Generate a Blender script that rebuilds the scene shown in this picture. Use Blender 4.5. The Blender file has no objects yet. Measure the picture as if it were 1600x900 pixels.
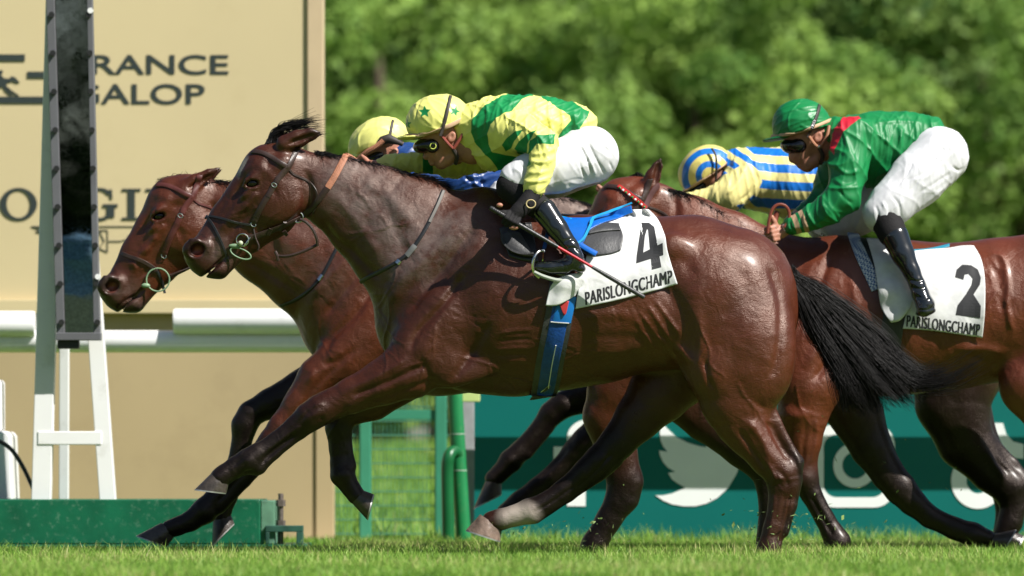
import bpy, bmesh, math, random
import numpy as np
from mathutils import Vector, Matrix
from mathutils.bvhtree import BVHTree

# ------------------------------------------------------------------ camera, sky, sun, exposure
scene = bpy.context.scene
COL = scene.collection
CAM_D, CAM_H, PPM, HOR = 25.0, 125.0 / 360.0, 360.0, 750.0     # distance to the near horse, height, photo px per metre there, horizon row

cam = bpy.data.cameras.new('camera')
cam_ob = bpy.data.objects.new('camera', cam)
COL.objects.link(cam_ob)
cam_ob.location = (0, -CAM_D, CAM_H)
cam_ob.rotation_euler = (math.radians(90), 0, 0)
cam.sensor_width = 36
cam.lens = 36 * CAM_D / (1600 / PPM)
cam.shift_y = (HOR - 450) / 1600
cam.clip_start, cam.clip_end = 1.0, 3000
cam.dof.use_dof = True
cam.dof.focus_distance = 24.9
cam.dof.aperture_fstop = 2.6
scene.camera = cam_ob

SUN_TO = Vector((0.58, -0.40, 0.75)).normalized()
world = bpy.data.worlds.new('World'); scene.world = world
world.use_nodes = True
wn = world.node_tree
sky = wn.nodes.new('ShaderNodeTexSky')
sky.sky_type = 'NISHITA'; sky.sun_disc = False
sky.sun_elevation = math.asin(SUN_TO.z)
sky.sun_rotation = math.atan2(SUN_TO.x, SUN_TO.y)
sky.dust_density = 1.0
bgn = wn.nodes['Background']
wn.links.new(sky.outputs[0], bgn.inputs[0])
bgn.inputs[1].default_value = 0.05

sun = bpy.data.lights.new('sun', 'SUN')
sun.energy = 5.0; sun.angle = math.radians(0.5); sun.color = (1.0, 0.965, 0.91)
sun_ob = bpy.data.objects.new('sun', sun); COL.objects.link(sun_ob)
sun_ob.rotation_euler = (-SUN_TO).to_track_quat('-Z', 'Y').to_euler()
sun_ob.location = (8, -6, 12)

vs = scene.view_settings
vs.view_transform = 'Standard'; vs.look = 'None'; vs.exposure = 0.8; vs.gamma = 1.0
vs.use_curve_mapping = False
scene.cycles.max_bounces = 6
scene.cycles.transparent_max_bounces = 8
scene.cycles.caustics_reflective = False; scene.cycles.caustics_refractive = False

# ------------------------------------------------------------------ helpers
rng = np.random.default_rng(7)
random.seed(7)

class Frame:
    """photo pixels at one distance <-> metres"""
    def __init__(s, y0): s.y0 = y0; s.k = (CAM_D + y0) / CAM_D / PPM
    def P(s, u, v, w=0.0): return Vector(((u - 800) * s.k, s.y0 + w * s.k, CAM_H + (HOR - v) * s.k))
    def arr(s, p):
        p = np.asarray(p, float)
        return np.stack([(p[:, 0] - 800) * s.k, s.y0 + p[:, 2] * s.k, CAM_H + (HOR - p[:, 1]) * s.k], 1)
def at(u, v, y): return Frame(y).P(u, v)

def tag(o, label=None, cat=None, group=None, kind=None):
    if label: o['label'] = label
    if cat: o['category'] = cat
    if group: o['group'] = group
    if kind: o['kind'] = kind
    return o
def empty(name, loc, label, cat, group=None):
    o = bpy.data.objects.new(name, None); COL.objects.link(o)
    o.location = loc; o.empty_display_size = 0.1
    return tag(o, label, cat, group)
def link(name, me, mat=None, parent=None):
    o = bpy.data.objects.new(name, me); COL.objects.link(o)
    if mat is not None: me.materials.append(mat)
    if parent is not None:
        o.parent = parent
        if parent.type == 'EMPTY': o.matrix_parent_inverse = Matrix.Translation(-parent.location)
    return o
def pmesh(name, V, F, mat=None, parent=None, smooth=True, attrs=None):
    me = bpy.data.meshes.new(name)
    V = np.asarray(V, np.float32)
    if isinstance(F, np.ndarray):
        n = F.shape[1]
        me.vertices.add(len(V)); me.vertices.foreach_set('co', V.ravel())
        me.loops.add(F.size); me.loops.foreach_set('vertex_index', F.ravel().astype(np.int32))
        me.polygons.add(len(F)); me.polygons.foreach_set('loop_start', np.arange(0, F.size, n, dtype=np.int32))
        me.update(calc_edges=True)
    else:
        me.from_pydata([tuple(map(float, v)) for v in V], [], F)
    if smooth: me.polygons.foreach_set('use_smooth', np.ones(len(me.polygons), bool))
    if attrs:
        for n_, a in attrs.items():
            if a.ndim == 1:
                at_ = me.attributes.new(n_, 'FLOAT', 'POINT'); at_.data.foreach_set('value', a.astype(np.float32))
            else:
                at_ = me.attributes.new(n_, 'FLOAT_VECTOR', 'POINT'); at_.data.foreach_set('vector', a.astype(np.float32).ravel())
    me.validate()
    return link(name, me, mat, parent)

class MB:
    """boxes, prisms and tubes gathered into ONE mesh"""
    def __init__(s): s.V = []; s.F = []
    def add(s, V, F):
        b = len(s.V); s.V += [tuple(v) for v in V]; s.F += [tuple(i + b for i in f) for f in F]; return s
    def box(s, a, b):
        x0, y0, z0 = a; x1, y1, z1 = b
        V = [(x0,y0,z0),(x1,y0,z0),(x1,y1,z0),(x0,y1,z0),(x0,y0,z1),(x1,y0,z1),(x1,y1,z1),(x0,y1,z1)]
        return s.add(V, [(0,3,2,1),(4,5,6,7),(0,1,5,4),(1,2,6,5),(2,3,7,6),(3,0,4,7)])
    def beam(s, p, q, wx, wy):
        p = Vector(p); q = Vector(q); d = (q - p).normalized()
        sx = Vector((1, 0, 0)); sx = (sx - d * sx.dot(d)).normalized() if abs(d.x) < .9 else Vector((0, 0, 1)) - d * d.z
        sx.normalize(); sy = d.cross(sx)
        V = []
        for c in (p, q):
            for a, b in ((-1,-1),(1,-1),(1,1),(-1,1)): V.append(c + sx * a * wx / 2 + sy * b * wy / 2)
        return s.add(V, [(0,3,2,1),(4,5,6,7),(0,1,5,4),(1,2,6,5),(2,3,7,6),(3,0,4,7)])
    def tube(s, pts, r, n=12, cap=True):
        pts = [Vector(p) for p in pts]; m = len(pts)
        rr = r if hasattr(r, '__len__') else [r] * m
        V = []; up = None
        for i, p in enumerate(pts):
            d = (pts[min(i + 1, m - 1)] - pts[max(i - 1, 0)]).normalized()
            if up is None: up = Vector((0, 0, 1)) if abs(d.z) < .9 else Vector((1, 0, 0))
            a = (up - d * up.dot(d)).normalized(); up = a; b = d.cross(a)
            for j in range(n):
                t = 2 * math.pi * j / n
                V.append(p + (a * math.cos(t) + b * math.sin(t)) * rr[i])
        F = []
        for i in range(m - 1):
            for j in range(n):
                F.append((i*n + j, i*n + (j+1) % n, (i+1)*n + (j+1) % n, (i+1)*n + j))
        if cap: F.append(tuple(range(n - 1, -1, -1))); F.append(tuple((m-1)*n + j for j in range(n)))
        return s.add(V, F)
    def prism(s, poly, y0, y1):
        """polygon of (x, z) extruded from y0 to y1"""
        n = len(poly); A = sum(poly[i][0]*poly[(i+1)%n][1] - poly[(i+1)%n][0]*poly[i][1] for i in range(n))
        if A < 0: poly = poly[::-1]
        V = [(x, y0, z) for x, z in poly] + [(x, y1, z) for x, z in poly]
        F = [tuple(range(n)), tuple(range(2*n - 1, n - 1, -1))]
        F += [(i, i + n, (i+1) % n + n, (i+1) % n) for i in range(n)]
        return s.add(V, F)
    def build(s, name, mat=None, parent=None, smooth=False, bevel=0, label=None):
        o = pmesh(name, np.array([tuple(v) for v in s.V]), s.F, mat, parent, smooth=smooth)
        if bevel:
            m = o.modifiers.new('b', 'BEVEL'); m.width = bevel; m.segments = 2; m.limit_method = 'ANGLE'
            m.harden_normals = False
        if label: o['label'] = label
        if smooth:
            o.data.set_sharp_from_angle(angle=math.radians(40))
        return o

# ------------------------------------------------------------------ materials
MATS = {}
def nmat(name):
    m = bpy.data.materials.new(name); m.use_nodes = True
    nt = m.node_tree; return m, nt, nt.nodes['Principled BSDF']
def node(nt, t, **kw):
    n = nt.nodes.new(t)
    for k, v in kw.items():
        if k.startswith('i_'):
            key = k[2:]; key = int(key) if key.isdigit() else key.replace('_', ' ')
            n.inputs[key].default_value = v
        else: setattr(n, k, v)
    return n
def rgba(c): return (c[0], c[1], c[2], 1)
def mat(name, color, rough=.6, spec=.4, metal=0, var=.12, vscale=6, bump=0, bscale=80, coat=0, stretch=None, sheen=0, sss=0, dirt=None, trans=0):
    """principled with slow colour variation, optional fine bump and optional dirt (colour, amount, scale)"""
    if name in MATS: return MATS[name]
    m, nt, b = nmat(name)
    tc = node(nt, 'ShaderNodeTexCoord')
    src = tc.outputs['Object']
    if stretch:
        mp = node(nt, 'ShaderNodeMapping'); mp.inputs['Scale'].default_value = stretch
        nt.links.new(src, mp.inputs[0]); src = mp.outputs[0]
    n1 = node(nt, 'ShaderNodeTexNoise', i_Scale=vscale, i_Detail=5.0)
    nt.links.new(tc.outputs['Object'], n1.inputs['Vector'])
    mr = node(nt, 'ShaderNodeMapRange', i_1=.3, i_2=.7, i_3=1 - var, i_4=1 + var)
    nt.links.new(n1.outputs[0], mr.inputs[0])
    vm = node(nt, 'ShaderNodeVectorMath', operation='SCALE'); vm.inputs[0].default_value = color
    nt.links.new(mr.outputs[0], vm.inputs['Scale'])
    out = vm.outputs[0]
    if dirt:
        dc, amt, ds = dirt
        n3 = node(nt, 'ShaderNodeTexNoise', i_Scale=ds, i_Detail=6.0, i_Roughness=.7)
        nt.links.new(tc.outputs['Object'], n3.inputs['Vector'])
        r3 = node(nt, 'ShaderNodeMapRange', i_1=.55, i_2=.75, i_3=0., i_4=amt)
        nt.links.new(n3.outputs[0], r3.inputs[0])
        mx = node(nt, 'ShaderNodeMix', data_type='RGBA'); mx.inputs[7].default_value = rgba(dc)
        nt.links.new(r3.outputs[0], mx.inputs[0]); nt.links.new(out, mx.inputs[6]); out = mx.outputs[2]
    nt.links.new(out, b.inputs['Base Color'])
    b.inputs['Roughness'].default_value = rough
    b.inputs['Specular IOR Level'].default_value = spec
    b.inputs['Metallic'].default_value = metal
    b.inputs['Coat Weight'].default_value = coat; b.inputs['Coat Roughness'].default_value = .12
    b.inputs['Sheen Weight'].default_value = sheen
    if sss:
        b.inputs['Subsurface Weight'].default_value = sss; b.inputs['Subsurface Radius'].default_value = (.01, .004, .002)
    if trans: b.inputs['Transmission Weight'].default_value = trans
    if bump:
        n2 = node(nt, 'ShaderNodeTexNoise', i_Scale=bscale, i_Detail=4.0)
        nt.links.new(src, n2.inputs['Vector'])
        bp = node(nt, 'ShaderNodeBump', i_Strength=bump, i_Distance=.01)
        nt.links.new(n2.outputs[0], bp.inputs['Height']); nt.links.new(bp.outputs[0], b.inputs['Normal'])
    MATS[name] = m
    return m

def fabric(name, cols, attr=None, rough=.4, spec=.5, fold=.5, fscale=9, stretch=(1, 1, 1), sheen=0, trans=0.0):
    """thin race silk or breeches cloth: sharp-edged colour areas chosen by a signed-distance attribute, crumple bump"""
    m, nt, b = nmat(name)
    tc = node(nt, 'ShaderNodeTexCoord')
    mp = node(nt, 'ShaderNodeMapping'); mp.inputs['Scale'].default_value = stretch
    nt.links.new(tc.outputs['Object'], mp.inputs[0])
    nz = node(nt, 'ShaderNodeTexNoise', i_Scale=fscale, i_Detail=2.5, i_Roughness=.45, i_Distortion=.9)
    nt.links.new(mp.outputs[0], nz.inputs['Vector'])
    ad = nz
    bp = node(nt, 'ShaderNodeBump', i_Strength=fold, i_Distance=.03)
    nt.links.new(ad.outputs[0], bp.inputs['Height']); nt.links.new(bp.outputs[0], b.inputs['Normal'])
    if attr:
        an = node(nt, 'ShaderNodeAttribute', attribute_name=attr)
        mr = node(nt, 'ShaderNodeMapRange', i_1=-.45, i_2=.45, i_3=0., i_4=1.)
        nt.links.new(an.outputs['Fac'], mr.inputs[0])
        mx = node(nt, 'ShaderNodeMix', data_type='RGBA')
        mx.inputs[6].default_value = rgba(cols[0]); mx.inputs[7].default_value = rgba(cols[1])
        nt.links.new(mr.outputs[0], mx.inputs[0]); out = mx.outputs[2]
        if len(cols) > 2:
            an2 = node(nt, 'ShaderNodeAttribute', attribute_name=attr + '2')
            mr2 = node(nt, 'ShaderNodeMapRange', i_1=-.45, i_2=.45, i_3=0., i_4=1.)
            nt.links.new(an2.outputs['Fac'], mr2.inputs[0])
            mx2 = node(nt, 'ShaderNodeMix', data_type='RGBA'); mx2.inputs[7].default_value = rgba(cols[2])
            nt.links.new(mr2.outputs[0], mx2.inputs[0]); nt.links.new(out, mx2.inputs[6]); out = mx2.outputs[2]
    else:
        rg = node(nt, 'ShaderNodeRGB'); rg.outputs[0].default_value = rgba(cols[0]); out = rg.outputs[0]
    hv = node(nt, 'ShaderNodeTexNoise', i_Scale=25.0, i_Detail=4.0)
    nt.links.new(tc.outputs['Object'], hv.inputs['Vector'])
    mr3 = node(nt, 'ShaderNodeMapRange', i_1=.3, i_2=.7, i_3=.9, i_4=1.08)
    nt.links.new(hv.outputs[0], mr3.inputs[0])
    sc = node(nt, 'ShaderNodeVectorMath', operation='SCALE')
    nt.links.new(out, sc.inputs[0]); nt.links.new(mr3.outputs[0], sc.inputs['Scale'])
    nt.links.new(sc.outputs[0], b.inputs['Base Color'])
    b.inputs['Roughness'].default_value = rough; b.inputs['Specular IOR Level'].default_value = spec
    b.inputs['Sheen Weight'].default_value = sheen
    return m

def coat_material(name, body, dark, rough=.4, spec=.55, sheen_grey=.0):
    """horse coat: 'dark' attribute blends to the black points, 'pink' the nostril lining, hair bump lies along the body"""
    m, nt, b = nmat(name)
    tc = node(nt, 'ShaderNodeTexCoord')
    n1 = node(nt, 'ShaderNodeTexNoise', i_Scale=4.0, i_Detail=6.0, i_Roughness=.6)
    nt.links.new(tc.outputs['Object'], n1.inputs['Vector'])
    mr = node(nt, 'ShaderNodeMapRange', i_1=.3, i_2=.7, i_3=.72, i_4=1.22)
    nt.links.new(n1.outputs[0], mr.inputs[0])
    vm = node(nt, 'ShaderNodeVectorMath', operation='SCALE'); vm.inputs[0].default_value = body
    nt.links.new(mr.outputs[0], vm.inputs['Scale'])
    an = node(nt, 'ShaderNodeAttribute', attribute_name='dark')
    mx = node(nt, 'ShaderNodeMix', data_type='RGBA'); mx.inputs[7].default_value = rgba(dark)
    nt.links.new(an.outputs['Fac'], mx.inputs[0]); nt.links.new(vm.outputs[0], mx.inputs[6])
    nm = node(nt, 'ShaderNodeTexNoise', i_Scale=48.0, i_Detail=5.0, i_Roughness=.7)
    nt.links.new(tc.outputs['Object'], nm.inputs['Vector'])
    rm = node(nt, 'ShaderNodeMapRange', i_1=.6, i_2=.72, i_3=0., i_4=.55); nt.links.new(nm.outputs[0], rm.inputs[0])
    md = node(nt, 'ShaderNodeMath', operation='MULTIPLY'); nt.links.new(rm.outputs[0], md.inputs[0]); nt.links.new(an.outputs['Fac'], md.inputs[1])
    mm = node(nt, 'ShaderNodeMix', data_type='RGBA'); mm.inputs[7].default_value = (.045, .032, .022, 1)
    nt.links.new(md.outputs[0], mm.inputs[0]); nt.links.new(mx.outputs[2], mm.inputs[6]); mx = mm
    aw = node(nt, 'ShaderNodeAttribute', attribute_name='white')
    mw = node(nt, 'ShaderNodeMix', data_type='RGBA'); mw.inputs[7].default_value = (.30, .265, .23, 1)
    nt.links.new(aw.outputs['Fac'], mw.inputs[0]); nt.links.new(mx.outputs[2], mw.inputs[6])
    ap = node(nt, 'ShaderNodeAttribute', attribute_name='pink')
    mp_ = node(nt, 'ShaderNodeMix', data_type='RGBA'); mp_.inputs[7].default_value = (.22, .045, .03, 1)
    nt.links.new(ap.outputs['Fac'], mp_.inputs[0]); nt.links.new(mw.outputs[2], mp_.inputs[6])
    # sweaty film, its grey sheen painted into the base colour, where the 'sweat' attribute says so
    asw = node(nt, 'ShaderNodeAttribute', attribute_name='sweat_sheen')
    ns = node(nt, 'ShaderNodeTexNoise', i_Scale=14.0, i_Detail=6.0, i_Roughness=.65)
    nt.links.new(tc.outputs['Object'], ns.inputs['Vector'])
    rs = node(nt, 'ShaderNodeMapRange', i_1=.36, i_2=.62, i_3=.1, i_4=.95)
    nt.links.new(ns.outputs[0], rs.inputs[0])
    ms = node(nt, 'ShaderNodeMath', operation='MULTIPLY')
    nt.links.new(asw.outputs['Fac'], ms.inputs[0]); nt.links.new(rs.outputs[0], ms.inputs[1])
    mg = node(nt, 'ShaderNodeMix', data_type='RGBA'); mg.inputs[7].default_value = (.135, .108, .1, 1)
    nt.links.new(ms.outputs[0], mg.inputs[0]); nt.links.new(mp_.outputs[2], mg.inputs[6])
    nt.links.new(mg.outputs[2], b.inputs['Base Color'])
    cw = node(nt, 'ShaderNodeMapRange', i_1=0., i_2=1., i_3=.2, i_4=.75)
    nt.links.new(ms.outputs[0], cw.inputs[0]); nt.links.new(cw.outputs[0], b.inputs['Coat Weight']); b.inputs['Coat Roughness'].default_value = .26
    sp = node(nt, 'ShaderNodeMapRange', i_1=0., i_2=1., i_3=spec, i_4=spec * .4)
    nt.links.new(an.outputs['Fac'], sp.inputs[0]); nt.links.new(sp.outputs[0], b.inputs['Specular IOR Level'])
    b.inputs['Coat Tint'].default_value = (1, .86, .78, 1); b.inputs['Specular Tint'].default_value = (1, .85, .76, 1)
    nr = node(nt, 'ShaderNodeTexNoise', i_Scale=9.0, i_Detail=6.0, i_Roughness=.7)
    nt.links.new(tc.outputs['Object'], nr.inputs['Vector'])
    rr = node(nt, 'ShaderNodeMapRange', i_1=.3, i_2=.7, i_3=rough - .1, i_4=rough + .12)
    nt.links.new(nr.outputs[0], rr.inputs[0]); nt.links.new(rr.outputs[0], b.inputs['Roughness'])
    # hair grain, skin ripples and broad muscle undulation
    mp = node(nt, 'ShaderNodeMapping'); mp.inputs['Scale'].default_value = (30, 60, 120); mp.inputs['Rotation'].default_value = (0, .5, 0)
    nt.links.new(tc.outputs['Object'], mp.inputs[0])
    n2 = node(nt, 'ShaderNodeTexNoise', i_Scale=2.4, i_Detail=5.0, i_Roughness=.65)
    nt.links.new(mp.outputs[0], n2.inputs['Vector'])
    n3 = node(nt, 'ShaderNodeTexNoise', i_Scale=13.0, i_Detail=4.0, i_Distortion=1.2)
    nt.links.new(tc.outputs['Object'], n3.inputs['Vector'])
    n4 = node(nt, 'ShaderNodeTexNoise', i_Scale=5.5, i_Detail=2.0)
    nt.links.new(tc.outputs['Object'], n4.inputs['Vector'])
    b0 = node(nt, 'ShaderNodeBump', i_Strength=.26, i_Distance=.06)
    nt.links.new(n4.outputs[0], b0.inputs['Height'])
    b1 = node(nt, 'ShaderNodeBump', i_Strength=.16, i_Distance=.04)
    nt.links.new(n3.outputs[0], b1.inputs['Height']); nt.links.new(b0.outputs[0], b1.inputs['Normal'])
    b2 = node(nt, 'ShaderNodeBump', i_Strength=.42, i_Distance=.006)
    nt.links.new(n2.outputs[0], b2.inputs['Height']); nt.links.new(b1.outputs[0], b2.inputs['Normal'])
    nt.links.new(b2.outputs[0], b.inputs['Normal'])
    return m

# ------------------------------------------------------------------ blended solids (distance field -> surface nets)
class Vol:
    def __init__(s, lo, hi, h):
        s.lo = np.array(lo, float); s.h = h
        s.n = (np.ceil((np.array(hi) - s.lo) / h)).astype(int) + 1
        s.D = np.full(s.n, 60.0, np.float32)
        s.segs = []
    def _box(s, mn, mx):
        a = np.maximum(np.floor((mn - s.lo) / s.h).astype(int), 0)
        b = np.minimum(np.ceil((mx - s.lo) / s.h).astype(int) + 1, s.n)
        if np.any(b <= a): return None
        sl = tuple(slice(i, j) for i, j in zip(a, b))
        g = [np.float32(s.lo[i]) + np.float32(s.h) * np.arange(a[i], b[i], dtype=np.float32) for i in range(3)]
        return sl, g[0][:, None, None], g[1][None, :, None], g[2][None, None, :]
    def _mix(s, sl, d, k, op):
        A = s.D[sl]
        if op == 'add':
            if k > 0:
                hh = np.maximum(k - np.abs(A - d), 0) / k
                s.D[sl] = np.minimum(A, d) - hh * hh * k * .25
            else: s.D[sl] = np.minimum(A, d)
        else:
            d = -d
            hh = np.maximum(k - np.abs(A - d), 0) / max(k, 1e-6)
            s.D[sl] = np.maximum(A, d) + hh * hh * k * .25
    def _segd(s, a, b, U, Vv, W):
        a0, b0 = np.array(a[:3], np.float32), np.array(b[:3], np.float32)
        d = b0 - a0; dd = float(d @ d) + 1e-6
        t = np.clip(((U - a0[0]) * d[0] + (Vv - a0[1]) * d[1] + (W - a0[2]) * d[2]) / dd, 0, 1)
        r = a[3] + (b[3] - a[3]) * t; wy = a[4] + (b[4] - a[4]) * t
        qu = U - a0[0] - t * d[0]; qv = Vv - a0[1] - t * d[1]; qw = (W - a0[2] - t * d[2]) / wy
        return np.sqrt(qu * qu + qv * qv + qw * qw) - r
    def chain(s, nodes, k=10, op='add', ki=None):
        """nodes (u, v, w, r, wy[, dark]); pieces blend with each other by ki and with the rest by k"""
        N = [tuple(n) + (1.0, 0.0)[len(n) - 4:] if len(n) < 6 else tuple(n) for n in nodes]
        if len(N) == 1: N = N * 2
        rm = max(n[3] * max(1, n[4]) for n in N)
        mn = np.min([n[:3] for n in N], 0) - rm - k - 3 * s.h; mx = np.max([n[:3] for n in N], 0) + rm + k + 3 * s.h
        bx = s._box(mn, mx)
        if bx is None: return
        sl, U, Vv, W = bx
        if len(N) == 2:
            d = s._segd(N[0], N[1], U, Vv, W)
        else:
            d = np.full(s.D[sl].shape, 80.0, np.float32)
            for a, b in zip(N[:-1], N[1:]):
                r_ = max(a[3] * max(1, a[4]), b[3] * max(1, b[4])) + 22 + 3 * s.h
                mn2 = np.minimum(a[:3], b[:3]) - r_; mx2 = np.maximum(a[:3], b[:3]) + r_
                b2 = s._box(mn2, mx2)
                if b2 is None: continue
                sl2, U2, V2, W2 = b2
                loc = tuple(slice(q.start - p.start, q.stop - p.start) for p, q in zip(sl, sl2))
                # clip to the chain box
                loc = tuple(slice(max(l.start, 0), min(l.stop, d.shape[i])) for i, l in enumerate(loc))
                st = [sl[i].start + loc[i].start for i in range(3)]; en = [sl[i].start + loc[i].stop for i in range(3)]
                g = [np.float32(s.lo[i]) + np.float32(s.h) * np.arange(st[i], en[i], dtype=np.float32) for i in range(3)]
                e = s._segd(a, b, g[0][:, None, None], g[1][None, :, None], g[2][None, None, :])
                A = d[loc]; kk = ki if ki else 6.0
                hh = np.maximum(kk - np.abs(A - e), 0) / kk
                d[loc] = np.minimum(A, e) - hh * hh * kk * .18
        s._mix(sl, d, k, op)
        if op == 'add':
            for a, b in zip(N[:-1], N[1:]): s.segs.append((a, b))
        return s
    def ell(s, c, R, ang=0, k=12, op='add', dark=0.0):
        """ellipsoid, turned by ang degrees in the picture plane"""
        rm = max(R) + k + 3 * s.h
        bx = s._box(np.array(c) - rm, np.array(c) + rm)
        if bx is None: return s
        sl, U, Vv, W = bx
        ca, sa = math.cos(math.radians(ang)), math.sin(math.radians(ang))
        u = U - c[0]; v = Vv - c[1]; w = W - c[2]
        x = (u * ca + v * sa) / R[0]; y = (-u * sa + v * ca) / R[1]; z = w / R[2]
        k0 = np.sqrt(x * x + y * y + z * z)
        k1 = np.sqrt((x / R[0]) ** 2 + (y / R[1]) ** 2 + (z / R[2]) ** 2) + 1e-6
        s._mix(sl, (k0 * (k0 - 1) / k1).astype(np.float32), k, op)
        if op == 'add': 
            r = min(R); s.segs.append(((c[0], c[1], c[2], r, 1, dark), (c[0] + .1, c[1], c[2], r, 1, dark)))
        return s
    def cut(s, p, q, k=2):
        """keep what lies above the line p -> q of the picture plane"""
        d = np.array([q[0] - p[0], q[1] - p[1]], float); d /= np.linalg.norm(d); nx, ny = -d[1], d[0]
        if ny < 0: nx, ny = -nx, -ny
        U = s.lo[0] + s.h * np.arange(s.n[0]); Vv = s.lo[1] + s.h * np.arange(s.n[1])
        e = ((U[:, None] - p[0]) * nx + (Vv[None, :] - p[1]) * ny)[:, :, None].astype(np.float32)
        s.D = np.maximum(s.D, np.broadcast_to(e, s.D.shape))
        return s
    def mesh(s, smooth=2):
        D = s.D; h = s.h
        S = (D < 0)
        c = np.zeros(tuple(np.array(D.shape) - 1), np.int8)
        for i in (0, 1):
            for j in (0, 1):
                for k in (0, 1):
                    c += S[i:i + c.shape[0], j:j + c.shape[1], k:k + c.shape[2]]
        act = np.argwhere((c > 0) & (c < 8))
        shp = c.shape
        flat = (act[:, 0] * shp[1] + act[:, 1]) * shp[2] + act[:, 2]
        corners = [(i, j, k) for i in (0, 1) for j in (0, 1) for k in (0, 1)]
        val = np.stack([D[act[:, 0] + i, act[:, 1] + j, act[:, 2] + k] for i, j, k in corners], 1)
        pos = np.zeros((len(act), 3)); cnt = np.zeros(len(act))
        for a in range(8):
            for b in range(a + 1, 8):
                ca, cb = np.array(corners[a]), np.array(corners[b])
                if np.abs(ca - cb).sum() != 1: continue
                va, vb = val[:, a], val[:, b]
                x = (va < 0) != (vb < 0)
                t = np.where(x, va / np.where(x, va - vb, 1), 0)
                pos += np.where(x[:, None], ca + t[:, None] * (cb - ca), 0); cnt += x
        P = act + pos / cnt[:, None]
        V = s.lo + P * h
        quads = []
        for ax in range(3):
            o1, o2 = [(1, 2), (2, 0), (0, 1)][ax]
            A = np.take(S, range(0, S.shape[ax] - 1), ax); B = np.take(S, range(1, S.shape[ax]), ax)
            e = np.argwhere(A != B)
            e = e[(e[:, o1] > 0) & (e[:, o2] > 0) & (e[:, o1] < S.shape[o1] - 1) & (e[:, o2] < S.shape[o2] - 1)]
            if not len(e): continue
            ins = A[e[:, 0], e[:, 1], e[:, 2]]
            q = []
            for d1, d2 in ((-1, -1), (0, -1), (0, 0), (-1, 0)):
                f = e.copy(); f[:, o1] += d1; f[:, o2] += d2
                q.append(np.searchsorted(flat, (f[:, 0] * shp[1] + f[:, 1]) * shp[2] + f[:, 2]))
            q = np.stack(q, 1); q[~ins] = q[~ins][:, ::-1]
            quads.append(q)
        F = np.concatenate(quads)
        V = lap(V, F, smooth)
        return V, F
def lap(V, F, it):
    if not it: return V
    E = np.concatenate([F[:, [0, 1]], F[:, [1, 2]], F[:, [2, 3]], F[:, [3, 0]]])
    n = len(V); deg = np.bincount(E[:, 0], minlength=n) + np.bincount(E[:, 1], minlength=n)
    deg = np.maximum(deg, 1)
    for q in range(it):
        for lam in (.5, -.52):
            M = np.zeros_like(V)
            for a in range(3):
                M[:, a] = np.bincount(E[:, 0], V[E[:, 1], a], n) + np.bincount(E[:, 1], V[E[:, 0], a], n)
            V = V + lam * (M / deg[:, None] - V)
    return V
def vnormals(V, F):
    N = np.cross(V[F[:, 2]] - V[F[:, 0]], V[F[:, 3]] - V[F[:, 1]])
    out = np.zeros_like(V)
    for i in range(4):
        for a in range(3): out[:, a] += np.bincount(F[:, i], N[:, a], len(V))
    return out / (np.linalg.norm(out, axis=1)[:, None] + 1e-9)
def polydist(U, Vv, poly):
    """distance from points to a polyline"""
    d = np.full(len(U), 1e9)
    for (x0, y0), (x1, y1) in zip(poly[:-1], poly[1:]):
        dx, dy = x1 - x0, y1 - y0; L = dx * dx + dy * dy + 1e-9
        t = np.clip(((U - x0) * dx + (Vv - y0) * dy) / L, 0, 1)
        d = np.minimum(d, np.hypot(U - x0 - t * dx, Vv - y0 - t * dy))
    return d
def polysd(U, Vv, poly):
    """signed distance to a closed polygon, positive inside"""
    ins = np.zeros(len(U), bool); n = len(poly)
    for i in range(n):
        x0, y0 = poly[i]; x1, y1 = poly[(i + 1) % n]
        c = ((y0 > Vv) != (y1 > Vv)) & (U < (x1 - x0) * (Vv - y0) / ((y1 - y0) if y1 != y0 else 1e-9) + x0)
        ins ^= c
    d = polydist(U, Vv, list(poly) + [poly[0]])
    return np.where(ins, d, -d)
def smooth_poly(pts, n=5, closed=False):
    """Catmull-Rom through points of any dimension"""
    P = [np.array(p, float) for p in pts]; m = len(P); out = []
    rngi = range(m) if closed else range(m - 1)
    for i in rngi:
        p0 = P[(i - 1) % m] if closed or i > 0 else P[i]; p1 = P[i]; p2 = P[(i + 1) % m]
        p3 = P[(i + 2) % m] if closed or i + 2 < m else p2
        for j in range(n):
            t = j / n
            out.append(.5 * (2 * p1 + (p2 - p0) * t + (2 * p0 - 5 * p1 + 4 * p2 - p3) * t * t + (3 * p1 - p0 - 3 * p2 + p3) * t ** 3))
    if not closed: out.append(P[-1])
    return out
def relief(V, F, lines):
    N = vnormals(V, F); d = np.zeros(len(V))
    for ln in lines:
        poly, wd, amp = ln[0], ln[1], ln[2]; wl = ln[3] if len(ln) > 3 else None
        pl = [tuple(p) for p in smooth_poly(poly, 4)] if len(poly) > 2 else poly
        xs = [p[0] for p in pl]; ys = [p[1] for p in pl]
        m = (V[:, 0] > min(xs) - 3 * wd) & (V[:, 0] < max(xs) + 3 * wd) & (V[:, 1] > min(ys) - 3 * wd) & (V[:, 1] < max(ys) + 3 * wd)
        if wl is not None: m &= (V[:, 2] > wl[0]) & (V[:, 2] < wl[1])
        idx = np.nonzero(m)[0]
        if not len(idx): continue
        q = polydist(V[idx, 0], V[idx, 1], pl)
        # fade towards the ends
        e0 = np.hypot(V[idx, 0] - pl[0][0], V[idx, 1] - pl[0][1]); e1 = np.hypot(V[idx, 0] - pl[-1][0], V[idx, 1] - pl[-1][1])
        fade = np.clip(np.minimum(e0, e1) / (3 * wd), .15, 1)
        d[idx] += amp * np.exp(-(q / wd) ** 2) * np.minimum(1, np.abs(N[idx, 2]) * 1.6) * fade
    return V + N * d[:, None]
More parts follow.
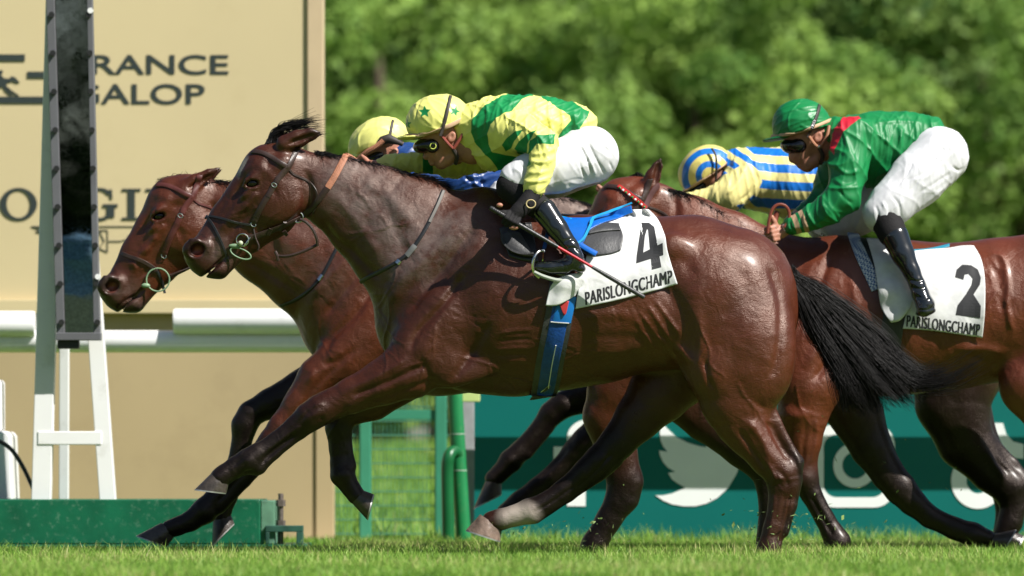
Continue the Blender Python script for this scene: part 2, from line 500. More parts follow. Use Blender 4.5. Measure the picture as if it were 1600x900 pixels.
def segattr(V, segs, idx=5):
    best = np.full(len(V), 1e9); out = np.zeros(len(V))
    for a, b in segs:
        a0, b0 = np.array(a[:3]), np.array(b[:3]); d = b0 - a0
        t = np.clip(((V - a0) @ d) / (d @ d + 1e-6), 0, 1)
        q = np.linalg.norm(V - a0 - t[:, None] * d, axis=1) / (a[3] + (b[3] - a[3]) * t)
        m = q < best; best[m] = q[m]; out[m] = (a[idx] + (b[idx] - a[idx]) * t)[m]
    return out
def smattr(F, a, it=6):
    E = np.concatenate([F[:, [0, 1]], F[:, [1, 2]], F[:, [2, 3]], F[:, [3, 0]]]); n = len(a)
    deg = np.maximum(np.bincount(E[:, 0], minlength=n) + np.bincount(E[:, 1], minlength=n), 1)
    for _ in range(it): a = .5 * a + .5 * (np.bincount(E[:, 0], a[E[:, 1]], n) + np.bincount(E[:, 1], a[E[:, 0]], n)) / deg
    return a

class Skin:
    """ray casts onto a body in its own pixel frame, from the near side (-1) or the far side (+1)"""
    def __init__(s, parts):
        Vs = []; Fs = []; o = 0
        for V, F in parts:
            Vs.append(V); Fs.append(F + o); o += len(V)
        s.t = BVHTree.FromPolygons(np.concatenate(Vs).tolist(), np.concatenate(Fs).tolist())
    def hit(s, u, v, side=-1):
        h = s.t.ray_cast(Vector((u, v, 500 * side)), Vector((0, 0, -side)))
        return None if h[0] is None else (h[0].z, h[1])
    def w(s, u, v, side=-1, default=0.0):
        for dv in (0, 3, 6, 10, 15, 21, 28):
            for du, dd in ((0, dv), (0, -dv), (dv, 0), (-dv, 0)):
                h = s.hit(u + du, v + dd, side)
                if h: return h[0]
        return default

def ribbon(fr, pts, nrm, width, thick, name, m, parent, closed=False):
    """flat strap through points (pixel frame) with surface normals"""
    P = [fr.P(*p) for p in pts]; Nn = [Vector((n[0], n[2], -n[1])) for n in nrm]
    n = len(P); V = []; F = []
    wd = width if hasattr(width, '__len__') else [width] * n
    prof = [(-1, 0), (-1, .7), (-.82, 1), (.82, 1), (1, .7), (1, 0)]
    for i in range(n):
        a = P[(i - 1) % n] if closed or i > 0 else P[i]; b = P[(i + 1) % n] if closed or i < n - 1 else P[i]
        t = (b - a).normalized(); N_ = Nn[i]; N_ = (N_ - t * N_.dot(t)).normalized(); s_ = t.cross(N_)
        for x, z in prof: V.append(P[i] + s_ * (x * wd[i] * fr.k / 2) + N_ * ((z - .2) * thick * fr.k))
    k = len(prof)
    for i in range(n if closed else n - 1):
        for j in range(k):
            a, b = i * k + j, i * k + (j + 1) % k; c, d = ((i + 1) % n) * k + (j + 1) % k, ((i + 1) % n) * k + j
            F.append((a, b, c, d))
    if not closed: F.append(tuple(range(k - 1, -1, -1))); F.append(tuple((n - 1) * k + j for j in range(k)))
    o = pmesh(name, np.array([tuple(v) for v in V]), F, m, parent)
    o.data.set_sharp_from_angle(angle=math.radians(50))
    return o
def strap(fr, sk, poly, width, name, m, parent, thick=1.3, off=.6, side=-1, dens=6, both=False):
    """strap laid on the skin along a pixel polyline; both=True carries it round the far side too"""
    pl = smooth_poly(poly, dens)
    def run(sd):
        pts, nr = [], []
        for p in pl:
            u, v = float(p[0]), float(p[1]); h = sk.hit(u, v, sd)
            if h: pts.append([u, v, h[0]]); nr.append(np.array(h[1]))
            else: pts.append([u, v, None]); nr.append(np.array((0, 0, sd)))
        ok = [i for i, p in enumerate(pts) if p[2] is not None]
        if not ok:
            for p in pts: p[2] = 0.0
        for i, p in enumerate(pts):
            if p[2] is None:
                j = min(ok, key=lambda q: abs(q - i)) if ok else None
                p[2] = pts[j][2] if j is not None else 0.0
                if j is not None: nr[i] = nr[j]
        for _ in range(3):
            ws = [p[2] for p in pts]; ns = [x.copy() for x in nr]
            for i in range(1, len(pts) - 1):
                pts[i][2] = (ws[i - 1] + 2 * ws[i] + ws[i + 1]) / 4 if sd < 0 and ws[i] > min(ws[i-1], ws[i+1]) + .5 else ws[i]
                nr[i] = ns[i - 1] + 2 * ns[i] + ns[i + 1]
        out = []
        for p, n_ in zip(pts, nr):
            n_ = n_ / (np.linalg.norm(n_) + 1e-9); out.append((np.array(p) + n_ * off, n_))
        return out
    A = run(side)
    closed = False
    if both:
        A = A + run(-side)[::-1]; closed = True
    return ribbon(fr, [a[0] for a in A], [a[1] for a in A], width, thick, name, m, parent, closed)
def cord(fr, pts, r, name, m, parent, n=8, dens=5):
    pl = smooth_poly(pts, dens)
    return MB().tube([fr.P(*p) for p in pl], r * fr.k, n).build(name, m, parent, smooth=True)
def ring(fr, c, R, r, name, m, parent, ang=0, squash=1.0, tilt=0.0):
    ca, sa = math.cos(math.radians(ang)), math.sin(math.radians(ang))
    pts = []
    for i in range(28):
        t = 2 * math.pi * i / 28; x = R * math.cos(t); y = R * squash * math.sin(t)
        pts.append((c[0] + x * ca - y * sa, c[1] + x * sa + y * ca, c[2] + tilt * y))
    mb = MB(); P = [fr.P(*p) for p in pts]; V = []; F = []; n = 8; m_ = 28
    cc = fr.P(*c)
    for i in range(m_):
        t = (P[(i + 1) % m_] - P[i - 1]).normalized(); a = (P[i] - cc); a = (a - t * a.dot(t)).normalized(); b = t.cross(a)
        for j in range(n):
            q = 2 * math.pi * j / n; V.append(P[i] + (a * math.cos(q) + b * math.sin(q)) * r * fr.k)
    for i in range(m_):
        for j in range(n): F.append((i * n + j, ((i + 1) % m_) * n + j, ((i + 1) % m_) * n + (j + 1) % n, i * n + (j + 1) % n))
    return mb.add(V, F).build(name, m, parent, smooth=True)
def ball(fr, c, R, name, m, parent, seg=20):
    if not hasattr(R, '__len__'): R = (R, R, R)
    V = []; F = []
    for i in range(seg // 2 + 1):
        th = math.pi * i / (seg // 2)
        for j in range(seg):
            ph = 2 * math.pi * j / seg
            V.append(fr.P(c[0] + R[0] * math.sin(th) * math.cos(ph), c[1] + R[1] * math.cos(th), c[2] + R[2] * math.sin(th) * math.sin(ph)))
    for i in range(seg // 2):
        for j in range(seg):
            F.append((i * seg + j, i * seg + (j + 1) % seg, (i + 1) * seg + (j + 1) % seg, (i + 1) * seg + j))
    return pmesh(name, np.array([tuple(v) for v in V]), F, m, parent)
def hair(fr, strands, name, m, parent, r0=.8, r1=.15):
    """many tapering three-sided strands, one mesh; strands: list of (n,3) pixel arrays"""
    V = []; F = []; o = 0
    for st in strands:
        P = fr.arr(st); n = len(P)
        T = np.gradient(P, axis=0); T /= np.linalg.norm(T, axis=1)[:, None] + 1e-9
        A = np.cross(T, np.array([.3, 1, .2])); A /= np.linalg.norm(A, axis=1)[:, None] + 1e-9
        B = np.cross(T, A)
        r = np.linspace(r0, r1, n)[:, None] * fr.k
        for q in range(3):
            a = 2 * math.pi * q / 3
            V.append(P + (A * math.cos(a) + B * math.sin(a)) * r)
        i = np.arange(n - 1)
        for q in range(3):
            q2 = (q + 1) % 3
            F.append(np.stack([o + q * n + i, o + q2 * n + i, o + q2 * n + i + 1, o + q * n + i + 1], 1))
        o += 3 * n
    return pmesh(name, np.concatenate(V), np.concatenate(F), m, parent)

def letters(body, name, m, parent, place, cuts=0, bold=0.0, thick=0.0, spacing=1.0):
    """text from the built-in font; place maps unit coordinates (0..1, 0..1) of the text box to a world point"""
    cu = bpy.data.curves.new('t', 'FONT'); cu.body = body; cu.offset = bold; cu.space_character = spacing
    cu.resolution_u = 6
    ob = bpy.data.objects.new('t', cu); COL.objects.link(ob)
    dg = bpy.context.evaluated_depsgraph_get(); dg.update()
    me = bpy.data.meshes.new_from_object(ob.evaluated_get(dg))
    bpy.data.objects.remove(ob); bpy.data.curves.remove(cu)
    bm = bmesh.new(); bm.from_mesh(me); bpy.data.meshes.remove(me)
    bmesh.ops.remove_doubles(bm, verts=bm.verts, dist=1e-5)
    if cuts:
        bmesh.ops.triangulate(bm, faces=bm.faces)
        bmesh.ops.subdivide_edges(bm, edges=bm.edges, cuts=cuts, use_grid_fill=True)
    xs = [v.co.x for v in bm.verts]; ys = [v.co.y for v in bm.verts]
    x0, x1, y0, y1 = min(xs), max(xs), min(ys), max(ys)
    for v in bm.verts: v.co = place((v.co.x - x0) / (x1 - x0), (v.co.y - y0) / (y1 - y0))
    out = bpy.data.meshes.new(name); bm.to_mesh(out); bm.free()
    return link(name, out, m, parent)
def flat_place(u0, v0, u1, v1, y):
    """text box on an upright plane: left, baseline, right, top in photo pixels at distance y"""
    f = Frame(y)
    return lambda a, b: f.P(u0 + (u1 - u0) * a, v0 + (v1 - v0) * b)
# ================================================================== THE SETTING
# ---- ground: one sheet to the horizon
def ground_material():
    m, nt, b = nmat('turf_soil')
    tc = node(nt, 'ShaderNodeTexCoord')
    n = node(nt, 'ShaderNodeTexNoise', i_Scale=1.3, i_Detail=8.0, i_Roughness=.7)
    nt.links.new(tc.outputs['Object'], n.inputs['Vector'])
    r = node(nt, 'ShaderNodeValToRGB')
    r.color_ramp.elements[0].position = .3; r.color_ramp.elements[0].color = (.13, .21, .04, 1)
    r.color_ramp.elements[1].position = .7; r.color_ramp.elements[1].color = (.24, .33, .075, 1)
    nt.links.new(n.outputs[0], r.inputs[0]); nt.links.new(r.outputs[0], b.inputs['Base Color'])
    n2 = node(nt, 'ShaderNodeTexNoise', i_Scale=60.0, i_Detail=4.0)
    nt.links.new(tc.outputs['Object'], n2.inputs['Vector'])
    bp = node(nt, 'ShaderNodeBump', i_Strength=1.0, i_Distance=.05)
    nt.links.new(n2.outputs[0], bp.inputs['Height']); nt.links.new(bp.outputs[0], b.inputs['Normal'])
    b.inputs['Roughness'].default_value = .9; b.inputs['Specular IOR Level'].default_value = .1
    return m
def ground_z(y): return 0.0 if y < 8 else .75 * min(1, (y - 8) / 24) ** 1.3
g = MB(); ys = [-120, 0, 8] + list(np.linspace(9, 32, 24)) + [60, 200, 1500]
g.add([(sx * 900, y, ground_z(y)) for y in ys for sx in (-1, 1)], [(2 * i, 2 * i + 1, 2 * i + 3, 2 * i + 2) for i in range(len(ys) - 1)])
tag(g.build('ground', ground_material()), 'turf ground of the racecourse', kind='structure')

# ---- grass: cut turf in front and a longer fringe under the boards
def grass_material():
    m, nt, b = nmat('grass_blade')
    an = node(nt, 'ShaderNodeAttribute', attribute_name='tone')
    r = node(nt, 'ShaderNodeValToRGB'); e = r.color_ramp.elements
    e[0].position = 0; e[0].color = (.09, .20, .025, 1)
    e[1].position = 1; e[1].color = (.5, .47, .2, 1)
    for p, c in ((.35, (.175, .335, .045, 1)), (.7, (.265, .43, .07, 1)), (.9, (.42, .53, .14, 1))):
        x = e.new(p); x.color = c
    nt.links.new(an.outputs['Fac'], r.inputs[0]); nt.links.new(r.outputs[0], b.inputs['Base Color'])
    b.inputs['Roughness'].default_value = .5; b.inputs['Specular IOR Level'].default_value = .3
    tr = node(nt, 'ShaderNodeBsdfTranslucent'); nt.links.new(r.outputs[0], tr.inputs[0])
    mx = node(nt, 'ShaderNodeMixShader', i_0=.4)
    nt.links.new(b.outputs[0], mx.inputs[1]); nt.links.new(tr.outputs[0], mx.inputs[2])
    nt.links.new(mx.outputs[0], nt.nodes['Material Output'].inputs[0])
    return m
def vnoise(x, y, s, seed=0):
    """cheap smooth noise for patchiness"""
    r = np.random.default_rng(seed); o = 0
    for i in range(6):
        a = r.uniform(0, 2 * math.pi); f = s * r.uniform(.6, 1.9); p = r.uniform(0, 7)
        o = o + np.sin((x * math.cos(a) + y * math.sin(a)) * f + p)
    return o / 6
def blades(n, xr, yr, h0, h1, wd, bias=0.0, keep=None, seed=1):
    r = np.random.default_rng(seed)
    x = r.uniform(*xr, n); y = r.uniform(*yr, n)
    lim = (np.abs(y - -CAM_D) / CAM_D) * 3.6
    k = np.abs(x) < lim
    if keep is not None: k &= keep(x, y)
    x, y = x[k], y[k]; n = len(x)
    patch = vnoise(x, y, 3.0, 3) * .5 + vnoise(x, y, 9.0, 4) * .5
    h = r.uniform(h0, h1, n) * (1 + .5 * patch) * r.choice([1, 1, 1, 1.35], n)
    a = r.uniform(0, 2 * math.pi, n); lean = r.uniform(.1, .95, n) ** 1.3 * h
    dx, dy = np.cos(a), np.sin(a); b = r.uniform(0, 2 * math.pi, n); wx, wy = np.cos(b) * wd, np.sin(b) * wd
    z0 = np.full(n, -.004)
    V = np.stack([
        np.stack([x - wx, y - wy, z0], 1), np.stack([x + wx, y + wy, z0], 1),
        np.stack([x + dx * lean * .35 + wx * .8, y + dy * lean * .35 + wy * .8, h * .62], 1),
        np.stack([x + dx * lean * .35 - wx * .8, y + dy * lean * .35 - wy * .8, h * .62], 1),
        np.stack([x + dx * lean, y + dy * lean, h], 1)], 1).reshape(-1, 3)
    i = np.arange(n) * 5
    q = np.stack([i, i + 1, i + 2, i + 3], 1); t = np.stack([i + 3, i + 2, i + 4, i + 4], 1)
    tone = np.clip(.46 + .6 * patch + r.normal(0, .22, n) + bias, 0, 1)
    return V, q, np.stack([i + 3, i + 2, i + 4], 1), np.repeat(tone, 5)
def grass_object(name, sets, label):
    Vs, Q, T, A = [], [], [], []; o = 0
    for V, q, t, a in sets:
        Vs.append(V); Q.append(q + o); T.append(t + o); A.append(a); o += len(V)
    V = np.concatenate(Vs); Q = np.concatenate(Q); T = np.concatenate(T); A = np.concatenate(A)
    me = bpy.data.meshes.new(name)
    me.vertices.add(len(V)); me.vertices.foreach_set('co', V.astype(np.float32).ravel())
    li = np.concatenate([Q.ravel(), T.ravel()]).astype(np.int32)
    me.loops.add(len(li)); me.loops.foreach_set('vertex_index', li)
    me.polygons.add(len(Q) + len(T))
    me.polygons.foreach_set('loop_start', np.concatenate([np.arange(len(Q)) * 4, Q.size + np.arange(len(T)) * 3]).astype(np.int32))
    me.update(calc_edges=True)
    at_ = me.attributes.new('tone', 'FLOAT', 'POINT'); at_.data.foreach_set('value', A.astype(np.float32))
    return tag(link(name, me, grass_material()), label, 'grass', kind='stuff')
BANNER_Y, RAIL_Y, PLINTH_Y, BOARD_Y = 5.0, 4.61, 2.9, 6.3
clear = lambda x, y: ~((x < -.88) & (y > 2.3))
grass_object('turf_grass', [
    blades(480000, (-4.3, 4.3), (-5.2, 4.95), .018, .040, .0021, .05, clear, 1),
    blades(48000, (-4.3, 4.3), (-5.0, 4.95), .035, .062, .0017, .2, clear, 5)], 'short bright green turf the horses gallop over')
grass_object('fringe_grass', [
    blades(5200, (-.45, 3), (4.55, 4.97), .03, .095, .0022, .05, None, 8),
    blades(7000, (-1.25, -.2), (4.3, 5.6), .025, .055, .0022, .05, None, 9)], 'longer uncut grass along the foot of the teal boards')
lw_ = blades(60000, (-4, 4), (7.0, 30), .05, .12, .006, -.05, None, 12)
lw_[0][:, 2] += np.array([ground_z(y) for y in lw_[0][:, 1]])
lawn = grass_object('far_lawn_grass', [lw_], 'sunlit lawn seen through the mesh fence')

# ---- gold sponsor board: upper sign face on a darker lower panel, trim up its right edge
M_GOLD = mat('gold_board', (.535, .445, .26), rough=.55, spec=.25, var=.05, vscale=.7, dirt=((.42, .33, .18), .22, 2.2))
M_TAN = mat('tan_panel', (.365, .285, .16), rough=.6, spec=.2, var=.06, vscale=.9, dirt=((.24, .18, .1), .25, 2.6))
M_TRIM = mat('pale_trim', (.48, .37, .23), rough=.55, var=.05)
M_INK = mat('dark_ink', (.022, .032, .030), rough=.6, var=.04)
fb = Frame(BOARD_Y)
def bx(u0, v0, u1, v1, ya, yb, fr=fb):
    p = fr.P(u0, v1); q = fr.P(u1, v0); return (p.x, ya, p.z), (q.x, yb, q.z)
board = empty('sponsor_board', fb.P(200, 843), 'tall gold sponsor board with dark lettering behind the winning post', 'board')
MB().box(*bx(-420, -260, 480, 468, BOARD_Y, BOARD_Y + .25)).build('sign_panel', M_GOLD, board)
MB().box(*bx(480.5, -260, 505, 468, BOARD_Y - .02, BOARD_Y + .25)).build('edge_trim', M_TRIM, board, bevel=.004)
MB().box(*bx(-420, 468.6, 512, 490, BOARD_Y - .05, BOARD_Y + .25)).build('ledge', M_GOLD, board, bevel=.004)
lw = MB()
lw.box(*bx(-420, 490.4, 493, 853, BOARD_Y + .02, BOARD_Y + .25)); lw.box(*bx(493.6, 490.4, 521, 853, BOARD_Y + .005, BOARD_Y + .25))
lw.build('lower_panel', M_TAN, board, bevel=.003)
tag(MB().box(*bx(470, 843, 572, 860, BOARD_Y - .35, BOARD_Y + .3)).build('concrete_slab', mat('pale_concrete', (.55, .5, .42), rough=.9, bump=.3), bevel=.01),
    'pale concrete slab at the right foot of the gold board', 'slab')
def outline(name, poly, y, m, parent, th=.006, fr=None):
    fr = fr or Frame(y)
    return MB().prism([((p := fr.P(a, b)).x, p.z) for a, b in poly], y - th, y - .001).build(name, m, parent)
YB = BOARD_Y
letters('lettering', 'lettering', M_INK, board, flat_place(113, 117, 357, 85.5, YB - .004), bold=.012) if False else None
letters('FRANCE', 'lettering', M_INK, board, flat_place(112, 116.5, 357, 85.5, YB - .004), bold=.014)
letters('GALOP', 'lettering', M_INK, board, flat_place(113, 163, 320, 131, YB - .004), bold=.014)
em = MB()
def er(u0, v0, u1, v1):
    p, q = fb.P(u0, v1), fb.P(u1, v0); em.box((p.x, YB - .006, p.z), (q.x, YB - .001, q.z))
er(-40, 85, 39, 95.5); er(43, 112, 104, 122); er(-40, 151, 104, 161.5); er(-40, 95.5, -30, 151)
hs = [(31,129),(24,121),(18,119),(14,123),(6,122),(2,117),(5,113),(3,109),(-2,111),(-4,118),(-14,124),(-26,128),(-27,134),(-18,137),(-24,146),(-21,149),(-12,140),(-2,139),(4,135),(9,143),(18,150),(20,149),(13,142),(8,136),(14,141),(27,150),(30,149),(18,141),(9,133),(13,129),(20,127),(26,130)]
em.prism([((p := fb.P(a, b)).x, p.z) for a, b in hs], YB - .006, YB - .001)
em.build('horse_emblem', M_INK, board)
# serif lettering
def ell_ring(cu, cv, ru, rv, iu, iv, a0=0, a1=360, n=40):
    A = [math.radians(a0 + (a1 - a0) * i / n) for i in range(n + 1)]
    return [(cu + ru * math.cos(t), cv - rv * math.sin(t)) for t in A] + [(cu + iu * math.cos(t), cv - iv * math.sin(t)) for t in A[::-1]]
def serif(ch, u, v0=295, v1=343, w=46):
    out = []; c = (v0 + v1) / 2; R = (v1 - v0) / 2
    def rc(a, b, c_, d): out.append([(u + a, v0 + b), (u + c_, v0 + b), (u + c_, v0 + d), (u + a, v0 + d)])
    H = v1 - v0
    if ch == 'O': out.append(ell_ring(u + w / 2, c, w / 2 + 4, R + 1.5, w / 2 - 6.5, R - 2.5, 0, 359.9))
    if ch == 'G':
        out.append(ell_ring(u + w / 2, c, w / 2 + 3, R + 1.5, w / 2 - 7, R - 2.5, 42, 318)); rc(w - 12, H * .55, w, H * .93); rc(w - 18, H * .5, w + 5, H * .55 + 2)
        out.append([(u + w - 8, v0 + 1), (u + w - 4, v0 + 1), (u + w - 3, v0 + 16), (u + w - 7, v0 + 14)])
    if ch == 'I': rc(9, 3, 20, H - 3); rc(0, 0, 29, 3.2); rc(0, H - 3.2, 29, H)
    if ch == 'N':
        rc(6, 3, 10, H - 3); rc(w - 10, 3, w - 6, H); rc(-2, 0, 14, 3.2); rc(-2, H - 3.2, 18, H); rc(w - 19, 0, w + 2, 3.2)
        out.append([(u + 4, v0), (u + 16, v0), (u + w - 6, v1), (u + w - 12, v1)])
    if ch in 'EL':
        rc(5, 3, 16, H - 3); rc(-1, H - 3.2, 36, H); out.append([(u + 36, v1 - 14), (u + 38, v1 - 14), (u + 36, v1), (u + 26, v1)])
        if ch == 'E': rc(-1, 0, 34, 3.2); rc(16, H * .46, 27, H * .46 + 3.2); rc(32, 0, 34.5, 12)
        else: rc(-1, 0, 22, 3.2)
    if ch == 'S':
        pts = [(w * .75, 4), (w * .4, 0), (w * .12, H * .2), (w * .4, H * .45), (w * .75, H * .7), (w * .45, H - 1), (w * .08, H - 8)]
        q = smooth_poly(pts, 6); n = len(q); L, Rr = [], []
        for i in range(n):
            d = q[min(i + 1, n - 1)] - q[max(i - 1, 0)]; d = d / np.linalg.norm(d); t = 2 + 4 * math.sin(math.pi * i / (n - 1))
            L.append((u + q[i][0] - d[1] * t, v0 + q[i][1] + d[0] * t)); Rr.append((u + q[i][0] + d[1] * t, v0 + q[i][1] - d[0] * t))
        out.append(L + Rr[::-1])
    return out
for ch, u, w in (('L', -45, 40), ('O', 4, 50), ('N', 68, 50), ('G', 133, 46), ('I', 191, 29), ('N', 230, 50), ('E', 290, 38), ('S', 338, 40)):
    mb = MB()
    for i_, pl in enumerate(serif(ch, u, w=w)):
        mb.prism([((p := fb.P(a, b)).x, p.z) for a, b in pl], YB - .006 - .0004 * i_, YB - .001)
    mb.build('lettering', M_INK, board)
wing = MB()
def stroke(pts, t=1.5):
    for a, b in zip(pts[:-1], pts[1:]):
        p, q = fb.P(*a), fb.P(*b); wing.beam((p.x, YB - .004, p.z), (q.x, YB - .004, q.z), .004, t * fb.k) if False else wing.tube([(p.x, YB - .003, p.z), (q.x, YB - .003, q.z)], t * fb.k / 2, 6)
for sx in (1, -1):
    f_ = lambda P: [(142 + sx * (a - 142), b) for a, b in P]
    stroke(f_([(155, 354), (235, 354), (212, 362), (228, 362), (200, 369), (212, 370), (188, 377), (170, 377)]))
    stroke(f_([(155, 360), (168, 360), (168, 394), (155, 388), (163, 377), (155, 360)]))
wing.build('winged_emblem', M_INK, board)

# ---- teal banner with white icons under the running rail
M_TEAL = mat('teal_vinyl', (.0, .118, .105), rough=.45, spec=.35, var=.05, vscale=2, bump=.1, bscale=3)
M_ICON = mat('white_print', (.78, .80, .79), rough=.5, var=.03)
fn = Frame(BANNER_Y)
ban = empty('banner', fn.P(1300, 843), 'long teal banner with white social media icons along the rail', 'banner')
MB().box(*bx(741, 612, 2150, 855, BANNER_Y, BANNER_Y + .04, fn)).build('panel', M_TEAL, ban)
def icon(polys, name='icon'):
    mb = MB()
    for i_, pl in enumerate(polys): mb.prism([((p := fn.P(a, b)).x, p.z) for a, b in pl], BANNER_Y - .004 - .0004 * i_, BANNER_Y - .0005)
    return mb.build(name, M_ICON, ban)
fl = [(886,791),(886,724),(865,724),(865,698),(886,698),(886,684)] + [(886 + 34 - 34 * math.cos(t), 684 - 29 * math.sin(t)) for t in np.linspace(.1, math.pi / 2, 8)] + [(938, 655), (938, 680), (926, 680), (917, 686), (915, 698), (938, 698), (934, 724), (915, 724), (915, 791)]
icon([fl])
bird = smooth_poly([(1036,662)], 1) and [(1036,662),(1043,670),(1057,683),(1075,692),(1092,697),(1103,699),(1104,688),(1108,675),(1117,665),(1130,660),(1143,662),(1151,667),(1163,664),(1173,659),(1168,667),(1161,673),(1172,671),(1178,668),(1171,679),(1164,686),(1163,702),(1159,718),(1151,740),(1138,762),(1121,778),(1103,787),(1086,791),(1068,791),(1050,788),(1036,782),(1024,774),(1036,774),(1050,771),(1062,766),(1071,762),(1060,756),(1050,749),(1044,739),(1055,737),(1044,731),(1036,722),(1031,711),(1030,704),(1043,706),(1036,697),(1032,688),(1031,675),(1032,666)]
icon([bird])
def rrect(u0, v0, u1, v1, r, n=8):
    out = []
    for cx, cy, a in ((u1 - r, v0 + r, 0), (u0 + r, v0 + r, 90), (u0 + r, v1 - r, 180), (u1 - r, v1 - r, 270)):
        out += [(cx + r * math.cos(math.radians(a + 90 * i / n)), cy - r * math.sin(math.radians(a + 90 * i / n))) for i in range(n + 1)]
    return out
def ringpoly(o, i): return o + [o[0]] + [i[0]] + i[::-1]
icon([ringpoly(rrect(1272, 663, 1398, 793, 32), rrect(1287, 679, 1383, 777, 20)),
      ell_ring(1336, 727, 34, 35, 20, 21, 0, 359.9), ell_ring(1372, 692, 7, 7, .2, .2, 0, 359.9)])
icon([ell_ring(1528, 751, 42, 44, 18, 20, 70, 420), [(1543, 661), (1567, 661), (1567, 752), (1545, 752)],
      [(1567, 661), (1572, 678), (1583, 690), (1599, 694), (1599, 717), (1584, 715), (1567, 706)]])
for du in (300, 560): icon([[(a + du + 200, b) for a, b in fl]]) if False else None

# ---- running rail: white tubes on green gooseneck posts
M_WHITE = mat('white_paint', (.74, .74, .73), rough=.35, spec=.5, var=.04, vscale=3, dirt=((.35, .33, .27), .35, 7))
M_GREEN = mat('green_paint', (.012, .17, .055), rough=.35, spec=.5, var=.1, vscale=5, dirt=((.1, .2, .09), .5, 30))
M_DKGREEN = mat('green_paint_worn', (.003, .095, .045), rough=.4, spec=.45, var=.22, vscale=6, bump=.15, bscale=20, dirt=((.22, .33, .25), .4, 34))
fr_ = Frame(RAIL_Y)
rail = empty('running_rail', fr_.P(800, 862), 'white double tubed running rail on green posts', 'rail')
def rtube(u0, u1, v0, v1, y):
    f = Frame(y); r = (v1 - v0) / 2 * f.k; vc = (v0 + v1) / 2
    p, q = f.P(u0, vc), f.P(u1, vc); e = .012
    return MB().tube([p, p + Vector((.001, 0, 0)), p + Vector((e, 0, 0)), q - Vector((e, 0, 0)), q - Vector((.001, 0, 0)), q], [r * .8, r * .93, r, r, r * .93, r * .8], 28)
rtube(-300, 55, 486, 526, RAIL_Y).build('upper_tube', M_WHITE, rail, smooth=True)
rtube(271, 2100, 482, 522, RAIL_Y).build('upper_tube', M_WHITE, rail, smooth=True)
rtube(-300, 2100, 516, 551, RAIL_Y + .06).build('lower_tube', M_WHITE, rail, smooth=True)
def post(u_bot, u_top, v_bot, parent, v_top=560):
    f = Frame(RAIL_Y - .05); a = f.P(u_bot, v_bot); b = f.P(u_top, 640); c = f.P(u_top - 2, v_top); 
    m = MB().tube([a, a.lerp(b, .5), b, c, c + Vector((0, .1, .04))], 11.8 * f.k, 18)
    o = m.build('rail_post', M_GREEN, parent, smooth=True)
    for v in (678, 735):
        t = (v_bot - v) / (v_bot - 640); cc = a.lerp(b, t)
        MB().tube([cc - Vector((0, 0, .002)), cc + Vector((0, 0, .002))], 12.2 * f.k, 18).build('joint', mat('pale_joint', (.35, .42, .36)), o, smooth=True)
    return o
post(726, 712, 868, rail)
for u in (1990,): post(u + 14, u, 866, rail)
MB().box(*bx(716, 612, 750, 628, RAIL_Y - .03, RAIL_Y + .02, fr_)).build('bracket', mat('lime_bracket', (.45, .55, .2)), rail, bevel=.004)
# green hoop guard beside the post
fh = Frame(RAIL_Y - .12)
hp = [(701, 868, 0), (700, 800, 0), (699, 735, 0), (701, 716, 0), (705, 707, 6), (712, 706, 14), (718, 715, 20), (720, 735, 22), (721, 800, 22), (722, 868, 22)]
hoop = cord(fh, hp, 9.5, 'hoop_guard', mat('dark_green_hoop', (.006, .1, .03), rough=.35), None, n=14)
tag(hoop, 'dark green bent hoop standing beside the rail post', 'hoop')

# ---- mesh fence with gate behind the rail
fm = Frame(6.6)
M_FPOST = mat('fence_green', (.035, .2, .12), rough=.45, var=.08)
fen = empty('mesh_fence', fm.P(640, 838), 'green wire mesh fence between gold board and teal banner', 'fence')
for u in (571, 689, 806, 923):
    MB().box(*bx(u - 9, 560, u + 9, 850, 6.57, 6.64, fm)).build('post', M_FPOST, fen, bevel=.006)
MB().box(*bx(580, 640, 680, 656, 6.59, 6.62, fm)).build('top_bar', M_FPOST, fen, bevel=.003)
w = MB()
for u in np.arange(518, 930, 6.2): p, q = fm.P(u, 560), fm.P(u, 842); w.beam(p, q, .004, .004)
for v in np.arange(570, 846, 22.0):
    p, q = fm.P(518, v), fm.P(930, v); w.beam((p.x, p.y - .006, p.z), (q.x, q.y - .006, q.z), .007, .007)
w.build('wire_mesh', mat('fence_wire', (.06, .2, .13), rough=.5), fen)
gp = Frame(5.6)
MB().box(*bx(722, 560, 741, 860, 5.2, 5.28, Frame(5.2))).build('steel_post', mat('galvanised', (.42, .43, .44), rough=.45, metal=.4, var=.15, vscale=12), fen, bevel=.004)

# ---- winning post: white A-frame mast carrying a long framed mirror, on a green plinth
fp = Frame(PLINTH_Y)
mast = empty('winning_post', fp.P(110, 782), 'white A frame winning post on green plinth', 'winning post')
def leg(u0, v0, u1, v1, wu, y0, y1, wy=.09):
    return MB().beam(Frame(y0).P(u0, v0), Frame(y1).P(u1, v1), wu * fp.k, wy)
leg(65, 782, 91, -120, 30, PLINTH_Y, PLINTH_Y + .02).build('leg', M_WHITE, mast, bevel=.004)
leg(169, 782, 104, -120, 25, PLINTH_Y, PLINTH_Y + .02).build('leg', M_WHITE, mast, bevel=.004)
leg(100, 782, 103, -120, 15, PLINTH_Y + .5, PLINTH_Y + .12, .06).build('leg', M_WHITE, mast, bevel=.004)
MB().box(*bx(60, 674, 160, 695, PLINTH_Y - .048, PLINTH_Y + .05, fp)).build('crossbar', M_WHITE, mast, bevel=.004)
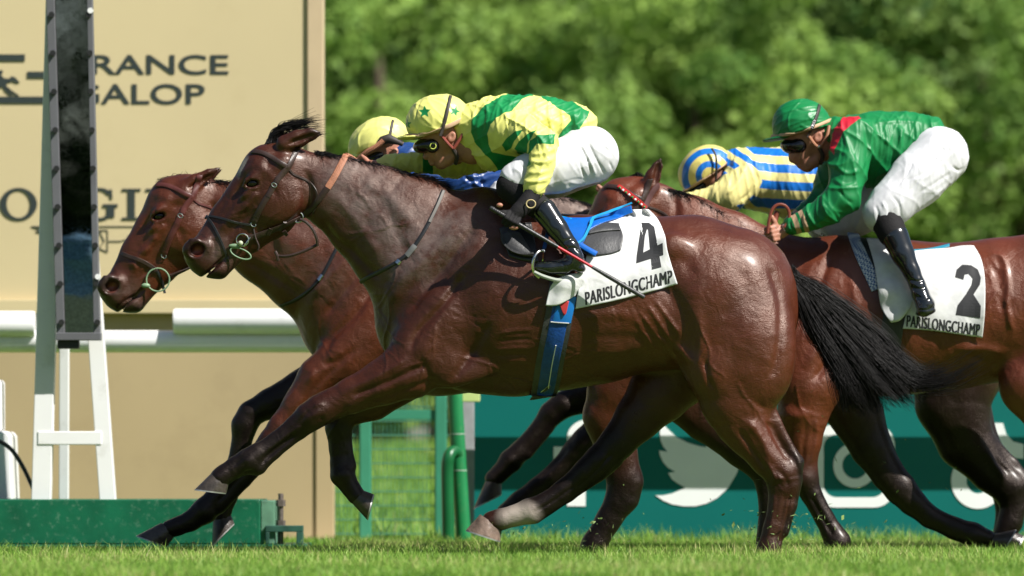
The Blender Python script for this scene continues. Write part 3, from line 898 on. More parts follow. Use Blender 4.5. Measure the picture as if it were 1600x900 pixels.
# mirror: framed glass leaning with the mast
M_FRAME = mat('grey_frame', (.13, .13, .14), rough=.45, metal=.2, var=.1)
mir = empty('finish_mirror', fp.P(122, 530), 'tall dark mirror in a grey bolted frame on the winning post', 'mirror')
ym = PLINTH_Y - .14; fmi = Frame(ym)
def mu(v, side): return (74 + 17 * (v / 530) if side < 0 else 140 + 15 * (v / 530))
def strip(u0a, u0b, u1a, u1b, va, vb, y0, y1, name, m, par, bev=.003):
    """quad prism: (u0a,va) (u1a,va) top, (u0b,vb) (u1b,vb) bottom"""
    P = [fmi.P(u0b, vb), fmi.P(u1b, vb), fmi.P(u1a, va), fmi.P(u0a, va)]
    return MB().prism([(p.x, p.z) for p in P], y0, y1).build(name, m, par, bevel=bev)
strip(69, 89, 82, 102, -120, 530, ym - .03, ym + .05, 'side_rail', M_FRAME, mir)
strip(134, 147, 142, 157, -120, 530, ym - .03, ym + .05, 'side_rail', M_FRAME, mir)
strip(88, 88, 158, 158, 520, 532, ym - .04, ym + .05, 'bottom_rail', M_FRAME, mir)
def glass_material():
    m, nt, b = nmat('mirror_glass')
    tc = node(nt, 'ShaderNodeTexCoord')
    n = node(nt, 'ShaderNodeTexNoise', i_Scale=70.0, i_Detail=5.0); nt.links.new(tc.outputs['Object'], n.inputs['Vector'])
    n2 = node(nt, 'ShaderNodeTexNoise', i_Scale=3.0, i_Detail=3.0); nt.links.new(tc.outputs['Object'], n2.inputs['Vector'])
    r = node(nt, 'ShaderNodeValToRGB'); e = r.color_ramp.elements
    e[0].position = .35; e[0].color = (.19, .19, .17, 1); e[1].position = .75; e[1].color = (.30, .30, .275, 1)
    nt.links.new(n.outputs[0], r.inputs[0]); nt.links.new(r.outputs[0], b.inputs['Base Color'])
    b.inputs['Metallic'].default_value = 1.0
    mr = node(nt, 'ShaderNodeMapRange', i_1=.3, i_2=.7, i_3=.004, i_4=.035); nt.links.new(n.outputs[0], mr.inputs[0])
    nt.links.new(mr.outputs[0], b.inputs['Roughness'])
    bp = node(nt, 'ShaderNodeBump', i_Strength=.02, i_Distance=.02); nt.links.new(n2.outputs[0], bp.inputs['Height']); nt.links.new(bp.outputs[0], b.inputs['Normal'])
    return m
strip(82, 102, 134, 147, -120, 520, ym, ym + .02, 'glass', glass_material(), mir, 0)
M_BOLT = mat('black_bolt', (.02, .02, .02), rough=.4)
for v in range(-36, 530, 60):
    for sd in (-1, 1):
        u = (mu(v, -1) + 7) if sd < 0 else (mu(v, 1) - 1)
        p = fmi.P(u, v); MB().tube([(p.x, ym - .055, p.z), (p.x, ym - .03, p.z)], .014, 10).build('bolt', M_BOLT, mir, smooth=True)
for v in (18, 433): 
    p = fmi.P(mu(v, 1) + 2, v); MB().tube([(p.x, ym - .06, p.z), (p.x, ym - .03, p.z)], .014, 10).build('bolt', M_WHITE, mir, smooth=True)
MB().box(*bx(90, 532, 124, 545, ym - .02, ym + .04, fmi)).build('hinge_block', M_BOLT, mir, bevel=.004)
# plinth
pl = empty('plinth', fp.P(215, 862), 'worn green steel plinth under the winning post with a clamping bolt', 'plinth')
MB().box(*bx(-300, 780, 408, 850, PLINTH_Y - .1, PLINTH_Y + .75, fp)).build('box_beam', M_DKGREEN, pl, bevel=.006)
MB().box(*bx(408.5, 782, 430, 850, PLINTH_Y - .06, PLINTH_Y + .75, fp)).build('end_plate', mat('faded_green', (.09, .2, .13), rough=.6, var=.3, vscale=15), pl, bevel=.004)
bp_ = MB().box(*bx(-300, 850.5, 478, 872, PLINTH_Y - .18, PLINTH_Y + .8, fp)).build('base_plate', M_DKGREEN, pl, bevel=.005)
MB().box(*bx(136, 852.5, 172, 870, PLINTH_Y - .184, PLINTH_Y - .1795, fp)).build('slot', mat('slot_black', (.004, .006, .005)), bp_)
k_ = MB(); k_.box(*bx(416, 821, 474, 831, PLINTH_Y - .08, PLINTH_Y + .05, fp)); k_.box(*bx(464, 831.2, 474, 850, PLINTH_Y - .08, PLINTH_Y + .05, fp)); k_.box(*bx(416, 831.2, 422, 850, PLINTH_Y - .08, PLINTH_Y + .05, fp))
k_.build('bracket', mat('bracket_green', (.02, .07, .05), rough=.5, var=.3, vscale=20), pl, bevel=.003)
p = fp.P(439, 850); q = fp.P(439, 771); b_ = MB(); yy = PLINTH_Y - .02
b_.tube([(p.x, yy, p.z), (p.x, yy, q.z)], 4.2 * fp.k, 14)
for v in (786, 818): z = fp.P(0, v).z; b_.tube([(p.x, yy, z - 5 * fp.k), (p.x, yy, z + 5 * fp.k)], 7.5 * fp.k, 6)
b_.build('clamp_bolt', mat('rusty_steel', (.16, .13, .115), rough=.5, metal=.5, var=.3, vscale=40), pl, smooth=True)
# white cabinet with cable at the left edge
cab = empty('white_cabinet', Frame(3.6).P(0, 782), 'white moulded cabinet at the left end of the plinth', 'cabinet')
fc = Frame(3.5)
MB().prism([((q := fc.P(a, b)).x, q.z) for a, b in [(-60, 782), (26, 782), (22, 682), (17, 674), (-60, 674)]], 3.3, 3.7).build('body', M_WHITE, cab, bevel=.012)
MB().prism([((q := fc.P(a, b)).x, q.z) for a, b in [(-40, 673.5), (5, 673.5), (5, 600), (2, 593), (-40, 590)]], 3.38, 3.62).build('head', M_WHITE, cab, bevel=.012)
cb = cord(Frame(3.2), [(-10, 688, 0), (4, 692, 0), (20, 705, 0), (36, 730, 0), (48, 757, 10), (56, 782, 60)], 3.4, 'cable', M_BOLT, None)
tag(cb, 'black cable drooping from the white cabinet to the plinth', 'cable')
# small white marker on the turf by the hoop
st = ball(Frame(2.3), (684, 863, 0), (9, 6, 8), 'turf_marker', mat('marker_white', (.75, .75, .72), rough=.6)  , None)
tag(st, 'small white marker lying on the grass beside the hoop', 'marker')

# ---- trees and shrubs beyond the course
def leaf_material(name, c0, c1):
    m, nt, b = nmat(name)
    oi = node(nt, 'ShaderNodeAttribute', attribute_name='tone')
    r = node(nt, 'ShaderNodeValToRGB'); r.color_ramp.elements[0].color = rgba(c0); r.color_ramp.elements[1].color = rgba(c1)
    nt.links.new(oi.outputs['Fac'], r.inputs[0]); nt.links.new(r.outputs[0], b.inputs['Base Color'])
    b.inputs['Roughness'].default_value = .6; b.inputs['Specular IOR Level'].default_value = .25
    tr = node(nt, 'ShaderNodeBsdfTranslucent'); nt.links.new(r.outputs[0], tr.inputs[0])
    mx = node(nt, 'ShaderNodeMixShader', i_0=.3)
    nt.links.new(b.outputs[0], mx.inputs[1]); nt.links.new(tr.outputs[0], mx.inputs[2])
    nt.links.new(mx.outputs[0], nt.nodes['Material Output'].inputs[0])
    return m
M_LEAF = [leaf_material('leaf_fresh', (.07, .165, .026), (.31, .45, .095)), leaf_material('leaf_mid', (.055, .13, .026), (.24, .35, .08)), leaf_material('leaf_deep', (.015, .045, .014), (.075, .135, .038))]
M_BARK = mat('bark', (.09, .065, .045), rough=.9, bump=.5, bscale=20)
def crown_mesh(H, R, n_cl, n_lf, size, seed, low=.06):
    r = np.random.default_rng(seed); C, Rr = [], []
    while len(C) < n_cl:
        d = r.normal(0, 1, 3); d /= np.linalg.norm(d); q = r.uniform(.35, 1) ** .5
        p = np.array([d[0] * R * q, d[1] * R * q, H * .54 + d[2] * H * .47 * q])
        if p[2] < H * low: continue
        C.append(p); Rr.append(R * r.uniform(.17, .34))
    C = np.array(C); Rr = np.array(Rr)
    idx = np.repeat(np.arange(n_cl), n_lf); n = len(idx)
    d = r.normal(0, 1, (n, 3)); d /= np.linalg.norm(d, axis=1)[:, None]; q = r.uniform(.3, 1, n) ** .45
    P = C[idx] + d * (Rr[idx] * q)[:, None] * np.array([1, 1, .72])
    N = d * .7 + r.normal(0, .55, (n, 3)); N[:, 2] += .35; N /= np.linalg.norm(N, axis=1)[:, None]
    A = np.cross(N, r.normal(0, 1, (n, 3))); A /= np.linalg.norm(A, axis=1)[:, None]; B = np.cross(N, A)
    s = size * r.uniform(.6, 1.4, n)[:, None]
    V = np.stack([P - A * s, P - B * s * .6, P + A * s, P + B * s * .6], 1).reshape(-1, 3)
    F = np.arange(4 * n).reshape(-1, 4)
    tone = np.clip(.5 + r.normal(0, .2, n_cl)[idx] + r.normal(0, .15, n), 0, 1)
    return V, F, np.repeat(tone, 4)
def tree_parts(H, R, seed, root, leaf, n_cl, n_lf, size, low=.06):
    V, F, t = crown_mesh(H, R, n_cl, n_lf, size, seed, low)
    rr = np.random.default_rng(seed + 50); mb = MB()
    mb.tube([(0, 0, -.1), (0.05, 0, H * .2), (.1, .1, H * .45), (.0, .1, H * .75)], [R * .07, R * .055, R * .04, R * .012], 10)
    for i in range(7):
        a = rr.uniform(0, 6.28); h = H * rr.uniform(.18, .5); e = R * rr.uniform(.5, .8)
        mb.tube([(.05, .05, h), (math.cos(a) * e * .5, math.sin(a) * e * .5, h + H * .1), (math.cos(a) * e, math.sin(a) * e, h + H * .22)], [R * .03, R * .02, R * .007], 6)
    return mb, (V, F, t)
protos = {}
def tree(name, x, y, H, R, kind, rz, label, cat='tree', group=None, n_cl=64, n_lf=600, size=.1, low=.06):
    root = empty(name, (x, y, ground_z(y)), label, cat, group); root.rotation_euler.z = rz
    key = (kind, H > 3.5)
    if key not in protos:
        mb, (V, F, t) = tree_parts(1.0 * 10 if H > 3.5 else 2.0, 4.6 if H > 3.5 else 1.0, 11 + kind * 3, root, None, n_cl, n_lf, size, low)
        o1 = mb.build('trunk', M_BARK, None, smooth=True); o2 = pmesh('crown', V, F, M_LEAF[kind], None, False, {'tone': t})
        protos[key] = (o1, o2)
    else:
        o1, o2 = (o.copy() for o in protos[key]); COL.objects.link(o1); COL.objects.link(o2)
    bh, br = (10, 4.6) if H > 3.5 else (2.0, 1.0)
    for o in (o1, o2):
        o.parent = root; o.matrix_parent_inverse = Matrix.Identity(4); o.scale = (R / br, R / br, H / bh)
    return root
def tx(u, y): return (u - 800) * Frame(y).k
for i, (u, y, H, R, kd, lb) in enumerate([
    (590, 62, 8.2, 3.9, 0, 'fresh green leafy tree right beside the gold board edge'),
    (850, 66, 8.6, 4.2, 1, 'mid green rounded tree behind the front jockey'),
    (1085, 60, 7.4, 3.5, 0, 'fresh green tree above the striped jockey'),
    (1330, 64, 8.0, 4.0, 1, 'mid green tree behind the jockey in plain green'),
    (1540, 61, 7.6, 3.4, 0, 'fresh green tree at the right edge of the photo'),
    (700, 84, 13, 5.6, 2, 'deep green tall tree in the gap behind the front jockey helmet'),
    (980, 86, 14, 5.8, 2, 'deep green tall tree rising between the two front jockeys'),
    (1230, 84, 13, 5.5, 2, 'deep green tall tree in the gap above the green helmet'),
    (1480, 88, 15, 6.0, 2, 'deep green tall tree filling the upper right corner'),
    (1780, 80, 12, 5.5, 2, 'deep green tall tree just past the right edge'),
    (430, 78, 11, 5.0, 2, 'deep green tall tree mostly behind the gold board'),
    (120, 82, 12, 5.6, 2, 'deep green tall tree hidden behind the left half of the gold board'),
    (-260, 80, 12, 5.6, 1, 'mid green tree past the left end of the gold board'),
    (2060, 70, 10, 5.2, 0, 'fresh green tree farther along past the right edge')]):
    tree('broadleaf_tree', tx(u, y), y, H, R, kd, i * 1.7, lb, 'tree', 'trees beyond the racecourse')
for i, (u, y, H, R, lb) in enumerate([(548, 30, 1.9, 1.0, 'low bush just right of the gold board behind the mesh fence'),
                                      (625, 44, 2.6, 1.9, 'broad bush behind the middle of the mesh fence'),
                                      (735, 40, 2.2, 1.3, 'bush behind the leaning green rail post')]):
    tree('bush', tx(u, y), y, H, R, 1, i * 2.1, lb, 'bush', 'bushes behind the mesh fence', n_cl=60, n_lf=90, size=.07, low=.02)
# trees added on the camera's side to darken reflections come further down
# ================================================================== HORSES
M_HOOF = mat('hoof_horn', (.045, .036, .03), rough=.35, spec=.5, var=.35, vscale=30, bump=.3, bscale=60)
M_HOOFPALE = mat('hoof_horn_pale', (.16, .11, .085), rough=.4, spec=.5, var=.4, vscale=25, bump=.3, bscale=60)
M_SHOE = mat('racing_plate', (.42, .42, .40), rough=.5, metal=.6, var=.15, vscale=40)
M_EYE = mat('horse_eye', (.006, .004, .003), rough=.1, spec=.4)
M_MANE = mat('black_hair', (.006, .005, .005), rough=.45, spec=.2, var=.3)
M_MANE2 = mat('dark_brown_hair', (.03, .018, .012), rough=.4, spec=.6, var=.3)
M_LEATHER = mat('brown_leather', (.032, .017, .013), rough=.42, spec=.5, var=.2, vscale=30, bump=.15, bscale=150)
M_BLKLEATHER = mat('black_leather', (.016, .016, .017), rough=.35, spec=.5, var=.15, vscale=30, bump=.12, bscale=150)
M_TANRUBBER = mat('tan_rubber', (.36, .15, .085), rough=.6, var=.15, vscale=30, bump=.3, bscale=200)
M_STEEL = mat('polished_steel', (.62, .62, .60), rough=.2, metal=1.0, var=.05)
M_BITGREEN = mat('green_rubber', (.17, .26, .155), rough=.45, var=.15)

def hoof(fr, toe, heel, cf, cb, w, hw, root, pale=False):
    """hoof from ground edge (toe, heel) up to the coronet (front cf, back cb), plus the shoe"""
    toe, heel, cf, cb = [np.array(p, float) for p in (toe, heel, cf, cb)]
    def loop(a, b, half, n=28, pw=2.2):
        c = (a + b) / 2; h = (a - b) / 2; out = []
        for i in range(n):
            t = 2 * math.pi * i / n; x = math.copysign(abs(math.cos(t)) ** (2 / pw), math.cos(t)); z = math.copysign(abs(math.sin(t)) ** (2 / pw), math.sin(t))
            p = c + h * x; out.append((p[0], p[1], w + half * z * (1.0 if x > -.3 else .9)))
        return out
    V = []; n = 28; rings = 7
    for k in range(rings):
        t = k / (rings - 1); bulge = math.sin(t * math.pi) * .04
        mid_ = (cf + cb) / 2; V += loop(toe + (cf + (mid_ - cf) * .16 - toe) * t, heel + (cb + (mid_ - cb) * .16 - heel) * t, hw * (1.05 - .3 * t + bulge))
    dn = ((toe - cf) + (heel - cb)); dn = dn / np.linalg.norm(dn)
    F = []
    for k in range(rings - 1):
        for j in range(n): F.append((k * n + j, k * n + (j + 1) % n, (k + 1) * n + (j + 1) % n, (k + 1) * n + j))
    F.append(tuple(range(n))); F.append(tuple(range((rings - 1) * n, rings * n)))
    o = pmesh('hoof', fr.arr(V), F, M_HOOFPALE if pale else M_HOOF, root)
    bm = bmesh.new(); bm.from_mesh(o.data); bmesh.ops.recalc_face_normals(bm, faces=bm.faces); bm.to_mesh(o.data); bm.free()
    o.data.set_sharp_from_angle(angle=math.radians(50))
    # shoe: a flat rim round the ground edge
    a = loop(toe + dn * .2, heel + dn * .2, hw * 1.08); b = loop(toe + dn * 2.4, heel + dn * 2.4, hw * 1.08)
    sh = .78; c_ = (toe + heel) / 2
    def inn(L): return [(c_[0] + (p[0] - c_[0]) * sh + dn[0] * 0, c_[1] + (p[1] - c_[1]) * sh, w + (p[2] - w) * sh) for p in L]
    a2, b2 = inn(a), [(p[0] + dn[0] * 2.2, p[1] + dn[1] * 2.2, p[2]) for p in inn(loop(toe, heel, hw * 1.08))]
    V = a + b + b2 + a2; F = []
    for r_ in range(4):
        for j in range(n): F.append((r_ * n + j, r_ * n + (j + 1) % n, ((r_ + 1) % 4) * n + (j + 1) % n, ((r_ + 1) % 4) * n + j))
    s_ = pmesh('shoe', fr.arr(V), F, M_SHOE, o)
    bm = bmesh.new(); bm.from_mesh(s_.data); bmesh.ops.recalc_face_normals(bm, faces=bm.faces); bm.to_mesh(s_.data); bm.free()
    s_.data.set_sharp_from_angle(angle=math.radians(40))
    return o

def head_nodes(T, wy=1.0):
    """the galloping head, drawn once in the near horse's pixels; T maps a point (and scales a radius)"""
    def N(u, v, w, r, y, d=.0): a, b = T(u, v); return (a, b, w, r * T.s, y, d)
    return dict(
        skull=[N(446, 268, 0, 43, .66), N(428, 276, 0, 50, .66)],
        face=[N(426, 276, 0, 51, .68), N(397, 318, 0, 48, .58), N(368, 352, 0, 44, .5), N(345, 381, 0, 38, .52, .35), N(325, 396, 0, 31, .66, .6)],
        jowl=[N(437, 308, 0, 46, .62), N(420, 330, 0, 44, .6), N(388, 366, 0, 30, .6)],
        nose=[N(309, 397, 0, 22, .95, .85), N(320, 409, 0, 22, .9, .8)],
        ulip=[N(312, 412, 0, 15, 1.25, .9), N(319, 420, 0, 12.5, 1.3, .9)],
        llip=[N(333, 422, 0, 13.5, 1.15, .9), N(343, 421, 0, 14.5, 1.15, .85), N(354, 410, 0, 14, 1.05, .6), N(375, 388, 0, 18, .9, .2)])
class Tf:
    """similarity transform taking poll (474,238) and nose (300,405) to new places"""
    def __init__(s, p, q):
        a = complex(300 - 474, 405 - 238); b = complex(q[0] - p[0], q[1] - p[1]); s.z = b / a; s.p = p; s.s = abs(s.z); s.ang = math.degrees(math.atan2(s.z.imag, s.z.real))
    def __call__(s, u, v):
        c = complex(u - 474, v - 238) * s.z; return (s.p[0] + c.real, s.p[1] + c.imag)
def add_head(V, T, ear_dark=.25):
    H = head_nodes(T)
    V.chain(H['skull'], 14); V.chain(H['face'], 12); V.chain(H['jowl'], 12)
    V.chain(H['nose'], 10); V.chain(H['ulip'], 7); V.chain(H['llip'], 5)
    for sd in (-1, 1):
        def E(u, v, w, R, ang=0, k=8, op='add', d=0.0): V.ell((*T(u, v), w * sd * T.s), [x * T.s for x in R], ang + T.ang, k, op, d)
        def C(pts, k, op='add', ki=None): V.chain([(*T(p[0], p[1]), p[2] * sd * T.s, p[3] * T.s, p[4] if len(p) > 4 else 1, p[5] if len(p) > 5 else .2) for p in pts], k, op, ki)
        E(436, 315, 24, (38, 33, 12), -45, 12)            # masseter
        E(441, 258, 27, (17, 13, 9), -40, 9)              # base of the ear and temple
        E(402, 276, 27, (18, 10, 9), -42, 6)              # brow
        E(388, 304, 26, (13, 7, 8), -40, 6)               # cheek bone under the eye
        C([(400,306,28,6),(386,322,25,5.5),(368,340,20,4.5),(354,355,16,3)], 6)      # facial crest
        C([(418,268,28,5),(412,262,27,6),(402,257,22,7)], 7)                           # bone above the eye
        E(372, 300, 27, (20, 5, 9), -52, 8, 'sub')         # hollow beside the nasal bone
        E(302, 390, 16, (17, 15, 10), -35, 7, d=.95)       # flare of the nostril
        E(322, 386, 17, (12, 12, 8), -35, 7, d=.6)
        E(395, 287, 35, (11, 8.5, 9.5), -20, 3, 'sub')     # eye socket
        C([(382,292,29,2.6),(387,283,31.5,3.2),(396,279,33,3.4),(405,282,32.5,3),(409,289,31,2.4)], 2.2, ki=3)   # upper lid
        C([(383,293,29,2.4),(391,297,31.5,2.6),(401,296,32,2.6),(409,290,31,2.2)], 2.2, ki=3)                    # lower lid
        C([(296,384,19,3.4,1,.95),(300,377,21,3.6,1,.95),(310,377,22,3.6,1,.95),(320,384,22,3.4,1,.95)], 4, ki=3)  # nostril rim
        E(309, 392, 27, (13.5, 10.5, 15), -30, 3, 'sub')   # nostril
    V.chain([(*T(318, 433), 0, 1.4 * T.s, 22), (*T(330, 423), 0, 1.1 * T.s, 24), (*T(344, 411), 0, .9 * T.s, 26)], 4, 'sub', 2)   # mouth
def add_ear(V, nodes, k=8):
    V.chain(nodes, k, ki=4)

HORSE_LEG = {}
def veins(seeds, n, step, seed, wd=1.7, amp=1.1):
    """branching surface veins wandering from (u, v, heading)"""
    r = np.random.default_rng(seed); out = []
    for (u, v, hd) in seeds:
        pts = [(u, v)]; a = math.radians(hd)
        for q in range(n):
            a += r.normal(0, .22); pts.append((pts[-1][0] + math.cos(a) * step, pts[-1][1] + math.sin(a) * step))
            if q in (2, 4) and n > 4:
                b = a + r.choice([-.7, .7]); p = pts[-1]; br = [p]
                for _ in range(4): b += r.normal(0, .2); br.append((br[-1][0] + math.cos(b) * step * .7, br[-1][1] + math.sin(b) * step * .7))
                out.append((br, wd * .85, amp * .8))
        out.append((pts, wd, amp))
    return out
def creases(poly, n, L, ang, seed, wd=1.6, amp=-.9):
    """short parallel skin creases scattered along a line"""
    r = np.random.default_rng(seed); C = smooth_poly(poly, 10); out = []
    for _ in range(n):
        c = C[r.integers(0, len(C))] + r.normal(0, 9, 2); a = math.radians(ang + r.normal(0, 12)); l = L * r.uniform(.5, 1.2)
        d = np.array([math.cos(a), math.sin(a)]) * l / 2; m = np.array([-d[1], d[0]]) * r.uniform(-.2, .2)
        out.append(([tuple(c - d), tuple(c + m), tuple(c + d)], wd, .6 * amp * r.choice([1, 1, -1])))
    return out
def finish_horse(name, V, fr, root, m, lines, smooth=3, white=None, sweat_sheen=None, T=None, shade=None):
    P, F = V.mesh(smooth)
    P = relief(P, F, lines)
    P = lap(P, F, 1)
    dark = smattr(F, segattr(P, V.segs), 14)
    if T is not None:
        c = T(395, 288); dark = dark + .8 * np.exp(-(np.hypot(P[:, 0] - c[0], P[:, 1] - c[1]) / (13 * T.s)) ** 2)
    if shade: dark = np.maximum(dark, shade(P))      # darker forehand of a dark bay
    at_ = {'dark': np.clip(dark, 0, 1)}
    z = np.zeros(len(P))
    at_['white'] = white(P) if white else z
    at_['sweat_sheen'] = sweat_sheen(P) if sweat_sheen else z
    pk = z.copy()
    if T is not None:
        c = T(310, 393); d = np.hypot(P[:, 0] - c[0], P[:, 1] - c[1])
        pk = np.clip(1.5 - d / (6.5 * T.s), 0, 1) * (np.abs(P[:, 2]) < 23 * T.s) * (np.abs(P[:, 2]) > 4)
    at_['pink'] = pk
    o = pmesh('body', fr.arr(P), F, m, root, attrs=at_)
    return Skin([(P, F)])

def pts_bridle(T, L): return [T(*p) for p in L]

def tubes_leg(V, nodes, k=12, ki=6): V.chain(nodes, k, ki=ki)

# leg bones, tendon and joint bumps are chains of (u, v, w, radius, width ratio, darkness)
# ------------------------------------------------------------------ horse 1, the near horse with cloth 4
f1 = Frame(0.0)
h1 = empty('race_horse', f1.P(800, 875), 'dark bay racehorse nearest the camera wearing white cloth 4', 'racehorse', 'racehorses at the gallop')
V = Vol((180, 170, -150), (1300, 890, 150), 2.2)
V.chain([(690,430,0,108,.60),(760,418,0,118,.68),(805,470,0,144,.69),(870,472,0,136,.75),(930,468,0,130,.77),(1000,460,0,119,.79),(1080,456,0,118,.80),(1138,464,0,108,.82),(1158,490,0,89,.85)], 10, ki=14)
V.chain([(672,430,0,90,.66),(684,496,0,98,.66),(745,505,0,108,.64),(800,500,0,114,.7)], 20)
V.chain([(484,286,0,48,.50),(534,306,0,61,.46),(587,338,0,80,.44),(640,374,0,100,.48),(695,415,0,112,.56)], 18, ki=10)
V.chain([(752,330,0,32,.9),(800,352,0,30,1.1)], 24)                                     # withers
T1 = Tf((474, 238), (300, 405)); add_head(V, T1)
for s_ in (-1, 1):
    add_ear(V, [(446,226,20*s_,14,.75,.1),(466,217,24*s_,12.5,.6,.2),(486,210,26*s_,8.5,.5,.75),(502,208,26*s_,1.6,.6,1)])
    V.ell((474,219,33*s_),(26,5.5,8),-20,3,'sub')
# fore, near
V.chain([(700,500,-50,66,.55),(668,548,-52,56,.6),(640,578,-50,46,.7),(603,596,-47,36,.8),(552,618,-44,27.5,.85,.25),(520,632,-42,23,.85,.6)], 16, ki=8)
V.ell((704,572,-56),(34,34,22),20,18)                                                     # elbow and triceps
V.chain([(520,632,-42,22,.85,.6),(502,641,-42,24,.95,.75),(484,652,-42,22,.95,.85),(466,666,-42,18,.8,.95),(434,690,-42,15,.75,1),(404,711,-42,16,.8,1)], 9, ki=6)
V.chain([(500,655,-42,11,.9,.8),(470,677,-42,9,.8,1),(430,708,-42,9.5,.8,1),(408,728,-42,11,.9,1)], 6)
V.chain([(404,711,-42,17,.9,1),(390,721,-42,20,.9,1),(372,729,-42,16.5,.9,1),(352,742,-42,15.5,1.0,1),(346,747,-42,16,1.05,1)], 8, ki=5)
V.ell((406,734,-42),(11,8,9),-30,6,dark=1)
# fore, far
V.chain([(700,500,50,64,.55),(650,570,50,46,.7),(580,622,46,34,.75,.3),(530,646,44,24,.85,.9)], 16, ki=8)
V.chain([(530,646,44,22,.9,1),(527,668,44,20,.9,1),(528,700,44,15,.8,1),(530,726,44,15,.85,1),(534,742,44,19,.9,1),(545,760,44,14.5,.9,1),(555,774,44,14.5,1,1)], 8, ki=6)
V.chain([(540,668,44,9,.9,1),(541,700,44,8,.8,1),(546,728,44,10,.9,1)], 6)
# hind, near
V.chain([(1115,470,-46,96,.56),(1142,535,-50,90,.54),(1150,585,-54,70,.58),(1148,625,-54,54,.62),(1158,658,-52,43,.68)], 22, ki=14)
V.ell((1115,580,-62),(40,44,34),10,16)                                                    # stifle
V.ell((1180,540,-52),(58,96,48),-8,22)                                                    # hamstrings
V.chain([(1148,630,-54,48,.62),(1172,680,-52,36,.68,.08),(1198,716,-50,28,.74,.3),(1218,738,-49,26,.75,.6),(1222,758,-48,24,.75,.75),(1219,785,-48,20,.72,.55),(1208,825,-48,17,.78,.6),(1199,858,-48,18,.85,.8),(1193,876,-48,16,.9,1)], 9, ki=7)
V.chain([(1196,640,-52,14,.7,.2),(1224,690,-50,9,.7,.7),(1243,722,-49,10.5,.9,1),(1242,750,-48,9,.8,1),(1233,790,-48,9.5,.8,1),(1222,830,-48,9,.8,1)], 7, ki=5)
# hind, far
V.chain([(1100,500,52,88,.5),(1062,575,54,60,.55,.15),(1032,612,52,49,.6,.3),(1000,650,50,37,.66,.7),(965,692,48,27,.75,1),(937,721,48,24,.8,1),(918,737,48,21,.8,1),(882,766,48,16.5,.75,1),(848,789,48,16,.8,1),(828,799,48,19.5,.85,1),(805,806,48,16,.9,1),(782,812,48,16,1.0,.9),(768,815,48,16,1.1,.7)], 14, ki=8)
V.chain([(965,722,48,8,.8,1),(938,742,48,9,.8,1),(890,776,48,7.5,.8,1),(838,808,48,9.5,.9,1)], 5)
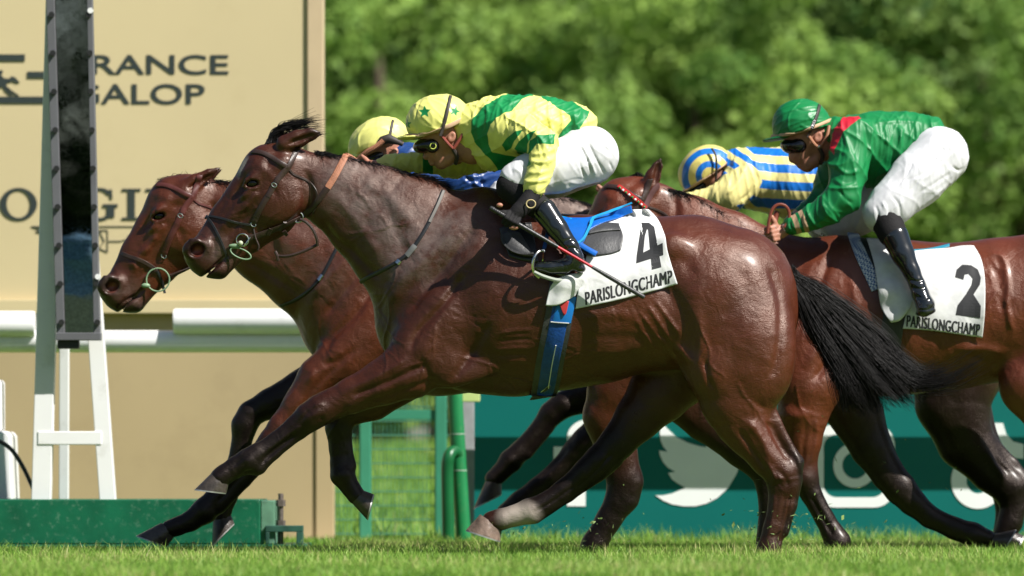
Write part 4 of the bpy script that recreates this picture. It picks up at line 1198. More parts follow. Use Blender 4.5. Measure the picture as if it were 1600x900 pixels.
# flank hollow and point of hip
V.ell((1052,388,-76),(22,17,12),20,24)
V.ell((1042,470,-118),(26,62,22),-6,26,'sub')
V.ell((738,580,-66),(46,18,9),-18,14)
L1 = [([(500,338),(520,372),(548,392),(574,418),(598,440)],7,-4.5), ([(478,262),(486,300),(482,330),(462,356)],6,-4.5), ([(520,300),(560,350),(600,410)],9,2.2),
      ([(560,270),(620,320),(665,380)],10,1.8), ([(590,300),(620,360),(640,420)],10,-2.2), ([(732,335),(672,400),(612,456)],11,4.0), ([(748,350),(692,424),(634,494)],7,-4.2),
      ([(770,360),(722,430),(676,490)],12,3.0), ([(610,450),(596,480),(604,520)],9,-3), ([(728,428),(694,478),(655,520),(640,552)],6,-4.2), ([(640,430),(612,470),(612,500)],12,3.5),
      ([(768,500),(742,545),(716,585),(700,606)],8,-4.5), ([(690,500),(668,540),(660,580)],10,2.4), ([(668,570),(612,596),(548,622)],5,-3.6,(-200,-30)), ([(690,592),(628,612),(562,636)],4.5,-2.6,(-200,-30)),
      ([(640,562),(590,590),(540,612)],5,1.8,(-200,-30)), ([(655,556),(672,590),(668,618)],5,-2.4,(-200,-30)),
      ([(778,524),(806,519),(834,518)],3,1.3), ([(772,549),(800,546),(830,545)],3,1.4), ([(788,567),(812,565),(834,567)],3,1.2), ([(776,536),(804,533),(834,532)],3,-1.2), ([(776,558),(804,556),(832,556)],3,-1.2),
      ([(905,500),(960,494),(1000,500)],8,1.5), ([(905,530),(960,528),(1010,530)],7,-1.4), ([(905,555),(965,550),(1015,540)],7,1.4), ([(1010,480),(1030,510),(1050,540)],3,1.8), ([(1000,492),(1020,520),(1040,545)],3,1.8), ([(1020,470),(1042,500),(1060,525)],3,1.8), ([(990,500),(1010,530),(1024,552)],3,1.6),
      ([(1010,420),(1052,470),(1072,520),(1078,570)],11,-4), ([(1046,540),(1066,552),(1078,575)],6,4.0), ([(1052,380),(1070,420),(1090,460)],12,-2.2), ([(1080,470),(1092,530),(1084,590)],9,2.2),
      ([(1098,560),(1103,590),(1110,612)],4,-3.4,(-200,-30)), ([(1196,410),(1216,470),(1214,540),(1200,600)],7,-3.6), ([(1130,400),(1160,440),(1180,500)],14,-2), ([(1172,626),(1190,638),(1203,634)],5,-2,(-200,-30)),
      ([(1160,652),(1188,688),(1205,728)],7,3.6,(-200,-20)), ([(1148,668),(1172,702),(1196,740)],5,-3.4,(-200,-20)), ([(1192,652),(1214,692),(1232,722)],5,-4.2,(-200,-20)), ([(1202,736),(1216,746),(1228,740)],5,3,(-200,-20)), ([(1205,752),(1220,762)],5,-2.4,(-200,-20)),
      ([(1226,768),(1218,810),(1206,850)],4,-2.4,(-200,-20)), ([(505,640),(490,652),(480,662)],5,2.5,(-200,-25)), ([(512,650),(498,660)],4,-2.5,(-200,-25)), ([(468,674),(432,702),(408,722)],3.5,-3,(-200,-25)), ([(392,714),(384,726)],6,2.2,(-200,-25)),
      ([(380,312),(358,342),(342,366)],5,2.6), ([(398,324),(372,352),(352,378)],6,-2.4), ([(364,296),(346,326),(330,352)],5,-1.6), ([(405,262),(420,258),(432,266)],7,-4), ([(372,277),(392,264),(410,262)],5,2.2), ([(418,290),(430,300),(434,318)],6,-1.6),
      ([(322,432),(334,420),(346,408),(360,396)],3,-3.6), ([(330,372),(336,388),(332,404)],4,-2), ([(318,366),(326,372),(338,372)],3,1.8), ([(322,374),(330,382),(330,394)],3,1.4)]
L1 += veins([(690,500,100),(720,560,10),(800,590,5),(610,470,100),(640,600,165),(580,612,160)], 8, 15, 3) + veins([(398,305,125),(405,325,130),(440,330,150)], 6, 9, 4, 1.4, .9) + veins([(1090,500,95),(1150,600,70),(1170,690,60)], 7, 14, 5) + veins([(640,350,150),(620,420,100)], 7, 14, 6)
L1 += creases([(960,480),(1010,520),(1040,560)], 26, 34, 62, 7, 1.8, -1.0) + creases([(700,470),(760,520)], 18, 26, 20, 8, 1.6, -.8) + creases([(560,300),(600,350),(640,400)], 22, 30, 55, 9, 2.0, .9) + creases([(840,540),(920,560)], 14, 44, 4, 10, 1.8, .8) + creases([(330,370),(335,400)], 8, 14, 60, 11, 1.4, .7)
def sweat_sheen1(P):
    d = polydist(P[:, 0], P[:, 1], [(545,285),(600,325),(650,375)]); d2 = polydist(P[:, 0], P[:, 1], [(640,400),(700,360)])
    return np.clip(1.35 - np.minimum(d / 55, d2 / 50), 0, 1) * .95 + np.clip(1 - polydist(P[:, 0], P[:, 1], [(330,380),(350,400)]) / 30, 0, 1) * .5
def white1(P):
    return np.clip(1.6 - np.hypot((P[:, 0] - 812) / 26, (P[:, 1] - 808) / 20), 0, 1) * (P[:, 2] > 20) + np.clip(1.6 - np.hypot((P[:, 0] - 380) / 9, (P[:, 1] - 262) / 15), 0, 1) * (np.abs(P[:, 2]) < 18)
L1 += [([(466,680),(432,706),(410,726)],2.4,-2.6,(-200,-25)), ([(474,664),(444,686),(416,706)],2.4,1.4,(-200,-25)), ([(488,640),(478,650),(472,662)],3,-1.8,(-200,-25)), ([(512,636),(500,632),(488,640)],3,1.6,(-200,-25)), ([(396,708),(380,716),(366,730)],3,-1.6,(-200,-25)), ([(402,742),(394,736),(380,742)],3,-2,(-200,-25)),
       ([(1232,772),(1226,812),(1214,852)],2.2,-2.6,(-200,-20)), ([(1208,770),(1204,810),(1194,850)],3,1.6,(-200,-20)), ([(1236,704),(1246,722),(1248,744)],3,1.6,(-200,-20)), ([(1196,722),(1206,742),(1206,762)],4,2,(-200,-20)), ([(1214,736),(1224,748),(1230,764)],3,-2,(-200,-20)),
       ([(958,706),(930,738),(900,764)],2.6,-2.4,(20,200)), ([(900,758),(860,786),(836,800)],2.4,-2,(20,200))]
C1 = coat_material('coat_dark_bay', (.070, .0165, .0065), (.007, .0045, .004), rough=.36)
S1 = finish_horse('race_horse', V, f1, h1, C1, L1, 3, white1, sweat_sheen1, T1, lambda P: .38 * np.clip((1060 - P[:, 0]) / 320, 0, 1)); del V
hoof(f1, (307,764), (356,770), (330,738), (364,750), -42, 19, h1); hoof(f1, (572,812), (582,772), (545,786), (567,764), 44, 17, h1)
hoof(f1, (728,828), (782,846), (747,802), (784,826), 48, 22, h1, True); hoof(f1, (1170,892), (1212,892), (1180,868), (1210,870), -48, 19, h1)

# ------------------------------------------------------------------ horse 2, leading on the far side of horse 1
f2 = Frame(1.15)
h2 = empty('race_horse', f2.P(640, 872), 'red bay racehorse in front whose head is farthest left', 'racehorse', 'racehorses at the gallop')
V = Vol((120, 230, -150), (1250, 890, 150), 2.4)
V.chain([(565,450,0,104,.60),(650,440,0,116,.68),(690,480,0,132,.69),(750,482,0,128,.75),(810,480,0,122,.77),(880,475,0,112,.79),(960,470,0,108,.80),(1010,478,0,98,.82),(1028,498,0,80,.85)], 10, ki=14)
V.chain([(556,440,0,88,.66),(562,492,0,96,.66),(620,510,0,100,.64),(680,510,0,104,.7)], 20)
V.chain([(322,322,0,42,.50),(372,344,0,59,.46),(430,370,0,80,.44),(500,402,0,100,.5),(560,430,0,106,.58)], 18, ki=10)
T2 = Tf((322, 283), (168, 462)); add_head(V, T2)
for s_ in (-1, 1):
    add_ear(V, [(286,298,20*s_,13,.75,.1),(306,285,24*s_,12,.6,.15),(328,273,26*s_,8,.5,.5),(346,263,26*s_,1.6,.6,.9)])
    V.ell((318,284,33*s_),(26,5.5,8),-30,3,'sub')
V.chain([(590,510,-46,58,.55),(545,560,-48,44,.65),(500,590,-46,32,.75),(470,632,-44,25,.8,.08),(442,668,-42,20,.85,.4)], 16, ki=8)
V.chain([(442,668,-42,20,.9,.4),(426,690,-42,20,.9,.7),(405,712,-42,16,.8,.9),(360,757,-42,15,.8,1),(340,778,-42,17,.85,1),(322,798,-42,20,.9,1),(300,814,-42,15.5,.9,1),(280,822,-42,14,1,1),(268,826,-42,14,1.05,1)], 9, ki=6)
V.chain([(430,706,-42,10,.8,1),(384,752,-42,9.5,.8,1),(345,792,-42,11,.9,1)], 6)
V.chain([(590,510,46,58,.55),(530,575,46,40,.65,.5),(470,606,44,29,.75,.9),(420,630,42,23,.85,1),(390,646,42,20,.9,1),(380,664,42,20,.9,1),(374,700,42,15,.8,1),(360,745,42,14,.8,1),(352,775,42,17,.9,1),(346,795,42,14,.9,1),(344,808,42,14.5,1,1)], 14, ki=7)
V.chain([(1000,490,-46,86,.54),(1000,560,-50,78,.54),(975,612,-52,58,.58),(955,650,-50,44,.64,.1),(962,705,-48,31,.72,.6),(976,752,-46,27,.75,.95),(972,776,-46,25,.75,1),(950,812,-46,19,.78,1),(928,850,-46,19,.85,1),(915,874,-46,17,.9,1)], 20, ki=10)
V.chain([(1000,490,48,82,.5),(1052,592,48,56,.55,.4),(1104,650,48,38,.6,.8),(1160,702,48,27,.7,1),(1200,738,48,22,.75,1),(1206,790,48,17,.8,1),(1198,858,48,16,.9,1)], 20, ki=10)
V.ell((468,386,-38),(40,18,8),35,16)
L2 = [([(598,345),(540,410),(482,470)],10,3.6), ([(612,360),(560,430),(505,500)],7,-3.8), ([(470,470),(462,500),(476,535)],8,-2.6), ([(590,440),(560,490),(520,530),(508,560)],6,-3.8), ([(520,430),(490,470),(486,510)],11,3.2),
      ([(330,310),(338,345),(330,380),(308,405)],6,-4), ([(380,405),(440,440),(480,470)],7,-3), ([(560,545),(530,565),(500,572)],5,-2.5), ([(545,560),(500,600),(466,650)],5,-2.6,(-200,-20)), ([(500,575),(478,605)],5,2,(-200,-20)),
      ([(420,700),(372,752),(340,788)],3.5,-2.6,(-200,-20)), ([(242,378),(220,402),(206,424)],5,2.4), ([(256,392),(234,420),(212,442)],6,-2.2), ([(262,330),(278,324),(290,332)],7,-3.6), ([(238,340),(254,328),(272,326)],5,2.4), ([(266,354),(282,362),(290,384)],6,-1.8),
      ([(180,488),(196,472),(214,462),(230,448)],3,-3.2), ([(198,410),(212,416),(208,430)],4,2.4)]
L2 += veins([(250,370,125),(262,392,130),(500,500,100),(470,600,110)], 7, 10, 13, 1.5, .9) + creases([(430,420),(520,460)], 20, 30, 50, 14, 1.8, .9)
def sweat_sheen2(P): return np.clip(1 - polydist(P[:, 0], P[:, 1], [(440,370),(520,430)]) / 70, 0, 1) * .35 + np.clip(1 - polydist(P[:, 0], P[:, 1], [(180,440),(215,470)]) / 30, 0, 1) * .35
C2 = coat_material('coat_red_bay', (.085, .0195, .007), (.007, .0045, .004), rough=.36)
S2 = finish_horse('race_horse', V, f2, h2, C2, L2, 3, None, sweat_sheen2, T2, lambda P: np.full(len(P), .15)); del V
hoof(f2, (217,836), (264,853), (252,815), (280,836), -42, 18, h2); hoof(f2, (329,853), (364,818), (328,812), (360,800), 42, 17, h2)
hoof(f2, (888,890), (930,890), (900,866), (932,870), -46, 18, h2); hoof(f2, (1172,890), (1212,890), (1182,866), (1210,870), 48, 18, h2)

# ------------------------------------------------------------------ horse 3, cloth 2, at the right
f3 = Frame(1.75)
h3 = empty('race_horse', f3.P(1420, 868), 'chestnut brown racehorse at right wearing white cloth 2', 'racehorse', 'racehorses at the gallop')
V = Vol((860, 235, -150), (1840, 890, 150), 2.4)
V.chain([(1240,478,0,100,.60),(1310,478,0,108,.68),(1360,492,0,118,.69),(1420,496,0,118,.75),(1490,494,0,112,.77),(1560,484,0,110,.79),(1640,476,0,112,.80),(1720,482,0,100,.82),(1740,500,0,84,.85)], 10, ki=14)
V.chain([(1222,470,0,86,.66),(1236,520,0,92,.66),(1300,520,0,96,.64),(1350,520,0,98,.7)], 20)
V.chain([(1030,330,0,42,.5),(1078,364,0,58,.46),(1130,400,0,72,.44),(1185,440,0,84,.5),(1240,468,0,96,.58)], 18, ki=10)
T3 = Tf((1024, 288), (862, 462)); add_head(V, T3)
for s_ in (-1, 1):
    add_ear(V, [(1012,296,18*s_,15,.7,.25),(1020,276,23*s_,12,.55,.4),(1027,261,25*s_,8,.5,.7),(1031,249,25*s_,2,.6,1)])
    V.ell((1026,272,31*s_),(5.5,22,8),12,3,'sub')
V.chain([(1262,540,-46,62,.55),(1262,600,-50,52,.65),(1252,650,-48,39,.72),(1252,690,-46,29,.8,.1),(1252,722,-46,22,.85,.5),(1254,746,-46,21,.9,.9)], 16, ki=8)
V.chain([(1254,746,-46,21,.9,.9),(1264,770,-46,16.5,.85,1),(1286,810,-46,15,.8,1),(1298,832,-46,17,.85,1),(1306,846,-46,20,.9,1),(1296,862,-46,15,1,1)], 9, ki=6)
V.chain([(1262,540,46,62,.55),(1320,610,46,52,.6,.6),(1342,650,46,42,.68,.9),(1364,698,46,33,.75,1),(1390,740,46,26,.8,1),(1410,764,46,25,.85,1),(1428,784,46,21,.85,1),(1456,808,46,17,.8,1),(1495,826,46,17,.85,1),(1524,836,46,19,.9,1),(1546,842,46,14.5,1,1)], 16, ki=7)
V.chain([(1720,500,-46,90,.54),(1668,560,-50,80,.54),(1612,602,-52,54,.58),(1640,650,-50,42,.64),(1676,704,-48,30,.72,.6),(1690,745,-46,26,.75,.95),(1660,800,-46,19,.78,1),(1640,850,-46,18,.9,1)], 20, ki=10)
V.chain([(1720,500,48,86,.5),(1676,590,48,62,.55,.3),(1660,640,48,46,.62,.5),(1672,710,48,30,.7,1),(1678,750,48,24,.8,1),(1664,810,48,17,.8,1),(1660,850,48,17,.9,1)], 20, ki=10)
L3 = [([(1050,300),(1056,330),(1046,360)],6,-3.5), ([(1276,400),(1250,450),(1232,480)],10,3.4), ([(1296,400),(1276,450),(1254,500)],6,-3.6), ([(1324,410),(1330,460),(1335,500)],8,2), ([(1290,530),(1266,560),(1256,585)],8,3), ([(1300,545),(1280,580),(1262,600)],6,-4),
      ([(1216,640),(1240,650),(1270,648)],8,3), ([(1256,660),(1252,700),(1250,730)],4,-2.2,(-200,-10)), ([(1270,650),(1272,690),(1262,730)],4,2,(-200,-10)), ([(1262,772),(1284,812),(1300,838)],3.5,-2.8,(-200,-10)),
      ([(1536,400),(1560,404),(1568,440),(1566,480),(1574,520)],4,2.6), ([(1546,410),(1556,450),(1556,500)],6,-2.4), ([(1480,548),(1530,546),(1570,556)],7,3.2), ([(1500,560),(1545,566)],6,-3)]
L3 += veins([(1290,450,110),(1240,600,95),(1560,420,80)], 7, 13, 23) + creases([(1540,420),(1570,500)], 16, 30, 70, 24, 1.8, .9)
C3 = coat_material('coat_bright_bay', (.10, .022, .008), (.007, .0045, .004), rough=.38)
S3 = finish_horse('race_horse', V, f3, h3, C3, L3, 3, None, None, T3); del V
hoof(f3, (1274,884), (1316,888), (1286,858), (1312,862), -46, 18, h3); hoof(f3, (1566,866), (1590,828), (1546,856), (1560,832), 46, 18, h3)
hoof(f3, (1618,888), (1658,888), (1630,862), (1658,864), -46, 18, h3); hoof(f3, (1640,888), (1680,888), (1650,862), (1676,864), 48, 18, h3)

# ------------------------------------------------------------------ horse 4, farthest, mostly hidden between the others
f4 = Frame(2.6)
h4 = empty('race_horse', f4.P(1240, 862), 'sweated racehorse with painted grey neck sheen farthest from the camera under the striped jockey', 'racehorse', 'racehorses at the gallop')
V = Vol((640, 260, -140), (1640, 880, 140), 2.8)
V.chain([(1050,478,0,96,.60),(1130,474,0,104,.68),(1180,500,0,116,.69),(1250,502,0,112,.75),(1320,496,0,106,.77),(1400,490,0,102,.79),(1470,488,0,100,.80),(1530,500,0,90,.82)], 10, ki=14)
V.chain([(1030,470,0,80,.66),(1050,520,0,86,.66),(1120,520,0,92,.64)], 20)
V.chain([(836,335,0,38,.5),(880,358,0,48,.46),(940,394,0,62,.44),(1000,430,0,80,.5),(1060,460,0,92,.58)], 18, ki=10)
T4 = Tf((826, 316), (676, 470)); add_head(V, T4)
for s_ in (-1, 1): add_ear(V, [(806,318,18*s_,12,.7,.25),(824,312,22*s_,10,.55,.4),(846,312,24*s_,2,.5,.9)])
V.chain([(1070,530,-44,56,.55),(1030,585,-46,42,.65,.3),(985,630,-44,32,.72,.6),(945,664,-42,26,.8,.9),(916,692,-42,24,.9,1),(900,708,-42,22,.9,1),(876,732,-42,17,.8,1),(840,762,-42,15.5,.8,1),(812,786,-42,18,.9,1),(790,800,-42,14,1,1)], 14, ki=7)
V.ell((908,694,-54),(16,9,8),-45,6,dark=1)
V.chain([(1070,530,44,56,.55),(1010,585,44,40,.65,.5),(950,606,43,30,.72,.9),(905,622,42,24,.85,1),(880,632,42,21,.95,1),(862,646,42,19,.9,1),(842,672,42,15,.8,1),(812,705,42,15.5,.85,1),(798,720,42,18,.9,1),(784,736,42,14,.95,1),(772,748,42,14.5,1,1)], 14, ki=6)
V.chain([(858,668,42,8,.8,1),(824,708,42,9,.9,1)], 6)
V.chain([(1520,510,-44,80,.54),(1490,580,-48,72,.55,.7),(1485,630,-50,58,.6,.9),(1505,690,-48,44,.68,.9),(1545,738,-46,31,.75,1),(1574,762,-46,28,.78,1),(1580,790,-46,20,.78,1),(1574,816,-46,19,.85,1),(1564,834,-46,16,1,1)], 20, ki=9)
V.chain([(1540,690,-46,13,.7,1),(1578,726,-46,10,.7,1),(1598,752,-46,11,.9,1),(1594,785,-46,9,.8,1)], 7)
V.chain([(1520,510,46,76,.5),(1500,590,46,54,.55,.4),(1512,640,46,40,.62,.8),(1540,700,46,28,.7,1),(1572,750,46,24,.75,1),(1578,800,46,17,.8,1),(1570,840,46,16,.9,1)], 20, ki=9)
hoof(f4, (1544,866), (1582,868), (1552,842), (1580,842), 46, 17, h4)
L4 = [([(1530,700),(1552,730),(1566,755)],5,3,(-200,-10)), ([(1545,715),(1572,742)],4,-3,(-200,-10)), ([(890,695),(870,720),(840,752)],4,-2,(-200,-10)), ([(880,625),(886,636)],5,3)]
C4 = coat_material('coat_grey_bay', (.06, .03, .02), (.007, .0045, .004), rough=.36)
S4 = finish_horse('race_horse', V, f4, h4, C4, L4, 3, None, lambda P: np.clip(1.6 - polydist(P[:, 0], P[:, 1], [(860,330),(940,350)]) / 55, 0, 1), T4); del V
hoof(f4, (740,794), (784,772), (756,752), (786,752), 42, 17, h4); hoof(f4, (742,824), (782,840), (762,798), (790,812), -42, 17, h4)
hoof(f4, (1578,868), (1594,836), (1552,846), (1572,822), -46, 18, h4)

for fr_i, T, h in ((f1, T1, h1), (f2, T2, h2), (f3, T3, h3), (f4, T4, h4)):
    for sd in (-1, 1):
        c = T(395.5, 287.5); e = ball(fr_i, (c[0], c[1], sd * 25 * T.s), (10.5 * T.s, 8.2 * T.s, 8 * T.s), 'eye', M_EYE, h)

# ---- manes, forelocks and the tail
def strand(pts, jit, n=9, rj=None):
    p = np.array(smooth_poly([np.array(q, float) + rj.normal(0, jit, 3) * np.array([1, 1, 1]) for q in pts], max(2, n // len(pts) + 1)))
    return p
def tuft(n, roots, tips, jr, jt, seed, mid=None, jm=3):
    r = np.random.default_rng(seed); out = []
    R = np.array(smooth_poly(roots, 8)) if len(roots) > 1 else np.array(roots, float); Tn = np.array(smooth_poly(tips, 8)) if len(tips) > 1 else np.array(tips, float)
    Mn = None if mid is None else (np.array(smooth_poly(mid, 8)) if len(mid) > 1 else np.array(mid, float))
    for _ in range(n):
        t = r.uniform(); a = R[int(t * (len(R) - 1))] + r.normal(0, jr, 3)
        q = np.clip(t + r.normal(0, .12), 0, 1); b = Tn[int(q * (len(Tn) - 1))] + r.normal(0, jt, 3)
        m_ = (a + b) / 2 + r.normal(0, jm, 3) if Mn is None else Mn[int(t * (len(Mn) - 1))] + r.normal(0, jm, 3)
        l = r.uniform(.7, 1.05); b = a + (b - a) * l if Mn is None else b
        out.append(np.array(smooth_poly([a, m_, b], 6)))
    return out
def mane(fr, sk, crest, dirn, n, L, seed, root, m=M_MANE, lift=2):
    r = np.random.default_rng(seed); C = np.array(smooth_poly(crest, 12)); out = []
    for _ in range(int(n * 1.8)):
        c = C[r.integers(0, len(C))] + r.normal(0, 1.5, 2); w = r.normal(0, 5)
        l = L * r.uniform(.5, 1.15); d = np.array(dirn) * l + r.normal(0, l * .16, 2); dw = r.normal(-.25, .5) * l
        a = np.array([c[0], c[1] + 3, w]); b = a + np.array([d[0] * .45, d[1] * .45 - lift, dw * .5]); e = a + np.array([d[0], d[1], dw])
        out.append(np.array(smooth_poly([a, b, e], 5)))
    return hair(fr, out, 'mane', m, root, .6, .15)
mane(f1, S1, [(492,236),(540,246),(600,260),(650,276),(690,292)], (.95, .36), 900, 14, 1, h1)
mane(f1, S1, [(640,272),(665,278),(685,288)], (.95, .1), 300, 20, 2, h1)
hair(f1, tuft(150, [(418,226,-6),(438,220,6)], [(470,196,0),(492,188,4)], 2, 4, 3, [(432,203,0),(446,196,2)], 3) + tuft(60, [(420,226,-6),(440,222,6)], [(496,184,0),(504,208,4)], 2, 6, 4, [(436,200,0),(452,204,2)], 4), 'forelock', M_MANE, h1, .85, .18)
mane(f2, S2, [(318,281),(360,284),(420,272),(480,262),(530,262),(580,270)], (.85, .1), 700, 18, 5, h2)
hair(f2, tuft(120, [(268,296,-5),(292,284,5)], [(246,284,0),(262,279,0)], 2, 2.5, 6, [(270,282,0),(282,276,2)], 2.5) + tuft(16, [(276,290,-5),(296,282,5)], [(270,272,0),(310,268,0)], 2, 3, 7), 'forelock', M_MANE, h2, .8, .18)
mane(f3, S3, [(1038,293),(1075,304),(1115,324),(1155,346),(1200,366),(1250,374)], (.8, .5), 1700, 18, 8, h3)
hair(f3, tuft(110, [(990,290,-8),(1008,278,6)], [(982,282,0),(990,276,0)], 2, 2.5, 9, [(992,276,0),(1000,272,2)], 2.5), 'forelock', M_MANE, h3, .8, .18)
mane(f4, S4, [(850,304),(890,312),(930,324),(980,352),(1040,376)], (.85, .2), 420, 15, 10, h4)
def tail(fr, root, n, seed, base, flows, r0=.45):
    r = np.random.default_rng(seed); out = []
    W = np.array([f[0] for f in flows]); W = W / W.sum()
    for _ in range(n):
        f = flows[r.choice(len(flows), p=W)]
        ci = r.integers(0, 42); cr = np.random.default_rng(seed * 1000 + ci); clump = cr.normal(0, 1, 3)
        pts = [np.array(base, float) + r.normal(0, 1, 3) * np.array([4, 5, 5])]
        off = clump * .92 + r.normal(0, .3, 3)
        for i, (u, v, w, j) in enumerate(f[1:]):
            pts.append(np.array([u, v, w]) + off * j + r.normal(0, .18 * j, 3))
        l = r.uniform(.55, 1.06); pl = smooth_poly(pts, 6); q_ = np.arange(len(pl)) / len(pl); am = r.uniform(.1, 1.0); wf = r.uniform(5, 14); ph = r.uniform(0, 6)
        pl = [p + np.array([np.sin(wf * t + ph), np.cos(wf * t * .8 + ph), np.sin(wf * t * 1.3)]) * am * t for p, t in zip(pl, q_)]
        out.append(np.array(pl[:max(5, min(len(pl), int(len(pl) * l)))]))
    return hair(fr, out, 'tail', M_MANE, root, r0, .15)
tail(f1, h1, 9500, 20, (1234, 430, 0), [
    (1.3, (1260,452,0,6), (1294,492,4,9), (1335,540,8,13), (1378,588,10,15), (1412,624,10,13)),
    (1.2, (1257,458,0,7), (1286,508,4,11), (1322,560,6,14), (1346,602,6,14), (1364,636,6,10)),
    (.9, (1254,462,0,7), (1278,512,2,9), (1300,545,4,8), (1322,596,4,12), (1328,638,4,10)),
    (.7, (1264,450,0,6), (1304,484,4,8), (1356,530,8,9), (1404,572,10,10), (1440,594,10,10), (1474,588,10,12)),
    (.22, (1266,448,0,6), (1312,482,4,8), (1372,530,8,9), (1424,590,10,9), (1470,600,10,12), (1530,568,10,12))])
tail(f2, h2, 700, 21, (1080, 450, 0), [(1, (1100,480,20,10), (1130,530,24,14), (1150,580,26,18))])
tail(f3, h3, 500, 22, (1800, 450, 0), [(1, (1840,480,10,10), (1890,530,10,14), (1950,560,10,18))])
tail(f4, h4, 500, 23, (1590, 470, 10), [(1, (1610,500,20,8), (1650,540,24,12), (1690,570,26,14))])
# ================================================================== TACK
M_CLOTH = fabric('white_cloth', [(.60, .60, .595)], None, rough=.75, spec=.2, fold=.35, fscale=7)
M_PRINT = mat('black_print', (.02, .02, .022), rough=.6, var=.05)
M_BLUE = mat('blue_leather', (.004, .10, .42), rough=.32, spec=.5, var=.12, vscale=20, bump=.08, bscale=120)
M_CYAN = mat('cyan_leather', (.01, .26, .52), rough=.35, spec=.5, var=.1, vscale=20)
M_GIRTH = mat('girth_blue', (.006, .05, .22), rough=.45, spec=.4, var=.2, vscale=30, bump=.2, bscale=90)
M_PAD = mat('black_pad', (.035, .035, .037), rough=.45, spec=.5, var=.15, vscale=20, bump=.15, bscale=90)
M_RED = mat('red_shaft', (.5, .015, .03), rough=.3)

def resample(L, n):
    L = np.array(smooth_poly(L, 8) if len(L) > 2 else L, float)
    d = np.concatenate([[0], np.cumsum(np.linalg.norm(np.diff(L, axis=0), axis=1))]); t = np.linspace(0, d[-1], n)
    return np.stack([np.interp(t, d, L[:, i]) for i in range(L.shape[1])], 1)
def patch(fr, sk, A, B, name, m, parent, off=4, nu=48, nv=32, thick=1.2, Lf=None, Rt=None, wr=0.0, seed=0, it=4, side=-1, bulge=0.0, wfun=None):
    """cloth or leather panel between edge A (top) and edge B (bottom), laid over the body"""
    a, b = resample(A, nu), resample(B, nu)
    l = resample(Lf, nv) if Lf else None; r = resample(Rt, nv) if Rt else None
    G = np.zeros((nv, nu, 3)); s = np.linspace(0, 1, nu); t = np.linspace(0, 1, nv)
    for i in range(nv):
        row = a * (1 - t[i]) + b * t[i]
        if l is not None: row = row + (1 - s)[:, None] * (l[i] - (a[0] * (1 - t[i]) + b[0] * t[i]))
        if r is not None: row = row + s[:, None] * (r[i] - (a[-1] * (1 - t[i]) + b[-1] * t[i]))
        G[i, :, :2] = row
    W = np.zeros((nv, nu)); ok = np.zeros((nv, nu), bool)
    for i in range(nv):
        for j in range(nu):
            h = sk.hit(G[i, j, 0], G[i, j, 1], side) if sk else None
            if h: W[i, j] = h[0]; ok[i, j] = True
    if sk:
        for j in range(nu):                      # above the back the panel folds over the spine
            g = np.nonzero(ok[:, j])[0]
            if len(g):
                for i in range(nv):
                    if not ok[i, j]: W[i, j] = W[g[np.argmin(abs(g - i))], j]
            else: W[:, j] = W[:, j - 1] if j else 0
    if wfun is not None: W = wfun(G[:, :, 0], G[:, :, 1])
    for _ in range(it):
        Wp = np.pad(W, 1, mode='edge'); W = .5 * W + .125 * (Wp[:-2, 1:-1] + Wp[2:, 1:-1] + Wp[1:-1, :-2] + Wp[1:-1, 2:])
    rr = np.random.default_rng(seed); wv = np.zeros_like(W)
    for q in range(7):
        an = rr.uniform(-.5, 2.2); f = rr.uniform(.04, .16); ph = rr.uniform(0, 6)
        wv += np.sin((G[:, :, 0] * math.cos(an) + G[:, :, 1] * math.sin(an)) * f + ph) / 7
    W = W + side * (off + wr * (wv + .35) + bulge * (np.sin(math.pi * s)[None, :] * np.sin(math.pi * t)[:, None]))
    G[:, :, 2] = W
    V = fr.arr(G.reshape(-1, 3)); i, j = np.meshgrid(np.arange(nv - 1), np.arange(nu - 1), indexing='ij'); k = (i * nu + j).ravel()
    F = np.stack([k, k + nu, k + nu + 1, k + 1], 1)
    if side > 0: F = F[:, ::-1]
    o = pmesh(name, V, F, m, parent)
    so = o.modifiers.new('thick', 'SOLIDIFY'); so.thickness = thick * fr.k; so.offset = -1
    o['_'] = 0; del o['_']
    return o, Skin([(G.reshape(-1, 3), np.stack([k, k + 1, k + nu + 1, k + nu], 1))])
def cloth_text(fr, csk, body, name, parent, p_bl, p_br, p_tl, cuts=1, bold=0.0, lift=.5, spacing=1.0):
    bl, br, tl = np.array(p_bl, float), np.array(p_br, float), np.array(p_tl, float)
    obs = []
    for i, dx in enumerate((0.0, -.75, .75)):            # heavy print: three strikes side by side, joined into one mesh
        def pl(a, b):
            q = bl + (br - bl) * a + (tl - bl) * b
            return fr.P(q[0] + dx, q[1], csk.w(q[0] + dx, q[1], -1) - lift - .05 * i)
        obs.append(letters(body, name, M_PRINT, parent, pl, cuts, bold, 0, spacing))
    bm = bmesh.new()
    for o in obs: bm.from_mesh(o.data)
    bm.to_mesh(obs[0].data); bm.free()
    for o in obs[1:]: bpy.data.objects.remove(o)
    return obs[0]

